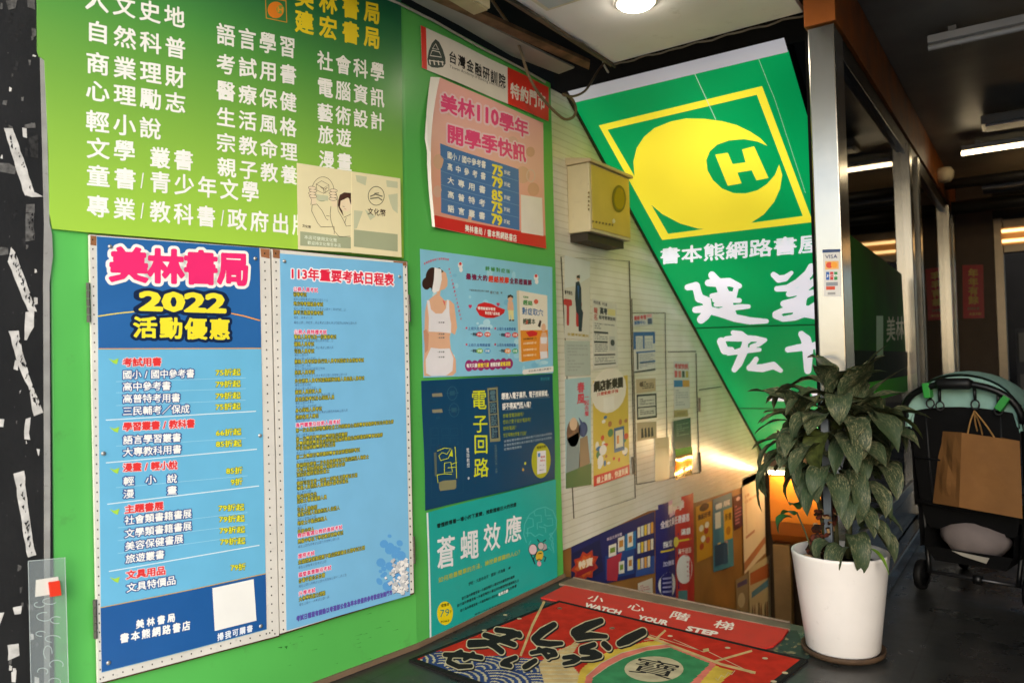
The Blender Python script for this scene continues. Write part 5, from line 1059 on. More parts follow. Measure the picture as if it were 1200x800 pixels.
# ---- clear acrylic pocket at the left
t = thing('acrylic_pocket', 'clear acrylic strip with a white label and red square at the lower left', 'holder', tuple(clone(SB, .03).at(36, 790)))
def acr():
    m = bpy.data.materials.new('acrylic'); m.use_nodes = True; n = m.node_tree.nodes; L = m.node_tree.links; n.clear(); o = n.new('ShaderNodeOutputMaterial'); mx = n.new('ShaderNodeMixShader'); mx.inputs[0].default_value = .16
    tr = n.new('ShaderNodeBsdfTransparent'); tr.inputs[0].default_value = (.93, .95, .95, 1); p = n.new('ShaderNodeBsdfPrincipled'); p.inputs['Base Color'].default_value = (.6, .68, .7, 1); p.inputs['Roughness'].default_value = .12
    L.new(tr.outputs[0], mx.inputs[1]); L.new(p.outputs[0], mx.inputs[2]); L.new(mx.outputs[0], o.inputs[0]); return m
Sy = clone(SB, .032); b = MB(); ac = [(33, 657), (76, 653), (78, 720), (81, 830), (37, 835)]; b.slab([Sy.at(*p) for p in ac][::-1], Sy.n, .003, acr()); b.build('clear_sheet', t)
b = MB(); GE = M('c8d4d2', .2, .5, .05, 9, name='acrylic_edge'); line(b, Sy, [(33, 657), (76, 653), (78, 720), (81, 830)], .7, GE, .0004); line(b, Sy, [(33, 657), (37, 835)], .6, GE, .0004)
GLU = M('b8c8c4', .4, .4, .1, 30, name='dried_glue')
for k, (x, y, rx, ry) in enumerate(((46, 708, 6, 3), (58, 704, 8, 3.5), (52, 722, 9, 5), (66, 726, 7, 4), (48, 742, 6, 3), (62, 748, 9, 4), (56, 764, 5, 8), (66, 778, 8, 5), (50, 786, 6, 4), (64, 798, 7, 4))):
    line(b, Sy, arc(x, y, rx, ry, 20 * k, 20 * k + 250, 14), .8, GLU, .0003 + k * .00002)
b.build('edge', t)
b = MB(); poly(b, Sy, [(42, 679), (68, 675), (69, 683), (71, 697), (60, 696), (41, 699)], INK('dcdad0'), .0006); b.build('label', t)
b = MB(); Sy2 = clone(Sy, .006); b.slab([Sy2.at(*p) for p in [(57, 682), (70, 680), (72, 697), (59, 699)]][::-1], Sy2.n, .005, INK('e23a20')); b.build('red_square', t)

# ---- notices on the stairwell wall
z5_ = Z(655, 290, 2.757); z6_ = Z(735, 350, 3.635)
def note(name, label, q, base, fn, z=ID, off=.004, nu=2, nv=3, cat='notice', group=None, warp=None):
    S = clone(SW, off, warp); b = MB(); q = [z(*p) for p in q]; sheet(b, S, q, base if not isinstance(base, str) else INK(base), nu=nu, nv=nv); Q = quad3(S, q)
    def P(pts, m, o=.0005): b.face([uvpt(Q, u, v) + S.n * (o ) for u, v in pts], INK(m) if isinstance(m, str) else m)
    def R(u0, v0, u1, v1, m, o=.0005): P([(u0, v0), (u1, v0), (u1, v1), (u0, v1)], m, o)
    def E(u, v, ru, rv, m, o=.0006, n=18): P([(u + ru * math.cos(2 * math.pi * k / n), v + rv * math.sin(2 * math.pi * k / n)) for k in range(n)], m, o)
    def X(s, u0, v0, u1, v1, m, o=.0008, bold=.02, fill=.94, vert=False):
        N = 18; n = len(s); L = (v1 - v0 if vert else u1 - u0); p = L / (n - 1 + fill) if n > 1 else L; w = fill * p if n > 1 else L
        for i, ch in enumerate(s):
            g = glyph(ch, N, bold) if ch not in ' \u3000' else None
            if g is None: continue
            V, Fs, bb = g; A = .5 + (V[:, 0] - .5) / .93; B = .5 - (V[:, 1] - .38) / .93
            U, W = (u0 + (u1 - u0) * A, v0 + p * i + w * B) if vert else (u0 + p * i + w * A, v0 + (v1 - v0) * B)
            put(b, S, Q, np.stack([U, W], 1), Fs, INK(m) if isinstance(m, str) else m, o)
    fn(P, R, E, X); b.build(name, label=label, cat=cat, group=group, loc=tuple(S.at(*q[3])), warp=S, L=.06)
def lines(R, u0, u1, v0, v1, n, m='8a8c8a', seed=1):
    r_ = random.Random(seed)
    for k in range(n):
        v = v0 + (v1 - v0) * k / n; u = u0
        while u < u1 - .04:
            w = r_.uniform(.03, .16); e = min(u1, u + w)
            R(u, v, e, v + (v1 - v0) / n * .5, m); u = e + r_.uniform(.01, .04)
            if r_.random() < .08: break
def f(P, R, E, X):
    P([(0, .0), (1, 0), (1, .2), (.4, .35), (0, .4)], 'dfe4e2', .0004); X('TE', .0, .48, .88, .86, 'c42a22', bold=.05, fill=.98)
    P([(.42, .30), (.56, .28), (.64, .36), (.66, .62), (.72, .66), (.66, .90), (.54, .90), (.52, .70), (.44, .66), (.40, .50)], '1c2330', .0010); E(.52, .24, .07, .035, 'd8b090', .0011); P([(.46, .22), (.58, .20), (.59, .24), (.46, .245)], '1c1614', .0012)
    P([(.48, .34), (.56, .34), (.53, .52)], '3a5a9a', .0012); X('會考報名', .0, .42, .3, .47, '2a2a2a'); X('全國考試資訊', .1, .93, .95, .965, 'b8a040')
note('notice', 'white poster with red letters and a dark suited figure beside the green wall edge', [(18, 25), (100, 45), (100, 300), (18, 292)], 'dad8cc', f, z5_, cat='poster')
def f(P, R, E, X): lines(R, .1, .9, .12, .9, 9, 'a8b0a8', 4)
note('notice', 'faded grey green sheet below the poster with the dark suited figure', [(18, 300), (100, 302), (102, 412), (20, 415)], 'b8c2b8', f, z5_)
def f(P, R, E, X):
    X('春風', .45, .04, .75, .24, 'd84a5a', vert=True); X('一起去看', .74, .16, .92, .36, 'd85a6a', vert=True)
    E(.3, .50, .26, .13, '7a5a48'); P([(.05, .55), (.5, .5), (.55, .95), (0, .98)], '8a9a9c', .0006); P([(.55, .56), (.85, .54), (.95, .80), (.5, .84)], '9a8468', .0006); E(.68, .48, .18, .07, '3a4a7a'); P([(.0, .86), (1, .80), (1, 1), (0, 1)], '5a7a4a', .0007); E(.3, .42, .15, .06, 'e0c0a0', .0008); P([(.5, .36), (.8, .46), (.7, .56)], '4a5a8a', .0008)
note('notice', 'pale blue poster with pink vertical writing and a figure in grey', [(20, 425), (102, 418), (105, 765), (22, 778)], 'aecdd2', f, z5_, cat='poster')
def f(P, R, E, X):
    X('考試用書．考古題', .04, .02, .6, .07, '6a6a66'); X('高考', .3, .1, .6, .2, '2a2a2a', bold=.05); R(.62, .1, .95, .2, 'e0d890', .0006); X('報考簡章說明', .25, .22, .95, .28, '3a3a3a'); X('報名', .05, .12, .2, .3, 'c04a3a', vert=True)
    R(.05, .46, .62, .49, '2a2a2a'); R(.05, .60, .6, .63, '3a3a3a'); R(.05, .79, .9, .815, '4a4a48'); R(.05, .93, .92, .95, '4a4a48'); lines(R, .08, .9, .34, .44, 3); lines(R, .08, .6, .5, .59, 3, seed=3); lines(R, .08, .6, .65, .77, 4, seed=5); lines(R, .08, .9, .84, .92, 3, seed=8); R(.66, .52, .92, .74, 'c8c8c4', .0006); E(.8, .62, .09, .05, '3c3c3c', .0008)
note('notice', 'white notice of black print and ruled lines on the first door panel', [(108, 165), (185, 182), (190, 385), (110, 392)], 'dcdacf', f, z5_)
def f(P, R, E, X):
    R(0, 0, 1, 1, 'dcc050', .0003); E(.45, .12, .5, .22, 'efe8d8', .0004); X('網店新樂園', .02, .01, .85, .11, '3a2a1c', bold=.05); X('只要動動手指', .1, .12, .7, .155, 'c8442c')
    R(.28, .18, .58, .31, 'f4f0e4', .0006)
    r_ = random.Random(4)
    for k in range(24): E(r_.uniform(.08, .92), r_.uniform(.36, .84), r_.uniform(.03, .09), r_.uniform(.015, .04), ['f0ece0', 'd8583a', '4a78a8', 'e8a03a', '5a8a5a', 'b87a4a', '6a3a2a'][r_.randrange(7)], .0006 + k * .00002, 10)
    R(.56, .50, .86, .74, '3c6a9a', .0012); R(.60, .53, .82, .70, 'eee6cc', .0014); E(.25, .68, .1, .05, 'f2efe8', .0012); E(.18, .78, .08, .06, 'f2efe8', .0012); R(.64, .58, .7, .66, 'e08a3a', .0016)
    R(0, .90, 1, 1, 'd23a30', .0012); X('線上購書．快速到貨', .08, .92, .95, .985, 'f6e8d0', .0016)
note('notice', 'yellow illustrated poster with a red foot band on the first door panel', [(110, 430), (222, 412), (228, 732), (112, 772)], 'dcc050', f, z5_, cat='poster')
def f(P, R, E, X): R(0, 0, 1, .3, 'd8d8d6', .0003); X('最新考情', .05, .05, .65, .45, 'c83c34', bold=.04); X('服務中心', .05, .52, .6, .85, '3a68a8', bold=.04); R(.72, .4, .95, .9, '3a4a6a'); R(.68, .05, .95, .32, 'e0a0a0')
note('notice', 'small white notice with red and blue heading, topmost of the second panel', [(24, 72), (108, 62), (110, 112), (26, 118)], 'd4d6d6', f, z6_)
def f(P, R, E, X):
    R(0, 0, 1, .1, '2c62a8'); R(0, .1, .1, .42, '2c62a8'); R(.9, .1, 1, .3, '2c62a8'); R(.42, .02, .5, .42, '3a6aa8', .0007); R(.1, .48, 1, .52, '3a6aa8'); R(.12, .52, .2, .92, '4a4a4a'); R(.25, .74, 1, .78, '4a78b0'); R(0, .95, 1, .99, '4a4a48'); lines(R, .14, .9, .14, .44, 8, 'a8b4c4', 2); lines(R, .25, .95, .56, .92, 9, 'a8acb4', 6)
note('notice', 'blue framed notice with two ruled tables on the second panel', [(26, 142), (118, 140), (120, 305), (30, 318)], 'dcdcd6', f, z6_)
def f(P, R, E, X): lines(R, .3, .9, .2, .8, 4, '4a4038', 3); E(.25, .4, .1, .18, '6a5038')
note('notice', 'tan card with dark scribbled lines on the second panel', [(38, 342), (120, 338), (122, 392), (40, 402)], 'c8b490', f, z6_)
def f(P, R, E, X):
    R(0, 0, 1, .08, '3a3a3a'); R(0, .92, 1, 1, '3a3a3a'); R(0, 0, .06, 1, '3a3a3a'); R(.94, 0, 1, 1, '3a3a3a'); R(0, .5, 1, .55, '3a3a3a'); lines(R, .15, .85, .18, .45, 4, '6a6a66', 2); lines(R, .15, .85, .62, .85, 3, '6a6a66', 7)
note('notice', 'black framed pair of handwritten cards on the second panel', [(40, 408), (124, 402), (126, 505), (42, 515)], 'd6d4c6', f, z6_)
def f(P, R, E, X):
    for k in range(4): P([(.2 + k * .17, .35), (.28 + k * .17, .3), (.32 + k * .17, .85), (.18 + k * .17, .88)], '2c2622', .0006)
note('notice', 'tan card with four dark bottle shapes, lowest of the second panel', [(42, 528), (124, 522), (126, 592), (44, 605)], 'c4b08c', f, z6_)
def f(P, R, E, X): lines(R, .1, .9, .1, .3, 2, 'c8b88c', 2)
note('notice', 'plain beige card taped low on the second panel', [(118, 594), (178, 588), (180, 765), (120, 778)], 'd0bf96', f, z6_)
def f(P, R, E, X):
    X('考試快訊', .05, .05, .95, .16, 'c84a4a', bold=.04)
    for k in range(4): R(.05 + k * .24, .2, .22 + k * .24, .34, ['d85a5a', 'd87a6a', '3a4a3a', 'c8b030'][k])
    R(0, .40, .55, .54, '3a80c0'); R(.55, .40, 1, .54, 'd8a048'); lines(R, .1, .9, .6, .95, 7, 'b0b4b4', 3)
note('notice', 'white notice with pink and blue blocks on the third panel', [(198, 265), (262, 268), (268, 465), (200, 470)], 'd8d8d2', f, z6_)
def f(P, R, E, X): R(.2, .25, .8, .75, 'a08c58')
note('notice', 'small brown card between the pink and blue notice and the dark green sheet', [(200, 475), (258, 472), (260, 500), (200, 505)], 'b09c68', f, z6_)
def f(P, R, E, X): lines(R, .15, .85, .15, .6, 6, '6a8a80', 5)
note('notice', 'dark green sheet hanging loose on the third panel', [(198, 520), (270, 505), (274, 628), (200, 640)], '1f4a42', f, z6_, off=.008)
MIR = M('d9b878', .10, .5, .06, 5, metal=.85, name='foil'); b = MB(); Sf = clone(SW, .006, warp=lambda p: .004 * math.sin(p[2] * 30) + .003 * math.sin(p[1] * 20))
sheet(b, Sf, [z6_(203, 640), z6_(275, 628), z6_(276, 748), z6_(205, 770)], MIR, nu=6, nv=8); b.build('foil_sheet', label='shiny foil sheet reflecting warm light below the dark green sheet', cat='sheet', smooth=True, warp=Sf, L=.05, loc=tuple(Sf.at(*z6_(205, 770))))
# posters on the brown board below
SL = clone(SW, -.010); z8 = Z(760, 540, 4.0); z7 = Z(660, 580, 5.717)
_SW = SW; SW = SL
def f(P, R, E, X):
    P([(0, .2), (.30, .12), (.34, .75), (.05, .95), (0, .9)], '262a52', .0003); [P([(.14 + rr_ * (1 if k % 2 else .72) * .15 * math.cos(k * .349), .55 + rr_ * (1 if k % 2 else .75) * .32 * math.sin(k * .349)) for k in range(18)], c_, o_) for rr_, c_, o_ in ((1.0, 'b8402c', .0006), (.74, 'd0642e', .0008), (.48, 'dc9a48', .0010))]; P([(.05, .62), (.24, .55), (.24, .66), (.05, .74)], '9a2430', .0012); X('特賣', .07, .42, .22, .58, 'f0dcc0', .0014, .04)
    R(.36, .48, .72, .93, '2a4a8a', .0004); P([(.38, .55), (.56, .5), (.5, 1), (.38, .95)], 'b83a4a', .0006); R(.60, .2, .74, .5, '2a7ab0', .0005)
    for u, v, w, h in ((.40, .30, .09, .22), (.51, .22, .08, .26), (.63, .2, .07, .25), (.52, .66, .07, .22), (.63, .62, .07, .24)): R(u, v, u + w, v + h, 'e2e0d4', .0008); R(u + .015, v + .06, u + w - .015, v + h * .7, ['c88a3a', '7a9a3a', '4a8ab8'][int(u * 100) % 3], .0010)
    for j in range(3):
        for k in range(5 - (j == 2)): R(.76 + k * .046, .16 + j * .27, .797 + k * .046, .34 + j * .27, ['e8e0c8', 'd8e0d8', 'e8c848', 'e0d8d0', 'e8a848'][(k + j) % 5], .0008)
    R(.74, .72, 1, 1, '3a5aa0', .0004); X('新品文具特賣', .38, .14, .56, .2, 'c8b8c8')
note('sale_banner', 'dark blue banner of pictured boxes and a red orange burst on the brown board', [(55, 330), (612, 108), (612, 520), (55, 640)], '2a3068', f, z7, nu=6, nv=3, cat='banner')
def f(P, R, E, X):
    R(0, 0, .5, 1, '2c2f74', .0003); R(.5, 0, 1, 1, 'c43a34', .0003); P([(.28, .0), (.5, -.01), (.5, .12), (.32, .13)], 'e0b8d0', .0005); X('開學季', .28, .03, .72, .10, 'f0e8e0', .0008, .04); X('全館文具任選優惠', .1, .14, .85, .20, 'e8e0e8', .0008, .03)
    X('指定', .15, .31, .4, .36, 'f0f0f0'); R(.1, .38, .46, .395, 'e0c83a', .0006); X('滿額', .65, .25, .88, .30, 'f0f0f0'); R(.58, .33, .9, .345, 'e0c83a', .0006); E(.52, .34, .08, .04, 'e8d85a', .0009); X('滿千送百', .58, .40, .9, .44, 'f0e0d0')
    X('加價購', .15, .47, .45, .51, 'c8c8e8'); E(.27, .66, .22, .10, 'e8e8e4', .0006); E(.73, .56, .20, .11, 'e8e8e4', .0006); R(.15, .80, .40, 1, 'd8d8a0', .0006); R(.58, .72, .80, .86, '5a8a8a', .0006); R(.6, .85, .78, .95, 'd8d0c0', .0007)
    for k in range(4): R(.14, .60 + k * .035, .40, .615 + k * .035, '9a9ac8', .0008); R(.6, .50 + k * .035, .86, .515 + k * .035, 'c89a9a', .0008)
note('sale_banner', 'tall half purple half red sale banner on the brown board', [(36, 210), (210, 147), (213, 780), (40, 780)], '2c2f74', f, z8, nu=4, nv=6, cat='banner', off=.012, warp=lambda p: .008 * math.sin(p[1] * 14))
def f(P, R, E, X):
    X('集點好禮', .1, .16, .9, .26, '4a2a1c', bold=.04); E(.5, .06, .3, .07, '3a2a20'); 
    for u, v, c in ((.3, .42, 'f0e8d8'), (.6, .5, 'b83a2a'), (.4, .62, 'f0e8d8'), (.7, .68, 'c85a3a'), (.3, .75, 'b8442a'), (.65, .4, 'f4f0e4')): E(u, v, .14, .06, c)
note('flyer', 'yellow flyer with scattered cards on the brown board', [(222, 215), (298, 186), (300, 442), (228, 475)], 'd29a2a', f, z8, cat='flyer')
def f(P, R, E, X):
    R(.05, .05, .3, .95, '3a7a96', .0003); R(.1, .2, .38, .42, 'e0e4dc', .0006); R(.54, .2, .98, .62, 'e0b030', .0006); E(.76, .5, .12, .06, 'b87a2a', .0008); X('新書', .6, .26, .94, .36, '6a4a1c')
    r_ = random.Random(9)
    for k in range(16): R(r_.uniform(.05, .8), r_.uniform(.62, .88), r_.uniform(.3, .95), r_.uniform(.7, .95), ['3a5a7a', '5a8aa0', 'e0c070', '2a4a6a', 'd88a6a'][k % 5], .0004 + k * .00002)
    X('書展', .1, .08, .9, .16, 'd8e4e8')
note('flyer', 'teal flyer with a yellow block on the brown board', [(302, 180), (390, 146), (400, 490), (305, 520)], '4a8aa0', f, z8, cat='flyer', off=.008)
def f(P, R, E, X): E(.5, .12, .2, .06, 'e0c8d0'); lines(R, .15, .85, .3, .9, 6, 'b87a8a', 3)
note('flyer', 'dark plum flyer tucked between the teal flyer and the pale scroll', [(396, 166), (442, 148), (444, 302), (402, 326)], '4a2434', f, z8, cat='flyer')
def f(P, R, E, X): lines(R, .1, .8, .18, .3, 2, 'c8a080', 3); R(.1, .62, .5, .65, 'b87a5a'); P([(0, .88), (1, .80), (1, .88), (0, .97)], 'b8744a', .0006); R(.12, .2, .16, .6, 'd4b090')
note('scroll_poster', 'tall pale peach poster at the far end of the stair wall', [(438, 88), (542, 36), (548, 430), (450, 530)], 'e2cfb4', f, z8, cat='poster', off=.010)
def f(P, R, E, X): E(.4, .5, .3, .16, 'c8b898'); R(.1, .1, .9, .2, '5a4a7a', .0006); lines(R, .1, .9, .7, .95, 4, '6a4a3a', 3)
note('flyer', 'small brown and purple flyer low on the board, left of the map like flyer', [(410, 556), (466, 524), (470, 760), (414, 760)], '9a8464', f, z8, cat='flyer')
def f(P, R, E, X): R(.05, .1, .95, .3, 'b8643a'); P([(.1, .42), (.9, .32), (.9, .42), (.1, .52)], '5a8aa8', .0006); r_ = random.Random(2); [P([(u, .9), (u + .02, .6 + r_.random() * .12), (u + .07, .62), (u + .08, .9)], ['4a2a20', '7a3a2a', 'd8c8a8'][k % 3], .0006 + k * .00002) for k, u in enumerate([.08 + .1 * i for i in range(9)])]
note('flyer', 'flyer with orange top and blue stripe at the lower end of the stair wall', [(470, 500), (568, 440), (575, 780), (475, 780)], 'cdb890', f, z8, cat='flyer', off=.006)
def f(P, R, E, X): lines(R, .15, .8, .2, .6, 3, 'c88a8a', 3)
note('flyer', 'white slip below the dark blue banner', [(500, 590), (598, 552), (602, 690), (505, 690)], 'd8d0c0', f, z7, cat='flyer', off=.006)
SW = _SW

# ================================================================== FLOOR MATS
def proj(p):
    v = np.asarray(p, float) - CC; z = v @ FW; return 600 + F * (v @ CR) / z, 400 - F * (v @ CU) / z
def inpoly(x, y, P):
    c = False; j = len(P) - 1
    for i in range(len(P)):
        if (P[i][1] > y) != (P[j][1] > y) and x < (P[j][0] - P[i][0]) * (y - P[i][1]) / (P[j][1] - P[i][1]) + P[i][0]: c = not c
        j = i
    return c
zq3 = Z(480, 690, 5.0); zq4 = Z(640, 670, 3.75)
CARPET = lambda h: M(h, .95, .1, .18, 14, dirt=.18, bump=.6, bscale=300, name='carpet')
MRED = CARPET('c03020'); MNAV = CARPET('2f4676'); MBEI = CARPET('cdb078'); MGRN = CARPET('3f8a58'); MPNK = CARPET('dc7a68'); MYEL = CARPET('d8b848'); MBLK = M('171716', .8, .2, .2, 60, bump=.5, bscale=300, name='mat_rubber'); MLIN = CARPET('c9bd98')
SF = Surf((0, 0, .011), (0, 0, 1))
A0 = SF.at(655, 703); A1 = SF.at(947, 772); A2 = SF.at(490, 776)
eu = A1 - A0; W_ = np.linalg.norm(eu); eu /= W_; ev = np.array([eu[1], -eu[0], 0]); ev = ev if ev @ (A2 - A0) > 0 else -ev; H_ = (A2 - A0) @ ev
b = MB()
tocoarse = [[zq3(*p) for p in P] for P in (
    [(20, 440), (120, 372), (180, 362), (250, 372), (330, 392), (430, 392), (520, 388), (620, 395), (760, 412), (900, 440), (1100, 560), (1200, 900), (-900, 900)],)]
hull = [zq3(*p) for p in ((755, 440), (800, 395), (880, 352), (950, 325), (1010, 300), (985, 330), (940, 400), (945, 440), (1000, 500), (1090, 560), (1200, 700), (820, 700), (780, 520))]
yel = [zq4(*p) for p in ((150, 430), (200, 385), (290, 342), (440, 305), (510, 298), (560, 325), (770, 420), (825, 435), (750, 500), (700, 560), (640, 640), (100, 640))]
pnk = [zq4(*p) for p in ((176, 456), (240, 400), (330, 355), (450, 325), (545, 316), (748, 404), (690, 470), (620, 560), (560, 640), (130, 640))]
grn = [zq4(*p) for p in ((205, 462), (270, 415), (340, 378), (440, 345), (545, 330), (722, 400), (650, 470), (580, 540), (500, 640), (170, 640))]
stars = [zq3(*p) for p in ((880, 112), (643, 172), (1185, 228), (438, 240), (560, 150))] + [zq4(*p) for p in ((290, 245), (798, 332), (962, 378), (1050, 442), (545, 280), (60, 158), (905, 440), (1000, 480))]
starw = [SF.at(*s) for s in stars]
nx, ny = int(W_ / .006), int(H_ / .006); RAD = .15
cols = [MBLK, MRED, MNAV, MBEI, MYEL, MPNK, MGRN, MLIN]
for j in range(ny):
    run = None; st = 0
    for i in range(nx + 1):
        c = None
        if i < nx:
            u, v = (i + .5) / nx * W_, (j + .5) / ny * H_
            if min(u, W_ - u, v, H_ - v) < .022: c = 0
            else:
                w = A0 + eu * u + ev * v; x, y = proj(w)
                if inpoly(x, y, grn): c = 6
                elif inpoly(x, y, pnk): c = 5
                elif inpoly(x, y, yel): c = 4
                elif inpoly(x, y, hull): c = 3 if (math.sin((u * .8 + v) * 120) < .82) else 7
                elif inpoly(x, y, tocoarse[0]):
                    c = 2
                    # overlapping fish-scale waves: the nearest row in front wins
                    rowh = RAD * .5
                    for k in range(int((v + RAD) / rowh) + 1, int(v / rowh) - 3, -1):
                        cy = k * rowh; off = RAD if k % 2 else 0.0
                        cx = round((u - off) / (2 * RAD)) * 2 * RAD + off; d = math.hypot(u - cx, v - cy)
                        if d < RAD and v <= cy:
                            c = 7 if (d / RAD * 5.5) % 1 > .66 else 2; break
                else:
                    c = 1
        if c != run:
            if run is not None:
                p = lambda a, bb: A0 + eu * (a / nx * W_) + ev * (bb / ny * H_)
                b.mesh([p(st, j), p(i, j), p(i, j + 1), p(st, j + 1)], [(3, 2, 1, 0)], cols[run])
            run = c; st = i
lo = [A0, A0 + eu * W_, A0 + eu * W_ + ev * H_, A0 + ev * H_]
b.mesh(lo + [p - np.array([0, 0, .0105]) for p in lo], [(k, (k + 1) % 4, 4 + (k + 1) % 4, 4 + k) for k in range(4)], MBLK)
for s in starw: b.face([s + np.array([.012 * math.cos(k * .785), .012 * math.sin(k * .785), .0004]) for k in range(8)], MLIN)
line(b, SF, [(790, 70), (720, 210), (650, 390)], 14, MBEI, .0004, zq3); line(b, SF, [(985, 295), (900, 375)], 8, MBEI, .0004, zq3)
line(b, SF, [(445, 282), (560, 325), (770, 405), (920, 442)], 11, MBEI, .0005, zq4); line(b, SF, [(525, 255), (480, 295)], 9, MBEI, .0004, zq4); line(b, SF, [(905, 345), (740, 392)], 9, MBEI, .0004, zq4)
line(b, SF, [(690, 345), (715, 340)], 14, MBEI, .0006, zq4)
for a, c in (((455, 275), (680, 345)), ((560, 295), (690, 350)), ((715, 350), (900, 440)), ((430, 300), (500, 290))): line(b, SF, [a, c], 2.5, MLIN, .0004, zq4)
line(b, SF, [(830, 432), (815, 450), (800, 440), (785, 462), (770, 452), (755, 475), (745, 465)], 3, MLIN, .0005, zq4)
line(b, SF, [(205, 462), (270, 415), (340, 378), (440, 345), (545, 330)], 3, MLIN, .0005, zq4); line(b, SF, [(176, 456), (240, 400), (330, 355), (450, 325), (545, 316)], 3, MLIN, .0005, zq4)
ell(b, SF, 474, 426, 130, 56, MLIN, .0006, zq4)
text(b, SF, '寶', [zq4(405, 372), zq4(598, 408), zq4(560, 476), zq4(352, 436)], MBLK, o=.0010, bold=.0, px=40)
HIRA = [[(1120, 188, 14), (1040, 218, 22), (972, 255, 24), (985, 284, 16), (1060, 272, 16), (1150, 278, 8)], [(1365, 252, 20), (1275, 298, 24), (1232, 318, 16)], [(1140, 322, 14), (1165, 345, 14)], [(1080, 326, 12), (1012, 350, 14), (1010, 368, 12), (1080, 372, 14), (1112, 390, 14), (1070, 404, 10), (1010, 408, 6)],
        [(905, 402, 8), (960, 396, 11), (985, 410, 12), (960, 426, 10), (905, 438, 7)], [(845, 210, 14), (780, 250, 20), (735, 290, 18), (752, 314, 14), (820, 322, 14), (890, 318, 8)], [(715, 374, 8), (800, 356, 10), (845, 366, 10), (855, 384, 10), (810, 395, 8)], [(758, 350, 8), (790, 375, 9), (810, 402, 8)],
        [(620, 402, 10), (562, 424, 13), (545, 438, 12), (590, 450, 10)], [(735, 420, 11), (690, 448, 14), (675, 456, 12)], [(512, 240, 12), (600, 252, 13), (645, 272, 13)], [(442, 270, 12), (540, 300, 14), (612, 326, 12)], [(640, 262, 12), (560, 288, 14), (440, 322, 12), (352, 328, 12), (352, 312, 10), (440, 308, 10), (500, 336, 14), (538, 366, 14)],
        [(208, 385, 10), (320, 386, 12), (420, 402, 10)], [(300, 366, 9), (240, 395, 9), (228, 428, 11), (288, 455, 11), (360, 452, 8)], [(372, 378, 8), (342, 400, 9), (322, 412, 7)]]
strokes(b, SF, HIRA, MLIN, .0012, zq3, 4, 10.5); strokes(b, SF, HIRA, MBLK, .0018, zq3, 4, 4.0)
strokes(b, SF, [[(x + 8, y + 9, r) for x, y, r in c] for c in HIRA], MBLK, .0009, zq3, 6, 9)
b.build('welcome_mat', label='big red welcome mat with black brush characters, blue waves and a green sail', cat='mat', loc=tuple(A0))
# warning strip
SQ = Surf((0, 0, .008), (0, 0, 1)); t = thing('step_mat', 'red warning strip mat with white writing along the edge of the stairs', 'mat', tuple(SQ.at(640, 690)))
b = MB(); RS = M('c42f26', .55, .3, .08, 12, bump=.15, bscale=200, name='red_vinyl', dirt=.1)
q = [(634, 699.5), (662, 685.5), (924, 737), (917, 747), (906, 756), (896, 758.5), (884, 757), (656, 703.5)]
b.slab([SQ.at(*p) for p in q][::-1], (0, 0, 1), .0075, RS)
T2 = lambda s, x0, y0, x1, y1, h, m, **k: T(b, SQ, s, x0, y0, x1, y1, h, h, m, zq4, o=.0005, **k)
IV = INK('e6ddd0', .6)
def ftext(s, tl, tr, br, bl, **k): text(b, SQ, s, [zq4(*tl), zq4(*tr), zq4(*br), zq4(*bl)], IV, o=.0005, **k)
ftext('小', (197, 97), (260, 109), (244, 137), (176, 123), px=14); ftext('心', (372, 133), (440, 147), (424, 177), (352, 161), px=14); ftext('階', (558, 169), (638, 185), (622, 217), (536, 200), px=14); ftext('梯', (752, 208), (834, 224), (817, 259), (730, 241), px=14)
ftext('WATCH', (178, 135), (332, 170), (320, 187), (166, 152), mode='str', px=18, bold=.05); ftext('YOUR', (412, 189), (540, 215), (528, 233), (400, 207), mode='str', px=18, bold=.05); ftext('STEP', (626, 237), (757, 263), (745, 281), (614, 255), mode='str', px=18, bold=.05)
b.build('sheet', t)
b = MB(); MET = M('8a7664', .5, .4, .2, 8, metal=.3, name='nosing', dirt=.4); SQ2 = Surf((0, 0, .012), (0, 0, 1))
b.slab([SQ2.at(*p) for p in [(655, 683), (672, 676.5), (926, 729), (926, 736.5), (662, 684.5)]][::-1], (0, 0, 1), .011, MET); pp = [SQ2.at(*p, .002) for p in ((672, 677), (926, 729.5))]; b.tube(pp, .006, MET, 8)
b.build('stair_nosing', label='worn brown metal nosing on the top edge of the stairs', cat='nosing', loc=tuple(SQ2.at(660, 682)))
# flaked paint beside the pot
b = MB(); rr = random.Random(8); FL = M('8a8464', .8, .2, .3, 40, name='flaked_paint'); FG = M('2c3f38', .5, .3, .3, 20, name='green_floor_paint'); SZ = Surf((0, 0, .0015), (0, 0, 1))
poly(b, SZ, [(918, 748), (926, 738), (934, 738), (942, 755), (950, 770), (946, 772), (912, 760)], FG, 0)
for _ in range(34):
    x, y = rr.uniform(905, 948), rr.uniform(744, 772); s = rr.uniform(.8, 3.5); poly(b, SZ, [(x - s, y), (x - s * .2, y - s * .5), (x + s, y - s * .2), (x + s * .6, y + s * .4), (x - s * .4, y + s * .5)], FL, .0004 + rr.random() * .0004)
b.build('flaked_paint', kind='stuff', label='flakes of old green and yellow floor paint beside the pot', cat='paint flakes')

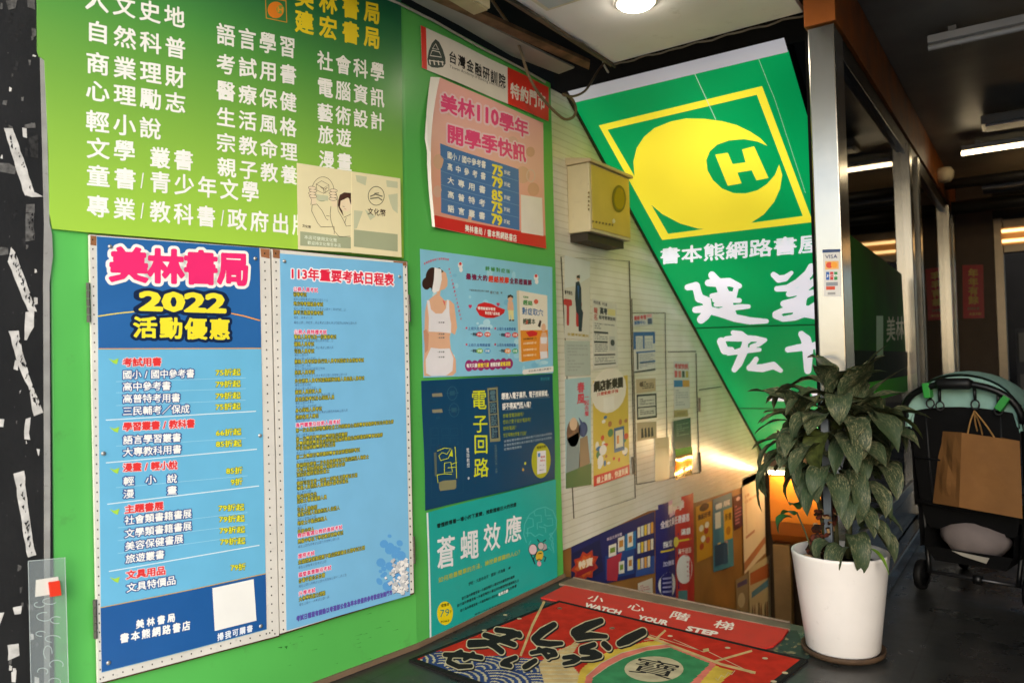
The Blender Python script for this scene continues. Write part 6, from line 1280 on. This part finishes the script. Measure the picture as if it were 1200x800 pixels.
# ================================================================== POTTED PLANT
PC = FLOOR.at(982, 773); px0, py0 = PC[0], PC[1] + .10
t = thing('potted_plant', 'tall leafy plant with speckled drooping leaves in a white tapered pot', 'plant', (px0, py0, 0))
b = MB(); POT = M('dcd8d4', .32, .5, .05, 5, name='glazed_white', coat=.2, dirt=.22)
b.lathe((px0, py0, 0), [(.0001, .020), (.140, .020), (.146, .03), (.160, .15), (.176, .28), (.190, .405), (.193, .418), (.191, .424), (.182, .424), (.178, .415), (.170, .33)], POT, 56); b.build('pot', t, smooth=True)
b = MB(); b.lathe((px0, py0, 0), [(.0001, .001), (.148, .001), (.164, .012), (.166, .03), (.160, .03), (.152, .018), (.0001, .016)], M('54402e', .7, .3, .3, 9, name='terracotta_dirty', dirt=.5), 48); b.build('saucer', t, smooth=True)
b = MB(); vs = []; rr = random.Random(1)
for r_, n in ((0, 1), (.05, 8), (.10, 14), (.15, 20), (.176, 24)):
    for k in range(n): a = 6.283 * k / n; vs.append((px0 + r_ * math.cos(a), py0 + r_ * math.sin(a), .375 + rr.uniform(-.01, .012)))
bm = bmesh.new(); bv = [bm.verts.new(v) for v in vs]
res = bmesh.ops.convex_hull(bm, input=bv); bm.free()
b.lathe((px0, py0, 0), [(.172, .37), (.12, .385), (.06, .39), (.0001, .395)], M('241a12', .95, .1, .4, 30, bump=.8, bscale=70, name='soil'), 30); b.build('soil', t)
STM = M('4a4a2a', .7, .3, .3, 20, name='stem_bark')
def leaf_mat():
    m = bpy.data.materials.new('speckled_leaf'); m.use_nodes = True; nt = m.node_tree; n = nt.nodes; L = nt.links; p = n['Principled BSDF']
    uv = n.new('ShaderNodeUVMap'); mp = n.new('ShaderNodeMapping'); mp.inputs['Scale'].default_value = (26, 13, 1); L.new(uv.outputs[0], mp.inputs[0])
    oi = n.new('ShaderNodeTexCoord'); ad = n.new('ShaderNodeVectorMath'); ad.operation = 'ADD'
    gs = n.new('ShaderNodeTexNoise'); gs.inputs['Scale'].default_value = 4; L.new(oi.outputs['Object'], gs.inputs['Vector'])
    L.new(mp.outputs[0], ad.inputs[0]); L.new(gs.outputs['Color'], ad.inputs[1])
    nz = n.new('ShaderNodeTexNoise'); nz.inputs['Scale'].default_value = 1.0; nz.inputs['Detail'].default_value = 6; nz.inputs['Roughness'].default_value = .7; L.new(ad.outputs[0], nz.inputs['Vector'])
    r = n.new('ShaderNodeValToRGB'); e = r.color_ramp.elements; e[0].position = .44; e[0].color = (.020, .036, .016, 1); e[1].position = .60; e[1].color = (.21, .185, .10, 1)
    x = e.new(.53); x.color = (.05, .066, .032, 1); L.new(nz.outputs[0], r.inputs[0])
    g2 = n.new('ShaderNodeTexNoise'); g2.inputs['Scale'].default_value = 9; L.new(oi.outputs['Object'], g2.inputs['Vector'])
    mx = n.new('ShaderNodeMix'); mx.data_type = 'RGBA'; mr = n.new('ShaderNodeMapRange'); mr.inputs[1].default_value = .45; mr.inputs[2].default_value = .65; mr.inputs[3].default_value = 0; mr.inputs[4].default_value = .75
    L.new(g2.outputs[0], mr.inputs[0]); L.new(mr.outputs[0], mx.inputs['Factor']); L.new(r.outputs[0], mx.inputs[6]); mx.inputs[7].default_value = (.028, .05, .022, 1)
    L.new(mx.outputs[2], p.inputs['Base Color']); p.inputs['Roughness'].default_value = .55; p.inputs['Specular IOR Level'].default_value = .25
    return m
LEAF = leaf_mat(); LEAF2 = M('4a5428', .5, .3, .35, 40, name='olive_leaf'); LEAFY = M('5a7a20', .45, .4, .2, 30, name='young_leaf'); 
class LB(MB):
    def __init__(s): super().__init__(); s.luv = []
def leaf(b, base, az, el, length, width, droop, m, twist=0.0, wave=0.0):
    """arching blade: spine bends down along its length, cross-section folded"""
    n = 9; p = Vector(base); vs = []; uvs = []
    rise = el; step = length / n
    for i in range(n + 1):
        t_ = i / n; w = width * (math.sin(math.pi * min(1, (t_ * .93 + .05)) ** .85) ** .9) * (1 - .25 * t_)
        if i == n: w = .001
        d = Vector((math.cos(az) * math.cos(rise), math.sin(az) * math.cos(rise), math.sin(rise)))
        side = Vector((-math.sin(az + twist * t_), math.cos(az + twist * t_), 0)); side = (side + Vector((0, 0, twist * .5 * t_))).normalized(); up = side.cross(d) * -1
        fold = .16 * w; wv = wave * math.sin(t_ * 9 + az * 3) * w
        for q, f_ in ((-1, fold + wv), (-.5, fold * .35), (0, 0), (.5, fold * .35), (1, fold - wv)):
            vs.append(p + side * (q * w * .5) + up * f_ * (1 if el > -9 else 1)); uvs.append((q * .5 + .5 + az, t_ * (length / .22) + az * 3))
        p = p + d * step; rise -= droop * (1.55 - 1.1 * t_) / n
    fs = [(i * 5 + k, i * 5 + k + 1, i * 5 + 6 + k, i * 5 + 5 + k) for i in range(n) for k in range(4)]
    b.mesh(vs, fs, m); b.luv += uvs
def build_leaves(b, name, par):
    o = b.build(name, par, smooth=True); me = o.data; ul = me.uv_layers.new(name='UVMap')
    for lp in me.loops: ul.data[lp.index].uv = b.luv[lp.vertex_index]
    return o
rr = random.Random(21)
sx, sy = px0 + .0, py0 + .02
b = MB()
stems = []
for k, (ox, oy, tz, lx, ly) in enumerate(((-.02, .03, 1.08, .01, -.02), (.04, .01, 1.0, .04, .0), (-.05, -.02, .95, -.09, -.01), (.02, .06, .92, .12, .03))):
    pts = [(px0 + ox * .8, py0 + oy, .38), (px0 + ox + lx * .2, py0 + oy + ly * .3, .38 + (tz - .38) * .4), (px0 + ox + lx, py0 + oy + ly, tz)]
    b.tube(spl([np.array(p) for p in pts]), [.012, .012, .011, .011, .010, .010, .009, .008, .006], STM, 8); stems.append(pts[-1])
b.build('stems', t, smooth=True)
b = MB(); b.box(px0 - .045, px0 - .015, py0 - .055, py0 - .03, .36, .98, M('6a727a', .35, .5, .1, 9, metal=.6, name='grey_stake')); b.build('support_stake', t)
b = MB(); BARK = [M('3a2418', .9, .2, .4, 30, name='bark_chip'), M('5a2a1c', .85, .2, .3, 30, name='red_bark'), M('a08058', .8, .2, .2, 30, name='pale_chip')]
for _ in range(110):
    a = rr.random() * 6.28; z = rr.uniform(.39, .60); r_ = .034 + rr.uniform(-.006, .006); c = Vector((px0 - .085 + r_ * math.cos(a) + (z - .39) * .25, py0 - .04 + r_ * math.sin(a), z)); s = rr.uniform(.008, .017)
    Tm = Matrix.Translation(c) @ Matrix.Rotation(rr.random() * 6, 4, 'Z') @ Matrix.Rotation(rr.random() * 6, 4, 'X'); b.box(-s, s, -s * .7, s * .7, -s * .4, s * .4, BARK[rr.choice((0, 0, 1, 1, 2))], Tm)
b.build('moss_pole', t, bevel=.003)
for dx, dy, s in ((-.11, -.10, .035), (.02, -.13, .02), (-.06, -.14, .018)):
    b = MB(); b.lathe((px0 + dx, py0 + dy, .395), [(.0001, .6 * s), (.6 * s, .5 * s), (s, 0), (.6 * s, -.4 * s)], M('b09070', .7, .3, .2, 20, name='pebble'), 14); b.build('pebble', t, smooth=True)
# crown: each head carries a whorl of broad blades, upper ones erect, most of them hanging
b = LB()
for hx, hy, hz in stems:
    hz += .04; nlv = 15
    for k in range(nlv):
        f_ = k / nlv; az = k * 2.399 + hx * 40 + rr.uniform(-.3, .3)
        zz = hz - .26 * f_ + rr.uniform(-.02, .02); el = 1.2 - .5 * f_ + rr.uniform(-.35, .3); ln = rr.uniform(.17, .29)
        leaf(b, (hx + rr.uniform(-.008, .008), hy + rr.uniform(-.008, .008), zz), az, el, ln, rr.uniform(.085, .155), 1.3 + 1.2 * f_ + rr.uniform(-.4, .4), LEAF, rr.uniform(-.6, .6), rr.uniform(.04, .18))
# hanging curtain of leaves round the front and sides
for k in range(24):
    az = 2.6 + 4.4 * (k / 23) + rr.uniform(-.15, .15); r_ = rr.uniform(.04, .12); zz = rr.uniform(.74, 1.02)
    leaf(b, (px0 + r_ * math.cos(az) - .015, py0 + r_ * .8 * math.sin(az), zz), az, rr.uniform(.1, .7), rr.uniform(.18, .34), rr.uniform(.09, .155), rr.uniform(1.4, 2.6), LEAF if k % 5 else LEAF2, rr.uniform(-.5, .5), rr.uniform(.05, .2))
for dx, dy, dz, az, el, ln, w, dr in ((-.16, -.04, .88, 3.3, .1, .34, .085, 2.2), (-.19, -.06, .82, 3.6, -.3, .30, .075, 1.5), (-.14, -.02, .98, 2.9, .5, .22, .06, 1.2), (-.18, .0, .96, 3.2, .2, .18, .05, 1.0),
                                      (.10, .02, 1.02, .5, 1.0, .26, .055, .5), (.08, -.02, 1.0, -.1, .9, .26, .08, 1.0), (.03, -.05, 1.06, 4.9, .7, .20, .12, 2.6), (-.12, -.02, 1.0, 2.7, 1.3, .26, .13, 2.0), (.06, .0, 1.08, .3, 1.2, .26, .06, .5), (.04, -.03, 1.05, 5.8, 1.2, .27, .11, 1.2), (-.10, -.04, 1.06, 2.8, 1.1, .24, .10, 2.4), (-.05, -.08, .98, 4.0, .4, .24, .12, 2.6), (.07, -.09, .97, 5.3, .3, .24, .11, 2.4), (.02, .02, 1.04, 1.4, 1.3, .20, .06, .8)):
    leaf(b, (px0 + dx, py0 + dy, dz), az, el, ln, w, dr, LEAF, rr.uniform(-.4, .4), .1)
# basal leaves over the rim
for dx, dy, dz, az, el, ln, w, dr in ((.06, -.06, .50, 5.2, .5, .24, .10, 2.6), (.09, -.03, .52, 5.9, .5, .22, .10, 2.0), (.04, -.10, .46, 4.4, .4, .17, .10, 2.4), (.07, -.02, .56, .0, .9, .22, .09, 1.9), (.05, .02, .58, .6, .9, .2, .08, 1.5), (-.01, -.1, .47, 3.9, .5, .13, .085, 2.6), (.1, -.05, .54, 5.6, .9, .2, .09, 2.2), (.07, -.06, .60, 5.5, .7, .2, .10, 2.2), (.08, .0, .64, 6.0, .7, .2, .10, 2.2), (.04, -.09, .66, 5.0, .6, .22, .11, 2.2), (.09, -.05, .70, 5.7, .6, .22, .11, 2.2), (-.02, -.09, .70, 4.3, .6, .22, .10, 2.2)):
    leaf(b, (px0 + dx, py0 + dy, dz), az, el, ln, w, dr, LEAF, rr.uniform(-.3, .3), .08)
build_leaves(b, 'foliage', t)
b = LB()
leaf(b, (px0 + .01, py0 - .04, 1.03), 4.8, .9, .13, .07, 2.2, LEAFY, .2, .1); leaf(b, (px0 + .13, py0 - .12, .47), 5.6, .2, .15, .022, 1.4, LEAFY, .1, 0)
build_leaves(b, 'young_leaves', t)
b = LB(); GP = M('2c5a2a', .4, .4, .2, 25, name='vine_leaf')
leaf(b, (px0 - .17, py0 - .08, .56), 3.5, .2, .11, .075, 2.0, GP, .2, .1); leaf(b, (px0 - .16, py0 - .07, .57), 2.7, .5, .10, .06, 1.6, GP, .2, .1); leaf(b, (px0 - .14, py0 - .09, .60), 4.6, 1.0, .10, .06, 1.2, GP, .4, .1)
st = len(b.v); b.tube(spl([np.array(p) for p in ((px0 - .09, py0 - .06, .39), (px0 - .115, py0 - .08, .50), (px0 - .15, py0 - .08, .585))]), .004, STM, 6); b.luv += [(0, 0)] * (len(b.v) - st)
build_leaves(b, 'vine_sprig', t)

# ================================================================== STROLLER
SX, SY = -.315, 4.57; ang = math.radians(-13.0)
ca, sa = math.cos(ang), math.sin(ang)
def ST(u, w, z): return (SX + ca * u - sa * w, SY + sa * u + ca * w, z)
t = thing('stroller', 'black folding stroller with mint green hood, seen from behind in the corridor', 'stroller', (SX, SY, 0))
FB = M('121314', .4, .5, .15, 12, name='black_frame'); FAB = M('0a0a0b', .8, .25, .15, 30, name='black_fabric', bump=.2, bscale=220); MINT = M('a4d0c2', .75, .25, .06, 14, name='mint_fabric', bump=.25, bscale=60); RUB = M('0c0c0c', .6, .3, .2, 20, name='tyre_rubber')
b = MB()
for s in (-1, 1):
    b.tube(spl([np.array(ST(s * .20, -.02, .10)), np.array(ST(s * .235, .02, .45)), np.array(ST(s * .262, -.02, .80)), np.array(ST(s * .262, -.10, .95))]), .012, FB); b.tube(spl([np.array(ST(s * .25, .02, .55)), np.array(ST(s * .23, .30, .35)), np.array(ST(s * .22, .58, .08))]), .012, FB)
b.tube([ST(-.22, 0, .10), ST(.22, 0, .10)], .010, M('4a4a4c', .3, .5, .1, 9, metal=.7, name='axle_metal')); b.lathe(ST(.02, 0, .10), [(.0001, -.022), (.024, -.02), (.024, .02), (.0001, .022)], FB, 12)
b.build('frame', t, smooth=True)
arc_ = [np.array(ST(.268 * math.cos(math.radians(a)), -.10 - .05 * math.sin(math.radians(a)), .90 + .19 * math.sin(math.radians(a)) ** .8)) for a in range(180, -1, -10)]
b = MB(); b.tube(arc_, .017, FB); b.build('handlebar', t, smooth=True)
b = MB(); b.tube([ST(-.085, -.155, 1.083), ST(-.07, -.157, 1.088), ST(.06, -.157, 1.088), ST(.075, -.155, 1.083)], [.02, .028, .028, .02], M('1c1c1d', .5, .4, .15, 20, name='grip')); b.build('grip', t, smooth=True)
low = [np.array(ST(.25 * math.cos(math.radians(a)), -.06, .87 + .135 * math.sin(math.radians(a)) ** .8)) for a in range(180, -1, -10)]
b = MB(); b.tube(low, .011, FB); b.build('zip_rim', t, smooth=True)
# hood
b = MB(); n1, n2 = 9, 19; vs = []
for i in range(n1):
    f_ = i / (n1 - 1); w = -.085 + .50 * f_; top = 1.135 + .03 * math.sin(math.pi * f_) - .16 * f_ ** 2; half = .268
    for k in range(n2):
        a = math.pi * k / (n2 - 1); vs.append(ST(-half * math.cos(a), w, .86 + (top - .86) * math.sin(a) ** .75))
b.mesh(vs, [(i * n2 + k, i * n2 + k + 1, (i + 1) * n2 + k + 1, (i + 1) * n2 + k) for i in range(n1 - 1) for k in range(n2 - 1)], MINT)
b.build('hood', t, smooth=True)
b = MB(); vs = []
for k in range(n2):
    a = math.pi * k / (n2 - 1); s_ = math.sin(a) ** .75
    vs += [ST(-.262 * math.cos(a), -.082, .86 + .262 * s_), ST(-.250 * math.cos(a), -.070, .86 + .135 * s_), ST(-.245 * math.cos(a), -.066, .85 + .085 * s_)]
b.mesh(vs, [(3 * k + q, 3 * k + 3 + q, 3 * k + 4 + q, 3 * k + 1 + q) for k in range(n2 - 1) for q in (0, 1)], MINT); b.build('hood_rear_panel', t, smooth=True)
b = MB(); vs = []
prof = [(.245, .94, -.068), (.245, .80, -.06), (.235, .6, -.05), (.22, .42, -.03), (.20, .33, 0)]
for hw, z, w in prof:
    for k in range(7): q = k / 6 * 2 - 1; vs.append(ST(hw * q, w - .02 * (1 - q * q), z + (.0 if z < .9 else .03 * (1 - q * q))))
b.mesh(vs, [(i * 7 + k, i * 7 + k + 1, (i + 1) * 7 + k + 1, (i + 1) * 7 + k) for i in range(4) for k in range(6)], FAB); b.build('backrest', t, smooth=True)
b = MB()
for s in (-1, 1): b.mesh([ST(s * .25, -.07, .93), ST(s * .25, -.05, .45), ST(s * .24, .38, .40), ST(s * .25, .30, .62), ST(s * .25, .1, .9)], [(0, 1, 2, 3, 4)], FAB)
b.mesh([ST(-.23, 0, .40), ST(.23, 0, .40), ST(.23, .42, .42), ST(-.23, .42, .42)], [(0, 1, 2, 3)], FAB); b.build('seat_sides', t)
b = MB()
for s in (-1, 1):
    b.mesh([ST(s * .235, -.045, .46), ST(s * .225, -.06, .24), ST(s * .215, .34, .22), ST(s * .22, .36, .44)], [(0, 1, 2, 3)], FAB)
    b.tube([ST(s * .17, -.072, .93), ST(s * .165, -.066, .70), ST(s * .15, -.058, .46)], .006, M('1d1e20', .5, .4, .1, 30, name='webbing'), 6)
b.tube([ST(-.235, -.052, .47), ST(0, -.085, .455), ST(.235, -.052, .47)], .012, FAB, 8); b.tube([ST(-.23, -.068, .70), ST(0, -.085, .69), ST(.23, -.068, .70)], .005, M('1d1e20', .5, .4, .1, 30, name='webbing'), 6)
b.build('side_webbing', t, smooth=True)
b = MB(); vs = []
for hw, w0, w1, z in ((.20, -.06, .36, .34), (.20, -.08, .36, .25), (.16, -.05, .33, .175)): vs += [ST(-hw, w0, z), ST(hw, w0, z), ST(hw, w1, z), ST(-hw, w1, z)]
b.mesh(vs[4:], [(0, 1, 5, 4), (1, 2, 6, 5), (2, 3, 7, 6), (3, 0, 4, 7), (4, 5, 6, 7)], FAB); b.mesh(vs[:8], [(1, 2, 6, 5), (2, 3, 7, 6), (3, 0, 4, 7)], FAB); b.build('basket', t)
b = MB(); b.mesh([ST(-.07, -.085, .245), ST(.10, -.085, .235), ST(.085, -.083, .205), ST(-.02, -.083, .225)], [(3, 2, 1, 0)], M('b8b2a4', .6, .3, .1, 20, name='care_label')); b.build('care_label', t)
for s, w, r in ((-1, 0, .078), (1, 0, .078), (-1, .58, .06), (1, .58, .06)):
    Tm = Matrix.Rotation(ang, 3, 'Z') @ Matrix.Rotation(math.pi / 2, 3, 'Y'); c = ST(s * (.245 if w == 0 else .22), w, r)
    b = MB(); b.lathe(c, [(r * .72, -.018), (r * .95, -.018), (r, -.008), (r, .008), (r * .95, .018), (r * .72, .018)], RUB, 28, Tm); wo = b.build('wheel', t, smooth=True)
    b = MB(); b.lathe(c, [(.0001, -.016), (r * .2, -.016), (r * .3, -.006), (r * .72, -.012), (r * .72, .012), (r * .3, .006), (r * .2, .016), (.0001, .016)], FB, 20, Tm); o = b.build('rim', t, smooth=True); o.matrix_parent_inverse = Matrix(); o.parent = wo
    if w: 
        b = MB(); b.box(-.02, .02, -.02, .02, 0, .07, FB, Matrix.Translation(Vector(ST(s * .22, w, .07)))); b.build('fork', t)
CLP = M('3fae4a', .4, .4, .05, 9, name='green_clip')
for u, zz in ((-.135, 1.065), (.205, 1.005)):
    Tm = Matrix.Translation(Vector(ST(u, -.148 + abs(u) * .1, zz))) @ Matrix.Rotation(ang, 4, 'Z') @ Matrix.Rotation(-.1 if u < 0 else .6, 4, 'Y'); b = MB(); b.box(-.017, .017, -.026, .022, -.05, .026, CLP, Tm); b.build('clip', t, bevel=.004)
for u, zz in ((-.13, .985), (-.085, .975), (.075, .985), (.175, .96)):
    b = MB(); c = np.array(ST(u, -.12, zz)); b.tube([c + np.array([.018 * math.cos(k * .524), 0, .022 * math.sin(k * .524)]) for k in range(13)], .004, FB, 6, cap=False); b.tube([c + np.array([0, .0, .022]), c + np.array([.0, .0, .085])], .008, FB, 6); b.build('hook', t, smooth=True)
# paper bag on the hook
KRAFT = M('9a6c3e', .75, .25, .10, 9, name='kraft_paper', bump=.25, bscale=30)
t2 = thing('paper_bag', 'brown kraft paper bag hanging by twisted handles from the stroller', 'bag', tuple(ST(.02, -.2, .4)))
Bf = Surf(ST(0, -.185, 0), (sa, -ca, 0)); Bf.n = Bf.n if Bf.n[1] < 0 else -Bf.n
Bk = Surf(ST(0, -.07, 0), tuple(Bf.n))
q = [Bf.at(*p) for p in ((1127, 506.5), (1195, 516.5), (1198.5, 607.5), (1124, 594))]; q2 = [Bk.at(*p) for p in ((1103, 505), (1172, 512), (1172, 598), (1093, 589))]
b = MB(); rr = random.Random(6)
def crease(a, c, d, e, nu, nv, amp, nrm):
    vs = []
    for j in range(nv + 1):
        for i in range(nu + 1):
            u, v = i / nu, j / nv; p = (1 - u) * (1 - v) * a + u * (1 - v) * c + u * v * d + (1 - u) * v * e
            k = math.sin(math.pi * u) * math.sin(math.pi * min(1, v * 1.0)) if 0 < i < nu else 0
            vs.append(p + nrm * amp * k * (math.sin(u * 5 + v * 4) + .6 * math.sin(v * 11 - u * 6) + rr.uniform(-.2, .2)))
    b.mesh(vs, [(j * (nu + 1) + i, j * (nu + 1) + i + 1, (j + 1) * (nu + 1) + i + 1, (j + 1) * (nu + 1) + i) for j in range(nv) for i in range(nu)], KRAFT)
crease(q[0], q[1], q[2], q[3], 9, 9, .004, Bf.n); crease(q2[0], q[0], q[3], q2[3], 6, 9, -.012, Bf.n); crease(q2[1], q2[0], q2[3], q2[2], 4, 4, .0, Bf.n); crease(q[1], q2[1], q2[2], q[2], 4, 6, .006, np.array([1, 0, 0])); b.face([q[3], q[2], q2[2], q2[3]], KRAFT)
b.build('bag_body', t2)
hk = np.array(ST(.075, -.135, .955)); CRD = M('b88a50', .8, .2, .1, 40, name='paper_cord'); b = MB()
for S_, x0, x1 in ((Bf, 1134, 1165), (Bk, 1146, 1152)):
    a, c = S_.at(x0, 508), S_.at(x1, 512); b.tube(spl([a, a + (hk - a) * .55 + np.array([-.004, 0, 0]), hk]), .004, CRD, 6); b.tube(spl([hk, c + (hk - c) * .45 + np.array([.004, 0, 0]), c]), .004, CRD, 6)
b.build('handles', t2, smooth=True)
# pale cloth in the basket
b = MB(); vs = []; n1, n2 = 8, 14; rr = random.Random(12)
for i in range(n1 + 1):
    f_ = i / n1
    for k in range(n2):
        a = 6.283 * k / n2; r_ = math.sin(math.pi * (f_ * .75 + .15)); vs.append(ST(.005 + .155 * r_ * math.cos(a) * (1 + .12 * math.sin(3 * a + f_ * 5)), .03 + .11 * r_ * math.sin(a), .20 + .22 * f_ + rr.uniform(-.008, .008)))
b.mesh(vs, [(i * n2 + k, i * n2 + (k + 1) % n2, (i + 1) * n2 + (k + 1) % n2, (i + 1) * n2 + k) for i in range(n1) for k in range(n2)] + [[n1 * n2 + k for k in range(n2)]], M('8a7f7c', .85, .2, .08, 12, name='pale_cloth', bump=.3, bscale=40)); b.build('cloth_bundle', label='pale pinkish cloth bundle lying in the stroller basket', cat='cloth', smooth=True, loc=ST(.02, .03, .2))
